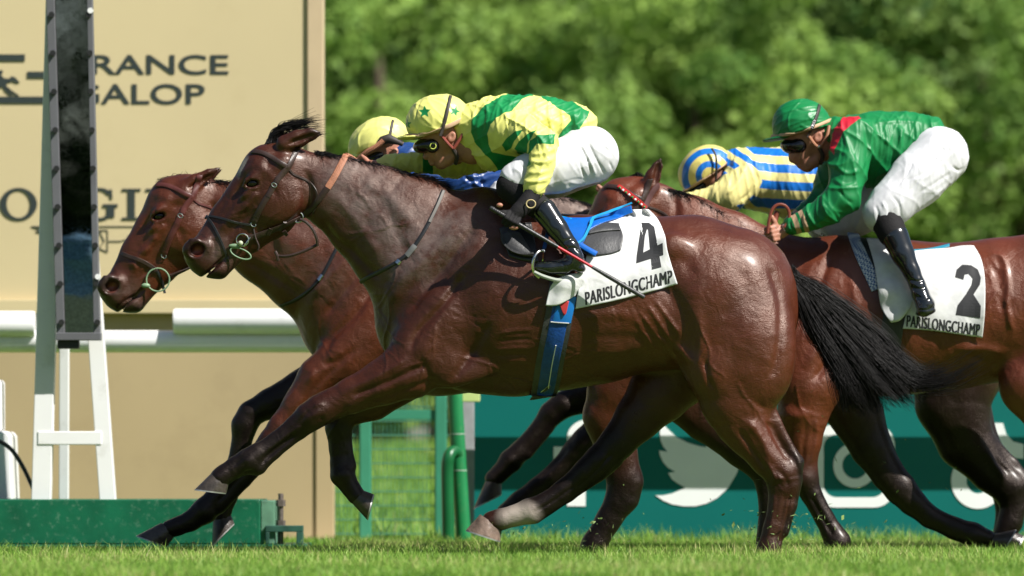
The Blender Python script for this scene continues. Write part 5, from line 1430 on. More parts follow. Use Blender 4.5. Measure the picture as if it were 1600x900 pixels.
# ---- horse 1 bridle, reins, martingale, breastplate, girth
def T_(T, L): return [T(*p) for p in L]
def bridle(fr, sk, T, root, drop=True, m=M_LEATHER, beads=False):
    s = T.s
    b = strap(fr, sk, T_(T, [(466,231),(460,245),(452,262),(437,280),(422,305),(407,330),(397,351)]), 9 * s, 'bridle', m, root, 2.2, .5, both=True)
    strap(fr, sk, T_(T, [(396,238),(410,240),(425,247),(440,257),(453,264)]), 7.5 * s, 'browband', m, b, 1.8, .8, both=True)
    strap(fr, sk, T_(T, [(453,266),(460,274),(472,279),(486,287),(495,300),(497,315),(490,334)]), 3.4 * s, 'throat_lash', m, b, 1.3, .6, both=True)
    for p, q in (((437,279),(433,287)), ((424,302),(420,309)), ((402,339),(399,346))):
        strap(fr, sk, T_(T, [p, q]), 9 * s, 'keeper', m, b, 2.6, .6)
    for c in ((430, 291), (397, 352)):
        cc = T(*c); ring(fr, (cc[0], cc[1], sk.w(*cc) - 2), 4.2 * s, .8 * s, 'buckle', M_STEEL, b, T.ang + 35, .7)
    return b
b1 = bridle(f1, S1, T1, h1)
strap(f1, S1, [(322,341),(332,339),(350,343),(372,349),(395,353)], 3.6, 'noseband', M_BLKLEATHER, b1, 2.2, .6, both=True)
strap(f1, S1, [(324,338),(335,354),(345,374),(352,392),(357,408)], 3.6, 'noseband', M_BLKLEATHER, b1, 2.2, .6, both=True)
rein1 = strap(f1, S1, [(386,373),(402,369),(421,362),(445,352),(468,340),(486,327),(501,311),(513,294)], 9.5, 'rein', M_LEATHER, h1, 1.6, 1.6)
strap(f1, S1, [(513,295),(523,279),(532,262),(538,250),(541,243)], 10, 'rein_grip', M_TANRUBBER, rein1, 2.0, 1.4)
cord(f1, [(541,243,-6),(546,244,10),(560,252,28),(590,262,40)], 4.0, 'rein_grip', M_TANRUBBER, rein1)
for p, q in (((437,360),(446,347)), ((419,367),(424,357)), ((443,360),(447,366))): strap(f1, S1, [p, q], 6, 'keeper', M_LEATHER, rein1, 2.8, 1.4)
ring(f1, (466,340,S1.w(466,340)-3), 8.0, 1.1, 'martingale_ring', M_STEEL, rein1)
mg = cord(f1, [(470,344,-31),(480,349,-33),(490,360,-34),(496,374,-33),(497,386,-30)], 2.4, 'martingale', M_LEATHER, h1)
cord(f1, [(434,401,-24),(452,401,-27),(472,395,-28),(488,388,-28),(497,383,-27)], 2.4, 'strap', M_LEATHER, mg)
cord(f1, [(431,394,-24),(434,400,-25),(436,408,-24)], 2.6, 'strap', M_LEATHER, mg)
wb = S1.w(380, 376)
bit1 = ring(f1, (380,376,wb-4), 9.5, 1.1, 'bit', M_STEEL, h1)
ring(f1, (377,397,wb-3), 17, 1.25, 'lower_ring', M_BITGREEN, bit1, 22, .42)
ball(f1, (368,385,wb-3), (10,3.4,3), 'bit_guard', M_BITGREEN, bit1); ball(f1, (377,381,wb-6), (4,4,3.5), 'bit_guard', mat('pale_rubber', (.4,.45,.3), rough=.4), bit1)
cord(f1, [(392,372,wb-3),(386,380,wb-5),(382,386,wb-4)], 1.2, 'link', M_STEEL, bit1)
cord(f1, [(397,358,wb-2),(400,372,wb-2),(405,385,wb-1),(404,392,wb)], 1.6, 'curb_strap', M_LEATHER, bit1)
bp1 = strap(f1, S1, [(564,441),(580,432),(600,423),(622,411),(642,395),(658,373),(672,348),(684,322),(692,300)], 6, 'breastplate', M_BLKLEATHER, h1, 1.6, .8)
strap(f1, S1, [(637,402),(650,386)], 9, 'buckle', mat('grey_metal_strap', (.16,.16,.16), rough=.4), bp1, 2.4, 1.0); strap(f1, S1, [(622,414),(626,409)], 9, 'keeper', M_STEEL, bp1, 2.4, 1.0)
strap(f1, S1, [(672,350),(684,324),(693,300)], 4.5, 'webbing', mat('pale_webbing', (.15,.14,.13), rough=.7), bp1, 2.4, 1.2)
g1 = strap(f1, S1, [(880,440),(876,478),(868,520),(860,560),(853,600),(849,620)], 43, 'girth', M_PAD, h1, 2.0, .6, both=True)
strap(f1, S1, [(880,440),(877,478),(869,520),(861,560),(854,600),(850,618)], 27, 'blue_webbing', M_GIRTH, g1, 3.2, .8)
strap(f1, S1, [(886,465),(878,500),(877,506)], 28, 'blue_panel', mat('girth_bright', (.005,.13,.4), rough=.45), g1, 4.2, .8)
strap(f1, S1, [(868,540),(862,570),(856,604)], 1.5, 'seam', mat('seam_white', (.6,.6,.58)), g1, 4.6, .9); strap(f1, S1, [(860,505),(872,506),(888,507)], 1.5, 'seam', mat('seam_white', (.6,.6,.58)), g1, 5.6, .9)
strap(f1, S1, [(858,600),(852,606),(846,610)], 6, 'girth_buckle', M_STEEL, g1, 4.6, .8)
patch(f1, S1, [(870,474),(880,472),(888,474)], [(876,484),(880,496),(884,492)], 'red_tag', mat('red_tag', (.35,.02,.02), rough=.7), g1, 6, 10, 8, 1, wr=1)
# cloth 4
cl1, CS1 = patch(f1, S1, [(925,352),(950,342),(975,331),(995,328),(1013,328)], [(898,486),(950,475),(1000,463),(1056,447)], 'saddle_cloth', M_CLOTH, h1, 3, 64, 56, 1.0,
    Lf=[(925,352),(916,400),(905,440),(898,486)], Rt=[(1013,328),(1026,342),(1036,368),(1041,398),(1056,447)], wr=4.2, seed=3)
cloth_text(f1, CS1, 'PARISLONGCHAMP', 'lettering', cl1, (914,480), (1048,445), (913,460), 0, .0, .3, 1.08)
four = [(1013,349),(1021,350),(1024,384),(1033,385),(1034,403),(1026,404),(1030,421),(1016,425),(1012,407),(993,415),(992,400)]
def decal(fr, csk, polys, name, parent, m, lift=.35):
    bm = bmesh.new()
    for pl in polys:
        vs = [bm.verts.new((a, b, 0)) for a, b in pl]; bm.faces.new(vs)
    bmesh.ops.triangulate(bm, faces=bm.faces); bmesh.ops.subdivide_edges(bm, edges=bm.edges, cuts=3, use_grid_fill=True)
    for v in bm.verts: v.co = fr.P(v.co.x, v.co.y, csk.w(v.co.x, v.co.y, -1) - lift)
    bmesh.ops.recalc_face_normals(bm, faces=bm.faces)
    me = bpy.data.meshes.new(name); bm.to_mesh(me); bm.free(); return link(name, me, m, parent)
decal(f1, CS1, [[(995,349),(1012,350),(1011,362),(1002,399),(991,414)][0:0] or [(998,352),(1004,349),(1012,350),(1016,372),(1008,372),(1003,396),(1021,391),(1015,350),(1013,349)]][0:0] or [
    [(1001,350),(1013,350),(1006,372),(1003,398),(992,415),(993,402)], [(1003,398),(1033,383),(1034,402),(992,415)], [(1001,350),(1013,350),(1021,357),(1025,386),(1031,421),(1016,425),(1013,388),(1011,362)]], 'race_number', cl1, M_PRINT)
fold1, _ = patch(f1, S1, [(866,442),(885,433),(914,429)], [(852,481),(872,480),(897,466)], 'cloth_fold', M_CLOTH, cl1, 7, 30, 24, 1.0, Lf=[(866,442),(858,455),(852,481)], Rt=[(914,429),(910,450),(897,466)], wr=11, seed=8, bulge=7)
# saddle
sd1, _ = patch(f1, S1, [(850,334),(880,341),(900,342),(920,341),(945,334),(966,328),(986,322)], [(890,392),(903,389),(912,380),(921,362),(944,349),(966,341),(988,333)], 'saddle', M_BLUE, h1, 14, 56, 24, 2.2, it=8)
patch(f1, S1, [(868,337),(880,340),(893,343)], [(886,368),(893,380),(900,389)], 'saddle_flap', M_CYAN, sd1, 13, 20, 20, 1.5, it=6)
strap(f1, S1, [(921,362),(926,354),(944,347),(966,339),(987,331)], 4, 'rim', M_CYAN, sd1, 2.5, 13); strap(f1, S1, [(901,391),(911,383),(920,366),(926,353)], 4, 'rim', M_CYAN, sd1, 2.5, 13)
patch(f1, S1, [(850,334),(900,343),(945,335),(985,325)], [(850,338),(900,347),(945,340),(985,329)], 'seat', M_BLUE, sd1, -4, 30, 10, 30, it=6)
strap(f1, S1, [(902,390),(915,398),(930,406)], 9, 'girth_strap', M_BLUE, sd1, 2.5, 12)
pad1, PS1 = patch(f1, S1, [(917,360),(930,354),(950,351),(966,353)], [(905,396),(920,403),(950,401),(968,394)], 'weight_pad', M_PAD, sd1, 7, 30, 24, 3, Lf=[(917,360),(910,378),(905,396)], Rt=[(966,353),(972,372),(968,394)], it=6, bulge=2)
patch(f1, S1, [(920,354),(940,350),(966,351)], [(918,369),(940,365),(968,362)], 'pad_flap', M_PAD, pad1, 11, 24, 10, 2.5, it=6, bulge=1.5)
patch(f1, S1, [(783,372),(795,364),(812,366)], [(800,398),(818,404),(836,404)], 'pommel_flap', M_PAD, sd1, 9, 24, 20, 4, Lf=[(783,372),(787,386),(800,398)], Rt=[(812,366),(824,386),(836,404)], it=8, bulge=3)
for dd in (3.5, 2): strap(f1, S1, [(783,374),(787,388),(800,400),(816,405),(834,405)], dd, 'piping', M_PAD, sd1, 4, 12)
patch(f1, S1, [(780,360),(800,352),(830,350)], [(796,404),(815,410),(842,414)], 'panel', M_BLKLEATHER, sd1, 3, 24, 20, 5, it=8)

# ---- horse 2
b2 = bridle(f2, S2, T2, h2, m=mat('red_leather', (.08, .022, .018), rough=.42, var=.2, vscale=30))
strap(f2, S2, [(193,397),(205,402),(222,408),(238,417),(246,424)], 6, 'noseband', M_LEATHER, b2, 2.6, .6, both=True)
wb = S2.w(248, 430)
bit2 = ring(f2, (248,438,wb-4), 18, 1.25, 'bit', M_BITGREEN, h2); ball(f2, (229,447,wb-4), (7,4,4), 'bit_guard', M_BITGREEN, bit2)
strap(f2, S2, [(266,431),(282,424),(298,416),(330,398),(370,375),(420,340),(470,300)], 6.5, 'rein', M_LEATHER, h2, 1.6, 1.6)
strap(f2, S2, [(246,424),(252,436),(255,450),(257,458)], 5, 'curb_strap', M_BLKLEATHER, bit2, 1.6, .8)
bp2 = strap(f2, S2, [(440,478),(462,470),(484,456),(503,437),(514,418),(527,392),(545,355),(560,320)], 5, 'breastplate', M_BLKLEATHER, h2, 1.6, .8)
strap(f2, S2, [(500,440),(506,432)], 8, 'buckle', M_STEEL, bp2, 2.6, 1)
patch(f2, S2, [(800,352),(840,350),(900,350)], [(790,440),(840,450),(890,450)], 'saddle_cloth', M_CLOTH, h2, 4, 24, 20, 1)
patch(f2, S2, [(740,340),(790,345),(850,338)], [(760,390),(790,400),(830,380)], 'saddle', M_BLKLEATHER, h2, 9, 24, 20, 3)
strap(f2, S2, [(750,430),(742,480),(735,540),(730,604)], 30, 'girth', M_PAD, h2, 2, .8, both=True)

# ---- horse 3
b3 = bridle(f3, S3, T3, h3)
bb = strap(f3, S3, [(966,293),(976,300),(988,309),(999,318),(1008,327)], 6.5, 'browband', mat('red_browband', (.4, .02, .02), rough=.4), b3, 2.4, 1.6)
for i in range(9):
    t = i / 8; u, v = 968 + 38 * t, 295 + 30 * t
    ball(f3, (u, v, S3.w(u, v) - 3.5), 2.1, 'bead', mat('white_bead', (.7, .7, .68), rough=.2) if i % 2 else mat('green_bead', (.02, .2, .06), rough=.2), bb, 10)
strap(f3, S3, [(1028,290),(1018,302),(1008,322),(1000,345)], 9, 'headpiece', mat('plum_leather', (.10, .045, .045), rough=.45), b3, 1.8, 1.2)
strap(f3, S3, [(900,420),(960,400),(1040,385),(1120,378),(1195,372)], 8, 'rein', M_LEATHER, h3, 1.6, 2)
M_BRAID = None
def braid_material():
    m, nt, b = nmat('woven_breast_girth')
    tc = node(nt, 'ShaderNodeTexCoord'); ck = node(nt, 'ShaderNodeTexChecker', i_Scale=110.0)
    ck.inputs[1].default_value = (.62, .64, .66, 1); ck.inputs[2].default_value = (.06, .12, .28, 1)
    mp = node(nt, 'ShaderNodeMapping'); mp.inputs['Rotation'].default_value = (0, .5, 0); nt.links.new(tc.outputs['Object'], mp.inputs[0])
    nt.links.new(mp.outputs[0], ck.inputs[0]); nt.links.new(ck.outputs[0], b.inputs['Base Color']); b.inputs['Roughness'].default_value = .7
    return m
strap(f3, S3, [(1332,367),(1339,392),(1348,415),(1358,437),(1366,455)], 19, 'breast_girth', braid_material(), h3, 2.2, 1.2)
strap(f3, S3, [(1344,374),(1354,395),(1361,420),(1364,440)], 17, 'dark_panel', M_BLKLEATHER, h3, 1.6, .8)
cl3, CS3 = patch(f3, S3, [(1425,394),(1450,391),(1477,389),(1500,385),(1518,385)], [(1404,516),(1440,518),(1480,523),(1528,530)], 'saddle_cloth', M_CLOTH, h3, 3, 60, 56, 1,
    Lf=[(1425,394),(1420,440),(1412,480),(1404,516)], Rt=[(1518,385),(1528,408),(1532,440),(1531,490),(1528,530)], wr=4.4, seed=12)
cloth_text(f3, CS3, 'PARISLONGCHAMP', 'lettering', cl3, (1410,513), (1523,527), (1411,495), 0, .0, .3, 1.08)
two = [(1486,436),(1489,424),(1498,416),(1512,417),(1522,424),(1526,437),(1524,448),(1514,463),(1504,478),(1525,481),(1524,500),(1486,495),(1489,480),(1502,463),(1511,448),(1513,438),(1507,431),(1501,432),(1499,440)]
decal(f3, CS3, [two], 'race_number', cl3, M_PRINT)
patch(f3, S3, [(1352,373),(1362,373),(1374,374)], [(1386,507),(1400,503),(1414,486)], 'cloth_fold', M_CLOTH, cl3, 6, 30, 34, 1, Lf=[(1352,373),(1362,420),(1370,480),(1386,507)], Rt=[(1374,374),(1398,420),(1421,458),(1414,486)], wr=11, seed=15, bulge=5)
sd3, _ = patch(f3, S3, [(1400,392),(1430,391),(1455,388),(1482,381)], [(1400,397),(1430,397),(1455,394),(1481,385)], 'saddle', mat('teal_leather', (.02, .2, .3), rough=.4), h3, 4, 24, 8, 8)
strap(f3, S3, [(1395,470),(1388,520),(1380,570),(1376,600)], 34, 'girth', M_PAD, h3, 2, .8, both=True)
# ---- horse 4
b4 = bridle(f4, S4, T4, h4)
strap(f4, S4, [(740,440),(800,400),(860,360),(930,325)], 7, 'rein', M_LEATHER, h4, 1.6, 1.6)
patch(f4, S4, [(1230,392),(1280,392),(1330,390)], [(1220,490),(1270,495),(1330,490)], 'saddle_cloth', M_CLOTH, h4, 4, 24, 20, 1)
strap(f4, S4, [(1190,430),(1184,480),(1178,560),(1176,610)], 30, 'girth', M_PAD, h4, 2, .8, both=True)
# ================================================================== JOCKEYS
def skin_mat(name, c, c2):
    m = mat(name, c, rough=.5, spec=.4, var=.14, vscale=40, bump=.1, bscale=250, sss=.08); return m
M_SKIN = skin_mat('skin', (.36, .16, .105), None)
M_SKIN2 = skin_mat('skin_tan', (.30, .13, .085), None)
M_BREECH = fabric('white_breeches', [(.56, .56, .58)], None, rough=.6, spec=.3, fold=.1, fscale=5, stretch=(1, 1, 1))
M_BOOT = mat('patent_boot', (.008, .010, .011), rough=.16, spec=.6, var=.1, coat=.6, bump=.06, bscale=14)
M_BLACKKNIT = mat('black_knit', (.012, .011, .012), rough=.75, spec=.2, bump=.2, bscale=120)
M_GOGGLE = mat('black_lens', (.006, .006, .007), rough=.12, spec=.6)
M_TAN = mat('tan_band', (.50, .33, .20), rough=.6, var=.1, vscale=40)
M_ELASTIC = mat('dark_elastic', (.035, .028, .024), rough=.6)
Y, G_, B_ = (.70, .68, .19), (.006, .20, .055), (.0, .11, .50)

def solid(fr, box, h, build, name, m, root, attr=None, lines=None, smooth=3, extra=None, wrinkle=None):
    V = Vol((box[0], box[2], box[4]), (box[1], box[3], box[5]), h)
    build(V); P, F = V.mesh(smooth); del V
    A = attr(P) if attr else None
    if wrinkle:
        amp, fr_q, seed = wrinkle[:3]; dirs = wrinkle[3] if len(wrinkle) > 3 else None
        r = np.random.default_rng(seed); N = vnormals(P, F); d = np.zeros(len(P))
        for q in range(9):
            k = r.normal(0, 1, 3) if dirs is None else np.array([*dirs[q % len(dirs)], 0.0]) + r.normal(0, .22, 3)
            k /= np.linalg.norm(k); f = fr_q * r.uniform(.45, 1.7); ph = r.uniform(0, 6.3)
            k2 = r.normal(0, 1, 3) * .022; k3 = r.normal(0, 1, 3); k3 /= np.linalg.norm(k3)
            s = np.sin(P @ k * f + ph + 1.9 * np.sin(P @ k2 * 1.4 + ph))
            env = np.clip(.5 + .9 * np.sin(P @ k3 * .045 + ph * 2), 0, 1)         # creases come and go
            d += (1 - np.abs(s)) ** 3 / f * env
        d = (d - d.mean()) / (d.std() + 1e-9); P = P + N * (amp * np.clip(d, -1.5, 2.5))[:, None]
    if lines: P = relief(P, F, lines)
    P = lap(P, F, 1)
    o = pmesh(name, fr.arr(P), F, m, root, attrs=A)
    return o, Skin([(P, F)])
def star(cu, cv, R, rot=0):
    return [(cu + (R if i % 2 == 0 else R * .42) * math.sin(math.pi * i / 5 + rot), cv - (R if i % 2 == 0 else R * .42) * math.cos(math.pi * i / 5 + rot)) for i in range(10)]
def fist(V, c, ax, up, w, s=1.0, thumb=(-1, -.2), sd=-1, dark=0):
    """closed hand: palm block plus four separate bent fingers lying round a bar along ax, thumb off the side"""
    c = np.array(c, float); ax = np.array(ax, float) / np.linalg.norm(ax); up = np.array(up, float) / np.linalg.norm(up)
    V.chain([(*(c + up * 9 * s), w, 9.5 * s, .85), (*(c + up * 1 * s), w + 2, 9 * s, .8)], 5)
    ln = [1.0, 1.12, 1.05, .82]
    for i in range(4):
        o = c + ax * (i - 1.5) * 5.6 * s; L = ln[i] * s; r = 3.1 * s * (1.0 if i < 3 else .86)
        V.chain([(*(o + up * 6 * L), w + sd * 5 * s, r * 1.12, 1), (*(o - up * 2 * L), w + sd * 10 * s, r * 1.08, 1), (*(o - up * 8.5 * L), w + sd * 6 * s, r, 1), (*(o - up * 8 * L), w + sd * -2 * s, r * .9, 1)], 1.2, ki=2.5)
    t = np.array(thumb, float) / np.linalg.norm(thumb); b = c + up * 6 * s - ax * 8 * s
    V.chain([(*b, w + sd * 2, 4.4 * s, 1), (*(b + t * 8 * s), w + sd * 6 * s, 3.8 * s, 1), (*(b + t * 15 * s), w + sd * 8 * s, 3.2 * s, 1)], 2.5, ki=3)
def jockey_root(fr, u, v, label): return empty('person', fr.P(u, v), label, 'jockey', 'jockeys riding in the race')
def helmet_strap(fr, sk, pts, w, m, root, name='goggle_strap'): return strap(fr, sk, pts, w, name, m, root, 1.6, .6, dens=8)

# ------------------------------------------------------------------ jockey 1: yellow and green
j1 = jockey_root(f1, 880, 330, 'jockey in yellow silks with green bands and starred yellow cap crouching with whip')
def body1(V):
    V.ell((690,206,0),(36,34,29),-20,4); V.chain([(694,222,0,26,.95),(684,238,0,18,.95),(689,250,0,12.5,.95)], 8)
    V.chain([(716,236,0,15,1.2),(702,249,0,9,1.6),(690,256,0,7,1.3)], 6); V.chain([(669,230,0,4,.8),(664.5,245,0,3.8,.9)], 4); V.ell((667,246,0),(5,3.4,5.4),0,3)
    V.ell((674,252.5,0),(5,2.6,7),0,2); V.ell((676,256.5,0),(5,2.6,6.5),0,2); V.ell((689,258,0),(7,5.5,8),0,4)
    for s_ in (-1, 1): V.ell((706,216,28*s_),(6.5,9.5,3.5),20,3); V.ell((706,215,32*s_),(3,5,3),20,2,'sub')
    V.chain([(708,222,0,22,.95),(738,232,0,24,1.0),(765,222,0,30,1.2)], 8)
    V.chain([(765,208,0,34,1.3),(805,206,0,45,1.1),(850,202,0,40,1.05),(905,212,0,32,1.2)], 10)
    for s_ in (-1, 1):
        V.chain([(915,240,36*s_,36,.9),(868,264,56*s_,32,.85),(812,286,76*s_,21,.85),(850,334,98*s_,13,.85),(892,392,108*s_,9,.9),(884,418,112*s_,8,1),(845,422,113*s_,6,1)], 10)
    V.chain([(795,205,-46,24,.8),(845,228,-84,14,1),(836,290,-106,10,1),(822,322,-116,9,1)], 10)
    V.chain([(795,205,46,24,.8),(700,256,64,14,1),(610,254,46,9,1),(584,258,42,8,1)], 10)
    fist(V, (800,349), (.866,.5), (.5,-.866), -122, 1.0, (-1,.02)); fist(V, (574,262), (.5,.86), (.86,-.5), 40, 1.0, (-.6,-.6), 1)
o, SJ1 = solid(f1, (545,985,140,445,-140,140), 1.7, body1, 'body', M_SKIN, j1, smooth=2)
bandA = [(795,148),(770,160),(750,175),(737,193),(736,210),(743,228),(757,242),(770,256),(778,266),(788,285),(830,262),(822,250),(790,246),(770,241),(763,229),(761,212),(766,198),(777,187),(800,176),(814,160),(834,150),(815,142)]
bandB = [(840,148),(867,152),(892,156),(908,170),(922,174),(918,185),(905,203),(891,217),(884,228),(876,234),(869,221),(877,207),(892,191),(890,184),(870,171),(855,160)]
s1a = [(816,208),(804,211),(790,221),(784,231),(790,241),(798,237),(803,226),(812,215)]; s1b = [(840,209),(825,214),(810,227),(803,238),(810,244),(823,244),(823,231),(832,217)]; s1c = [(866,216),(842,217),(827,226),(824,247),(830,241),(837,231),(864,232)]
def pat1(P):
    u, v = P[:, 0], P[:, 1]; d = np.maximum(polysd(u, v, bandA), polysd(u, v, bandB))
    far = P[:, 2] > 35
    for s_ in (s1a, s1b, s1c): d = np.maximum(d, np.where(far, -9, polysd(u, v, s_)))
    d = np.where(far & (u < 690), np.maximum(-9, 8 - np.abs(u - 668)), d)
    return {'pat': d}
def jack1(V):
    V.chain([(745,202,0,42,.95),(775,203,0,50,1.15),(805,205,0,54,1.15),(850,201,0,49,1.05),(892,196,0,37,1.15),(914,189,0,17,2.0)], 8, ki=14)
    V.chain([(733,208,0,30,.9),(728,200,0,27,.9)], 6)
    V.chain([(792,206,-46,34,.85),(822,215,-72,28,.85),(848,228,-90,22,.9)], 9, ki=8); V.chain([(848,228,-90,22,.9),(846,262,-100,21,.85),(840,282,-106,20,.85),(834,299,-110,17,.85),(832,305,-111,13,.9)], 6, ki=5)
    V.chain([(792,206,46,34,.85),(745,242,62,25,.85),(705,254,66,20,.9)], 9, ki=8); V.chain([(705,254,66,20,.9),(655,250,54,17,.9),(612,252,46,14,.9),(594,256,43,11,.9)], 6, ki=5)
    V.ell((770,236,0),(34,32,44),20,12)
Lj1 = [([(868,236),(850,246),(828,248)],3,2.0,(-200,-60)), ([(866,252),(848,260),(826,258)],3,1.8,(-200,-60)), ([(862,270),(846,276),(824,276)],3,1.6,(-200,-60)), ([(858,286),(842,290),(824,290)],3,1.8,(-200,-60)), ([(814,303),(832,309),(848,311)],2.5,-1.8,(-200,-60)),
       ([(800,180),(790,210),(796,238)],4,-2.2), ([(830,168),(860,190),(885,196)],5,2.2), ([(815,170),(840,196),(866,212)],4,-1.8), ([(800,172),(830,182),(852,196)],4,1.8), ([(750,180),(746,210),(758,236)],4,1.6), ([(860,165),(884,180),(904,184)],4,1.6), ([(870,215),(890,205),(910,190)],3.5,-1.8), ([(884,226),(902,208),(918,190)],3,2)]
M_SILK1 = fabric('silk_yellow_green', [Y, G_], 'pat', rough=.5, spec=.35, fold=.1, fscale=5)
jk1, JS1 = solid(f1, (575,940,138,325,-140,130), 1.7, jack1, 'jacket', M_SILK1, j1, pat1, Lj1, 3, wrinkle=(1.1, .11, 5, [(.8,.5),(.9,-.2),(.5,.85)]))
def br1(V):
    V.ell((922,240,0),(42,42,60),0,10)
    for s_ in (-1, 1): V.chain([(922,244,34*s_,44,.95),(870,264,58*s_,40,.85),(826,279,74*s_,33,.85),(808,285,80*s_,28,.85)], 12, ki=10)
    V.chain([(895,222,0,36,1.2),(880,230,0,30,1.4)], 10)
Lb1 = creases([(860,262),(900,250),(940,240)], 10, 44, 62, 44, 2.0, -.9) + creases([(800,275),(825,285)], 8, 24, 100, 45, 2.0, 1.0) + creases([(860,295),(920,285)], 8, 40, -15, 46, 2.0, .9) + [([(905,232),(915,250),(924,274)],2.2,-2.2), ([(896,238),(904,258),(914,284)],2.2,-2), ([(918,228),(930,252),(945,276)],2.2,-2), ([(930,226),(940,232),(952,242)],2.2,-1.8), ([(910,234),(920,254),(930,278)],2.2,1.8), ([(950,255),(955,264),(958,272)],2,-1.6), ([(860,240),(840,262),(830,285)],4,1.6), ([(880,240),(868,268),(862,298)],4,-1.2), ([(800,268),(812,274),(820,292)],2.5,1.4), ([(812,262),(822,272),(830,290)],2.5,-1.5), ([(850,310),(880,300),(920,290)],3,1.5)]
brj, _ = solid(f1, (765,980,185,345,-135,135), 1.7, br1, 'breeches', M_BREECH, j1, None, Lb1, 3, wrinkle=(.32, .09, 9, [(.85,-.5),(.9,-.2)]))
def bt1(V, s_):
    if 1:
        V.chain([(850,334,99*s_,19.5,.8),(870,362,105*s_,16.5,.85),(890,390,111*s_,13,.9),(897,404,113*s_,12.5,.95)], 4, ki=5)
        V.chain([(900,412,113*s_,12,.9),(882,420,114*s_,11.5,1),(858,423,115*s_,10.5,1.1),(842,422,116*s_,8,1.2)], 6, ki=5)
        V.ell((905,424,113*s_),(9,7,9),0,4)
Lbt = [([(878,352),(890,350)],1.2,-1.2), ([(880,384),(892,378),(902,384)],2,-1.6), ([(884,394),(896,392),(906,398)],2,-1.6), ([(874,410),(880,420),(880,430)],1.6,-1.2), ([(838,430),(870,434),(910,430)],1.2,-1.4)]
for s_ in (-1, 1): solid(f1, (815,925,305,445,*((-140,-70) if s_ < 0 else (70,140))), 1.5, lambda V: bt1(V, s_), 'boot', M_BOOT, j1, None, Lbt, 3)
def kn1(V, s_):
    V.chain([(800,296,82*s_,25,.85),(822,314,90*s_,22,.85),(850,334,98*s_,18.6,.8)], 4, ki=6)
for s_ in (-1, 1): solid(f1, (765,875,265,360,*((-130,-40) if s_ < 0 else (40,130))), 1.7, lambda V: kn1(V, s_), 'stocking', M_BLACKKNIT, j1)
def gl1(V):
    fist(V, (800,349), (.866,.5), (.5,-.866), -122, 1.13, (-1,.02)); V.chain([(836,300,-110,13,.9),(824,322,-117,13,.85),(812,334,-121,13,.8)], 5)
def glcut(V): gl1(V)
solid(f1, (765,860,285,375,-150,-95), 1.1, gl1, 'glove', M_BLACKKNIT, j1)
ball(f1, (781,327,-133), (5,3.6,3.6), 'thumb_tip', M_SKIN, j1); ball(f1, (803,361,-130), (8,4.2,4), 'finger_tip', M_SKIN, j1)
ring(f1, (829,325,-133), 7, 1.0, 'glove_badge', mat('gold_thread', (.5,.4,.2), rough=.5), j1, 0, .9)
def hel1(V):
    V.ell((682,189,0),(48,41,41),-12,2); V.ell((700,185,0),(32,34,36),0,12); V.cut((620,224),(730,193))
    V.ell((645,214.5,0),(25,3.0,30),-4,4)
def hp1(P):
    u, v = P[:, 0], P[:, 1]; d = np.maximum(polysd(u, v, star(664,177,11)), polysd(u, v, star(711,176,9,.3))); d = np.maximum(d, polysd(u, v, star(637,195,8)))
    return {'pat': np.where(v > 210, -5, d)}
M_CAP1 = fabric('cap_yellow', [Y, G_], 'pat', rough=.4, spec=.5, fold=.08, fscale=7)
hl1, HS1 = solid(f1, (612,745,138,232,-50,50), 1.4, hel1, 'helmet', M_CAP1, j1, hp1, [([(660,152),(650,180),(652,208)],1.6,-1), ([(684,190),(700,200),(716,196)],2,1), ([(668,200),(684,204),(700,198)],2,1)], 3, wrinkle=(.4, .13, 3))
strap(f1, HS1, [(636,212),(660,212),(684,206),(706,197),(728,184)], 6.5, 'cap_band', M_TAN, hl1, 1.4, .5, both=True)
gs1 = strap(f1, HS1, [(704,152),(701,168),(697,186),(692,203),(688,214)], 5, 'goggle_strap', M_ELASTIC, hl1, 1.6, 1.2)
def gg1(V): V.ell((664,228,0),(19,12,29),-10,3); V.ell((676,229,-22),(11,11.5,8),0,4); V.ell((676,229,22),(11,11.5,8),0,4)
gg, GS1 = solid(f1, (638,694,212,248,-34,34), 1.3, gg1, 'goggles', M_GOGGLE, j1)
ring(f1, (677,230,-31), 4.5, .8, 'goggle_logo', mat('lime_print', (.5,.55,.1)), gg)
HJ = Skin([(np.zeros((3,3)), np.array([[0,1,2,2]]))])
M_CHIN = mat('chin_strap', (.22, .05, .035), rough=.3, spec=.6)
cord(f1, [(690,214,-29),(700,226,-31),(708,234,-30)], 2.6, 'chin_strap', M_CHIN, j1); cord(f1, [(726,200,-26),(722,214,-30),(709,234,-30)], 2.6, 'chin_strap', M_CHIN, j1)
cord(f1, [(708,234,-29),(714,246,-22),(712,256,-10)], 3.4, 'chin_strap', M_ELASTIC, j1)
# whip held in the near hand
whip = empty('riding_whip', f1.P(767, 331, -129), 'long black and red whip held across cloth 4', 'whip')
def wl(t, w=-131): return (766 + 238 * t, 330.5 + 138.5 * t, w)
MB().tube([f1.P(*wl(t)) for t in (0, .01, .2, .44)], [r * f1.k for r in (3.2, 4.0, 3.5, 3.0)], 12).build('handle', M_BLKLEATHER, whip, smooth=True)
gr = MB()
for t in np.linspace(.02, .42, 34): gr.tube([f1.P(*wl(t)), f1.P(*wl(t + .004))], (4.1 - 1.6 * t) * f1.k, 10)
gr.build('grip_rings', M_PAD, whip, smooth=True)
MB().tube([f1.P(*wl(t)) for t in (.44, .66)], [2.5 * f1.k, 2.2 * f1.k], 10).build('shaft', M_RED, whip, smooth=True)
MB().tube([f1.P(*wl(t)) for t in (.66, .72, .76, .99, 1.0)], [r * f1.k for r in (2.4, 3.0, 3.4, 3.6, 2.4)], 12).build('cushion', M_PAD, whip, smooth=True)
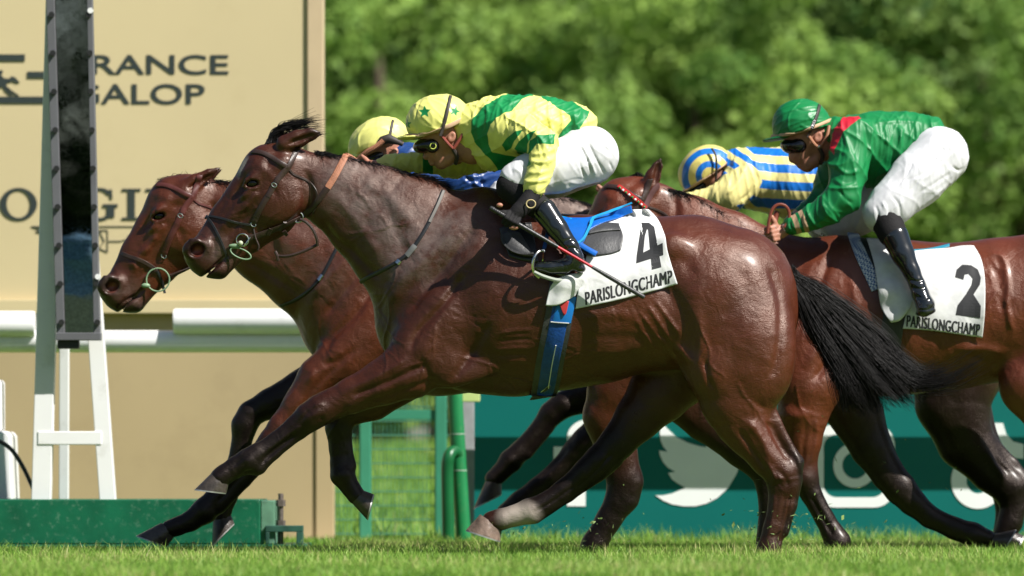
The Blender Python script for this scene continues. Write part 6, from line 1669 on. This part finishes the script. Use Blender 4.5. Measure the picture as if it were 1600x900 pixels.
MB().tube([f1.P(wl(t)[0] - .5, wl(t)[1] - 2.4, -132.5) for t in (.76, .985)], .9 * f1.k, 6).build('stripe', mat('silver_stripe', (.6, .6, .6), rough=.3), whip, smooth=True)
# stirrup
sti = cord(f1, [(849,396,-120),(841,398,-126),(835,406,-130),(832,418,-130),(834,430,-128),(842,438,-124)], 2.3, 'stirrup', M_STEEL, h1)
cord(f1, [(834,430,-128),(850,437,-127),(872,442,-118),(884,436,-104),(868,430,-98),(844,428,-98)], 3.0, 'tread', mat('grey_rubber', (.3, .33, .28), rough=.6), sti)
cord(f1, [(849,397,-119),(848,410,-100),(845,425,-98)], 2.2, 'arch', M_STEEL, sti)
strap(f1, S1, [(862,345),(856,372),(850,398)], 6, 'stirrup_leather', M_GIRTH, sti, 2, 12)

# ------------------------------------------------------------------ jockey 2: navy blue with yellow cap
j2 = jockey_root(f2, 760, 330, 'jockey in navy blue silks with plain yellow cap hidden behind the near rider')
def body2(V):
    V.ell((596,228,0),(34,30,28),-25,4); V.chain([(600,242,0,21,1),(588,254,0,14,1)], 8); V.chain([(612,240,0,16,1),(650,252,0,22,1),(690,270,0,30,1.2),(760,290,0,36,1.2),(815,295,0,34,1.3)], 10)
    for s_ in (-1, 1): V.ell((617,240,27*s_),(6,9,3.5),20,3); V.chain([(815,298,34*s_,32,.9),(780,322,66*s_,20,.9),(812,368,90*s_,12,1),(846,418,98*s_,9,1),(815,436,104*s_,7,1)], 10)
    for s_ in (-1, 1): V.chain([(680,272,44*s_,22,.9),(640,300,66*s_,14,1),(560,300,40*s_,9,1)], 10); fist(V, (546,302), (.5,.86), (.86,-.5), 38*s_, 1.0, (-.6,-.6), s_)
    V.chain([(578,242,0,4,.8),(570,254,0,4,.9)], 4)
solid(f2, (530,870,185,450,-125,125), 2.2, body2, 'body', M_SKIN, j2)
def jack2(V):
    V.chain([(618,240,0,19,1.15),(640,250,0,26,1),(680,272,0,36,1.2),(730,288,0,43,1.15),(780,290,0,40,1.1),(812,290,0,32,1.3)], 8, ki=12)
    for s_ in (-1, 1): V.chain([(685,272,44*s_,30,.85),(640,298,66*s_,20,.9),(570,300,42*s_,12,.9)], 9, ki=6)
Ln2 = [([(650+14*i,252+3*i),(690+10*i,262+6*i),(750+4*i,262+9*i)],2.6,(-1)**i*1.9) for i in range(8)]
solid(f2, (555,850,210,345,-100,100), 1.9, jack2, 'jacket', fabric('silk_navy', [(.012, .045, .17)], None, rough=.33, spec=.55, fold=.1, fscale=5), j2, None, Ln2, 3, wrinkle=(.9, .12, 7, [(.4,.9),(.2,1)]))
def br2(V):
    V.ell((818,300,0),(38,36,54),0,10)
    for s_ in (-1, 1): V.chain([(818,302,32*s_,38,.95),(790,315,62*s_,30,.85),(778,322,70*s_,25,.85)], 12, ki=10)
solid(f2, (740,870,250,365,-110,110), 2.0, br2, 'breeches', M_BREECH, j2, wrinkle=(.6, .12, 2))
def bt2(V, s_):
    V.chain([(782,330,80*s_,20,.85),(812,368,92*s_,16,.85),(846,416,100*s_,11,.9),(840,430,104*s_,10,1),(812,436,106*s_,8,1.2)], 6, ki=6)
for s_ in (-1, 1): solid(f2, (755,875,300,450,-125,125), 2.0, lambda V: bt2(V, s_), 'boot', M_BOOT, j2)
def hel2(V):
    V.ell((592,224,0),(50,39,40),-28,2); V.cut((530,252),(652,206)); V.ell((556,246,0),(22,3,27),-24,4)
hl2, HS2 = solid(f2, (525,650,175,262,-48,48), 1.5, hel2, 'helmet', fabric('cap_plain_yellow', [(.70, .68, .20)], None, rough=.42, spec=.5, fold=.08, fscale=7), j2, None, [([(575,192),(562,212),(560,232)],1.6,1.2)], 3, wrinkle=(.4, .13, 4))
strap(f2, HS2, [(614,190),(612,204),(609,220)], 4, 'goggle_strap', M_ELASTIC, hl2, 1.6, .6)
MB().tube([f2.P(592, 226, -38), f2.P(598, 222, -40), f2.P(608, 219, -41), f2.P(622, 224, -40), f2.P(630, 228, -38)], [4 * f2.k, 7 * f2.k, 8 * f2.k, 5 * f2.k, 3 * f2.k], 12).build('goggles', M_ELASTIC, j2, smooth=True)
cord(f2, [(560,252,-34),(574,240,-42),(588,232,-45),(600,222,-46)], 4.2, 'cap_band', M_TANRUBBER, hl2); 

solid(f2, (555,625,222,275,-36,36), 1.6, lambda V: V.ell((588,246,0),(24,12,30),-30,3), 'lens', M_GOGGLE, j2)  # black solid for the goggles and for the shade over the face

# ------------------------------------------------------------------ jockey 3: plain green
j3 = jockey_root(f3, 1430, 380, 'jockey in plain green silks with red shoulder patch and green cap')
def body3(V):
    V.ell((1258,206,0),(36,33,29),-18,4); V.chain([(1262,222,0,26,.95),(1252,240,0,19,.95),(1258,254,0,13,.95)], 8)
    V.chain([(1284,236,0,15,1.2),(1272,252,0,9.5,1.6),(1262,260,0,7.5,1.3)], 6); V.chain([(1240,232,0,4,.8),(1236.5,249,0,4,.9)], 4); V.ell((1239,250.5,0),(5.4,3.6,5.6),0,3)
    V.ell((1248,256,0),(5,2.6,7),10,2); V.ell((1250,260,0),(5,2.8,6.5),10,2); V.ell((1262,263,0),(7,5.5,8),0,4)
    for s_ in (-1, 1): V.ell((1277,216,28*s_),(6.5,9.5,3.5),20,3); V.ell((1277,215,32*s_),(3,5,3),20,2,'sub')
    V.chain([(1276,224,0,22,.95),(1304,226,0,25,1.0),(1335,226,0,34,1.2)], 8); V.chain([(1335,226,0,38,1.3),(1370,230,0,46,1.1),(1420,225,0,40,1.05),(1460,232,0,34,1.2)], 10)
    V.chain([(1332,224,-46,24,.8),(1318,300,-70,14,1),(1300,330,-74,14,1),(1245,355,-62,10,1),(1226,361,-58,9,1)], 10)
    V.chain([(1332,224,46,24,.8),(1298,300,64,14,1),(1250,345,52,10,1),(1228,355,44,9,1)], 10)
    for s_ in (-1, 1): 
        k = [(1372,335),(1400,390),(1425,446),(1436,486)] if s_ < 0 else [(1310,345),(1345,400),(1380,450),(1375,480)]
        V.chain([(1466,246,36*s_,36,.9),(k[0][0],k[0][1],76*s_,21,.85),(k[1][0],k[1][1],96*s_,13,.9),(k[2][0],k[2][1],106*s_,9,.9),(k[3][0],k[3][1],116*s_,9,1)], 10)
    fist(V, (1206,368), (.25,.97), (.97,-.25), -58, 1.15, (-.5,-1), -1); fist(V, (1212,366), (.25,.97), (.97,-.25), 34, 1.0, (-.5,-1), 1)
solid(f3, (1178,1530,150,510,-140,140), 1.9, body3, 'body', M_SKIN, j3, smooth=2)
red3 = [(1315,187),(1340,181),(1343,187),(1325,199),(1312,213),(1302,233),(1298,246),(1293,235),(1297,212),(1306,196)]
def pat3(P):
    u, v = P[:, 0], P[:, 1]; d = np.where(P[:, 2] < 30, polysd(u, v, red3), -9)
    t = np.minimum(3.6 - np.abs((u - 1240) * .94 - (v - 352) * .34), 40); t2 = np.minimum(3.6 - np.abs((u - 1252) * .94 - (v - 350) * .34), 40)
    return {'pat': d, 'pat2': np.where((u < 1275) & (v > 325), np.maximum(t, t2), -9)}
def jack3(V):
    V.chain([(1312,214,0,30,1.1),(1336,224,0,44,1.25),(1366,228,0,54,1.1),(1405,226,0,50,1.0),(1432,217,0,40,1.05),(1452,208,0,26,1.6)], 8, ki=12)
    V.ell((1372,262,0),(34,34,44),10,12); V.chain([(1302,208,0,24,.95),(1296,222,0,22,.95)], 6)
    V.chain([(1330,220,-48,36,.8),(1322,268,-66,30,.85),(1314,312,-78,25,.9)], 9, ki=8); V.chain([(1314,314,-78,25,.9),(1290,332,-74,24,.9),(1255,348,-66,18.5,.95),(1234,356,-61,14.5,1),(1231,357,-60,11,1)], 7, ki=6)
    V.chain([(1330,220,48,36,.8),(1304,280,64,28,.85),(1294,306,68,24,.9)], 9, ki=8); V.chain([(1294,306,68,23,.9),(1260,336,56,18,.95),(1240,348,48,14,1)], 7, ki=6)
Lj3 = [([(1346,190),(1352,240),(1346,280)],4,-2.6), ([(1300,262),(1318,276),(1340,270)],3,2,(-200,-50)), ([(1298,284),(1316,296),(1336,290)],3,2,(-200,-50)), ([(1304,300),(1318,318),(1330,322)],3,-2,(-200,-50)), ([(1278,322),(1292,336),(1300,352)],3,1.6,(-200,-50)),
       ([(1360,200),(1364,232),(1360,262)],3,1.6), ([(1378,196),(1384,226),(1380,262)],3,1.5), ([(1400,196),(1404,222),(1400,256)],3,1.5), ([(1424,190),(1430,212),(1426,236)],3,1.6), ([(1360,196),(1400,192),(1440,194)],3,1.4), ([(1388,268),(1412,250),(1440,222)],3,1.6), ([(1376,280),(1406,262),(1440,238)],3,-1.5), ([(1230,347),(1232,358),(1240,366)],2,-1.6,(-200,-40)), ([(1246,340),(1249,354),(1256,364)],2,-1.6,(-200,-40))]
M_SILK3 = fabric('silk_green', [(.004, .17, .045), (.50, .012, .03), (.50, .33, .20)], 'pat', rough=.5, spec=.4, fold=.1, fscale=5)
solid(f3, (1212,1490,165,385,-125,125), 1.7, jack3, 'jacket', M_SILK3, j3, pat3, Lj3, 3, wrinkle=(1.15, .11, 11, [(1,.1),(.9,.5),(.7,-.5)]))
def br3(V):
    V.ell((1468,240,0),(42,42,58),0,10); V.chain([(1440,222,0,36,1.2),(1425,232,0,32,1.3)], 10)
    V.chain([(1466,246,-34,45,.95),(1428,284,-58,42,.85),(1388,322,-76,34,.85),(1372,338,-82,30,.85)], 12, ki=10)
    V.chain([(1466,246,34,45,.95),(1400,298,58,40,.85),(1340,332,72,34,.85),(1312,346,76,28,.85)], 12, ki=10)
Lb3 = creases([(1400,300),(1440,275),(1480,250)], 10, 46, 128, 41, 2.0, -.8) + creases([(1375,335),(1390,350)], 10, 26, 80, 42, 2.0, 1.0) + creases([(1470,220),(1495,250)], 8, 30, 60, 43, 2.0, .9) + [([(1420,260),(1410,278),(1392,300)],1.3,-1.4,(-200,-30)), ([(1458,250),(1440,272),(1412,308)],1.3,-1.2,(-200,-30)), ([(1480,262),(1494,270),(1504,262)],2.4,-1.8), ([(1386,310),(1398,326),(1402,350)],2.4,-1.6), ([(1370,318),(1378,334),(1378,354)],2.4,1.6), ([(1360,324),(1366,340),(1364,356)],2.2,-1.5), ([(1430,330),(1460,306),(1490,282)],3,1.4), ([(1424,310),(1456,290),(1484,272)],3,-1.2)]
solid(f3, (1275,1525,185,385,-125,125), 1.7, br3, 'breeches', M_BREECH, j3, None, Lb3, 3, wrinkle=(.32, .09, 13, [(.75,.6),(.9,.3)]))
for kk in ([(1378,346,-86,26,.85),(1388,368,-92,22,.85),(1394,380,-95,19,.85)], [(1312,352,80,25,.85),(1328,378,88,20,.85)]): solid(f3, (1280,1415,315,410,-125,125), 1.8, lambda V: V.chain(kk, 4), 'stocking', M_BLACKKNIT, j3)
def bt3(V):
    V.chain([(1392,374,-95,21.5,.85),(1404,402,-101,18,.85),(1417,428,-107,13.5,.9),(1426,450,-111,12.5,.95),(1430,462,-113,13,1)], 4, ki=5); V.chain([(1430,464,-113,13,1),(1437,480,-119,14.5,1.1),(1435,488,-124,11,1.1)], 5, ki=4)
    V.ell((1438,491,-118),(16,6,13),-10,4)
solid(f3, (1360,1470,345,510,-145,-70), 1.6, bt3, 'boot', M_BOOT, j3, None, [([(1412,440),(1424,444),(1436,440)],2,-1.8), ([(1414,452),(1428,456),(1440,452)],2,-1.8), ([(1420,466),(1434,470),(1446,466)],2,-1.4), ([(1424,488),(1440,488),(1452,482)],1.4,-1.4)], 3)
solid(f3, (1295,1410,345,500,60,140), 1.8, lambda V: V.chain([(1328,374,88,20,.85),(1350,410,96,16,.85),(1378,448,104,12,.9),(1372,474,108,10,1)], 5), 'boot', M_BOOT, j3)
def hel3(V):
    V.ell((1252,197,0),(46,43,41),-10,2); V.cut((1190,222),(1300,196)); V.ell((1215,216,0),(24,3,29),-10,4)
M_CAP3 = fabric('cap_green', [(.004, .17, .045)], None, rough=.42, spec=.45, fold=.08, fscale=7)
hl3, HS3 = solid(f3, (1183,1310,145,236,-50,50), 1.4, hel3, 'helmet', M_CAP3, j3, None, [([(1252,156),(1232,180),(1230,206)],1.4,1), ([(1258,180),(1272,192),(1292,190)],2,1), ([(1246,196),(1266,204),(1290,198)],2,1), ([(1240,170),(1256,176),(1276,172)],2,-1)], 3, wrinkle=(.5, .14, 6, [(.5,.85),(.3,1)]))
strap(f3, HS3, [(1206,213),(1228,212),(1252,207),(1276,198),(1297,188)], 5, 'cap_band', M_TAN, hl3, 1.4, .5, both=True)
gs3 = strap(f3, HS3, [(1279,166),(1275,180),(1269,196),(1263,208),(1259,216)], 5.5, 'goggle_strap', M_ELASTIC, hl3, 1.6, 1.0)
def pl3(a, b):
    u = 1261.5 + 15 * a - 1.4 * (b - .5) * 2; v = 212 - 40 * a - .8 * (b - .5) * 2
    return f3.P(u, v, HS3.w(u, v) - 3.2)
letters('TKO', 'lettering', mat('white_ink', (.75, .75, .75)), gs3, lambda a, b: f3.P(1265.5 + 5.5 * a - 1.7 * (b * 2 - 1), 204 - 14 * a - .7 * (b * 2 - 1), HS3.w(1265.5 + 5.5 * a, 204 - 14 * a) - 3.4), 0, .02)
def gg3(V): V.ell((1240,229,0),(21,13,29),8,3); V.ell((1248,228,-20),(12,12,10),0,4); V.ell((1248,228,20),(12,12,10),0,4)
solid(f3, (1212,1270,208,250,-34,34), 1.3, gg3, 'goggles', M_GOGGLE, j3)
M_CHIN3 = mat('tan_chin_strap', (.34, .15, .08), rough=.5)
cord(f3, [(1262,214,-29),(1270,226,-32),(1278,233,-30)], 2.6, 'chin_strap', M_CHIN3, j3); cord(f3, [(1294,198,-26),(1290,216,-31),(1279,233,-30)], 2.6, 'chin_strap', M_CHIN3, j3); cord(f3, [(1278,232,-30),(1284,244,-24),(1282,256,-10)], 3.4, 'chin_strap', M_ELASTIC, j3)
ball(f3, (1278,231,-33), 2.6, 'clasp', M_STEEL, j3, 12)
# reins looped in the hands
lp = cord(f3, [(1196,368,-74),(1199,345,-72),(1204,330,-70),(1213,323,-68),(1224,325,-66),(1230,335,-66),(1229,348,-68),(1222,358,-70)], 2.6, 'looped_rein', mat('red_brown_leather', (.15, .035, .02), rough=.35), h3)
cord(f3, [(1206,360,-66),(1208,345,-60),(1212,333,-58)], 5.0, 'rein_end', mat('red_brown_leather', (.15, .035, .02), rough=.35), lp)
cuff = cord(f3, [(1226,352,-61),(1229,362,-61)], 9.5, 'white_cuff', M_CLOTH, j3)

# ------------------------------------------------------------------ jockey 4: yellow and blue stripes
j4 = jockey_root(f4, 1340, 380, 'jockey in yellow and blue striped silks with hooped cap bent low behind')
def body4(V):
    V.ell((1106,268,0),(34,30,28),-32,4); V.chain([(1112,284,0,24,1),(1096,298,0,15,1)], 8); V.chain([(1126,278,0,20,1),(1160,272,0,26,1.1),(1230,285,0,44,1.1),(1330,295,0,40,1.1),(1360,305,0,36,1.2)], 10)
    for s_ in (-1, 1): V.ell((1130,284,27*s_),(6.5,9,3.5),20,3); V.chain([(1355,305,34*s_,32,.9),(1290,345,66*s_,20,.9),(1330,400,88*s_,12,1),(1360,450,96*s_,9,1),(1335,470,100*s_,7,1)], 10)
    for s_ in (-1, 1): V.chain([(1165,275,44*s_,22,.9),(1128,312,62*s_,14,1),(1040,322,50*s_,9,1),(960,318,34*s_,8,1)], 10); fist(V, (944,314), (.5,.86), (.86,-.5), 32*s_, 1.05, (-.6,-.6), s_)
    V.chain([(1086,288,0,4,.8),(1080,300,0,4,.9)], 4)
solid(f4, (925,1410,225,485,-120,120), 2.3, body4, 'body', M_SKIN2, j4)
slv = [(1160,258),(1172,260),(1184,272),(1188,288),(1180,304),(1158,322),(1126,332),(1000,340),(1000,300),(1087,296),(1140,272)]
def pat4(P):
    u, v = P[:, 0], P[:, 1]; T = 27.0; vv = v - 4 * np.sin((u - 1170) / 180 * 3) - (u - 1175) * .02 - np.where(u < 1178, (1178 - u) * -.75, 0)
    ph = np.mod(vv - 276, T) - T / 2
    d = T * .25 - np.abs(ph)
    return {'pat': np.minimum(d, np.where(P[:, 2] < -20, -polysd(u, v, slv), 40))}
def jack4(V):
    V.chain([(1152,262,0,30,1),(1176,278,0,48,1.1),(1230,285,0,54,1.1),(1300,288,0,52,1.05),(1345,296,0,44,1.1)], 8, ki=12)
    for s_ in (-1, 1): V.chain([(1166,280,46*s_,36,.85),(1136,308,64*s_,26,.9),(1096,316,60*s_,16,.9),(1030,322,50*s_,12,.9)], 8, ki=7)
solid(f4, (1010,1400,215,355,-100,100), 2.0, jack4, 'jacket', fabric('silk_striped', [(.70, .62, .24), (.005, .14, .52)], 'pat', rough=.5, spec=.35, fold=.1, fscale=5), j4, pat4,
      [([(1160,262),(1150,290),(1130,310)],3,2,(-200,-30)), ([(1180,280),(1170,304),(1150,320)],3,-2,(-200,-30)), ([(1120,300),(1116,314),(1122,326)],2.4,1.8,(-200,-30)), ([(1104,304),(1102,316),(1106,326)],2.4,-1.6,(-200,-30)), ([(1172,236),(1174,262),(1184,290)],3.5,-2.4)] + [([(1190+18*i,244),(1194+18*i,270),(1190+18*i,300)],3,(-1)**i*.9) for i in range(8)], 3, wrinkle=(.6, .2, 17, [(1,.1),(.95,-.2)]))
def br4(V):
    V.ell((1360,305,0),(42,40,56),0,10)
    for s_ in (-1, 1): V.chain([(1358,308,34*s_,42,.95),(1322,330,58*s_,36,.85),(1290,346,70*s_,28,.85)], 12, ki=10)
solid(f4, (1250,1415,255,400,-110,110), 2.0, br4, 'breeches', M_BREECH, j4, wrinkle=(.6, .12, 19))
def bt4(V, s_):
    V.chain([(1296,356,76*s_,22,.85),(1330,400,90*s_,16,.85),(1360,448,98*s_,11,.9),(1350,464,102*s_,10,1),(1330,470,104*s_,8,1.2)], 6, ki=6)
for s_ in (-1, 1): solid(f4, (1265,1385,325,490,-125,125), 2.0, lambda V: bt4(V, s_), 'boot', M_BOOT, j4)
def hel4(V):
    V.ell((1102,266,0),(45,37,40),-36,2); V.cut((1058,310),(1150,246)); V.ell((1076,294,0),(20,3,26),-36,4)
def hp4(P):
    u, v = P[:, 0], P[:, 1]; d = np.hypot((u - 1108), (v - 276)); T = 21.0
    q = T * .235 - np.abs(np.mod(d - 7, T) - T / 2)
    return {'pat': np.where(d < 12, -4, q)}
hl4, HS4 = solid(f4, (1045,1160,218,320,-48,48), 1.5, hel4, 'helmet', fabric('cap_hooped', [(.66, .56, .16), (.005, .14, .50)], 'pat', rough=.4, spec=.5, fold=.06, fscale=7), j4, hp4, None, 3, wrinkle=(.3, .13, 8))
strap(f4, HS4, [(1066,301),(1082,292),(1104,278),(1124,264),(1140,252)], 5, 'cap_band', M_TAN, hl4, 1.4, .5, both=True)
cord(f4, [(1111,234,-36),(1117,246,-42),(1118,264,-42),(1117,290,-32)], 1.8, 'goggle_strap', M_ELASTIC, hl4)
def gg4(V): V.ell((1092,294,0),(19,11,28),-36,3)
solid(f4, (1065,1120,275,312,-34,34), 1.6, gg4, 'goggles', M_GOGGLE, j4)

# ------------------------------------------------------------------ the photographer's side, mirrored in the finish mirror: a tree line added to darken reflections, and a bystander
for i in range(13):
    x = -66 + i * 11 + (i * 37 % 5)
    tree('broadleaf_tree', x, -62 - (i * 53 % 9), 12 + (i * 29 % 4), 6.6, 2, 1.1 * i, 'deep green tall tree added behind the camera to darken reflections', 'tree', 'trees added behind the camera')
fby = Frame(-5.2)
def ux(x): return 800 + x / fby.k
def vz(z): return HOR - (z * 1.1 - CAM_H) / fby.k
by = empty('person', (-2.7, -5.2, 0), 'bystander in blue shirt holding white board, seen in the finish mirror', 'bystander')
c_ = ux(-2.7)
def bbody(V):
    V.ell((c_ - 150, vz(1.62), 0), (34, 44, 40), 0, 5); V.chain([(c_ - 140, vz(1.55), 0, 24, 1), (c_ - 40, vz(1.5), 0, 30, 1)], 8); V.chain([(c_, vz(1.52), 0, 70, .6), (c_, vz(1.05), 0, 66, .6)], 8)
    for q in (-1, 1):
        V.chain([(c_ + q * 85, vz(1.52), 0, 28, 1), (c_ + q * 100, vz(1.25), 20, 21, 1), (c_ + q * 45, vz(1.22), 110, 15, 1)], 10); V.chain([(c_ + q * 38, vz(.95), 0, 42, 1), (c_ + q * 42, vz(.5), 0, 30, 1), (c_ + q * 42, vz(.08), 0, 22, 1), (c_ + q * 42, vz(.04), 60, 18, 1)], 10)
solid(fby, (c_ - 220, c_ + 150, vz(1.95), vz(-.03), -90, 150), 6, bbody, 'body', M_SKIN, by)
def bshirt(V):
    V.chain([(c_, vz(1.54), 0, 84, .62), (c_, vz(1.02), 0, 82, .62)], 8)
    for q in (-1, 1): V.chain([(c_ + q * 84, vz(1.54), 0, 40, 1), (c_ + q * 100, vz(1.36), 10, 36, 1)], 12)
solid(fby, (c_ - 160, c_ + 160, vz(1.75), vz(.85), -100, 100), 5, bshirt, 'shirt', fabric('blue_shirt', [(.2, .42, .68)], None, rough=.7, fold=.3, fscale=6), by, wrinkle=(4, .03, 31))
def btr(V):
    for q in (-1, 1): V.chain([(c_ + q * 36, vz(.98), 0, 52, .9), (c_ + q * 42, vz(.5), 0, 38, 1), (c_ + q * 42, vz(.12), 0, 30, 1)], 10)
solid(fby, (c_ - 130, c_ + 130, vz(1.2), vz(.0), -90, 90), 5, btr, 'trousers', mat('dark_cloth', (.03, .035, .05), rough=.8), by)
bd = MB(); bd.box((-2.95, -4.93, 1.2), (-2.5, -4.915, 1.47)); bd.build('board', M_ICON, by)

# bits of turf thrown up behind the hooves
r_ = np.random.default_rng(77); Vt, Ft = [], []
for (u, v, y, n, sp) in ((1200, 835, -.1, 110, 50), (940, 840, 1.0, 70, 45), (1300, 830, 1.6, 26, 40), (780, 830, .1, 12, 30), (1170, 700, .3, 10, 130), (1460, 760, 1.8, 14, 90), (300, 845, 1.0, 14, 40)):
    f = Frame(y)
    for _ in range(n):
        p = f.P(u + r_.normal(0, sp), v - abs(r_.normal(0, sp * .7)) + 15, r_.normal(0, 30)); d = Vector(r_.normal(0, 1, 3)).normalized(); e = d.orthogonal().normalized(); g_ = d.cross(e); l = r_.uniform(.004, .017); w_ = r_.uniform(.0012, .0035) if r_.uniform() < .8 else l * .7
        b = len(Vt); Vt += [p - d * l, p + e * w_, p + d * l, p - e * w_, p + g_ * w_ * .6]; Ft += [(b, b + 1, b + 4), (b + 1, b + 2, b + 4), (b + 2, b + 3, b + 4), (b + 3, b, b + 4), (b, b + 3, b + 2, b + 1)]
tag(pmesh('flying_grass', np.array([tuple(v) for v in Vt]), Ft, mat('torn_grass', (.12, .18, .05), rough=.7, var=.6, vscale=60), None, False), 'scraps of torn grass and soil thrown up by the hooves', 'grass', kind='stuff')
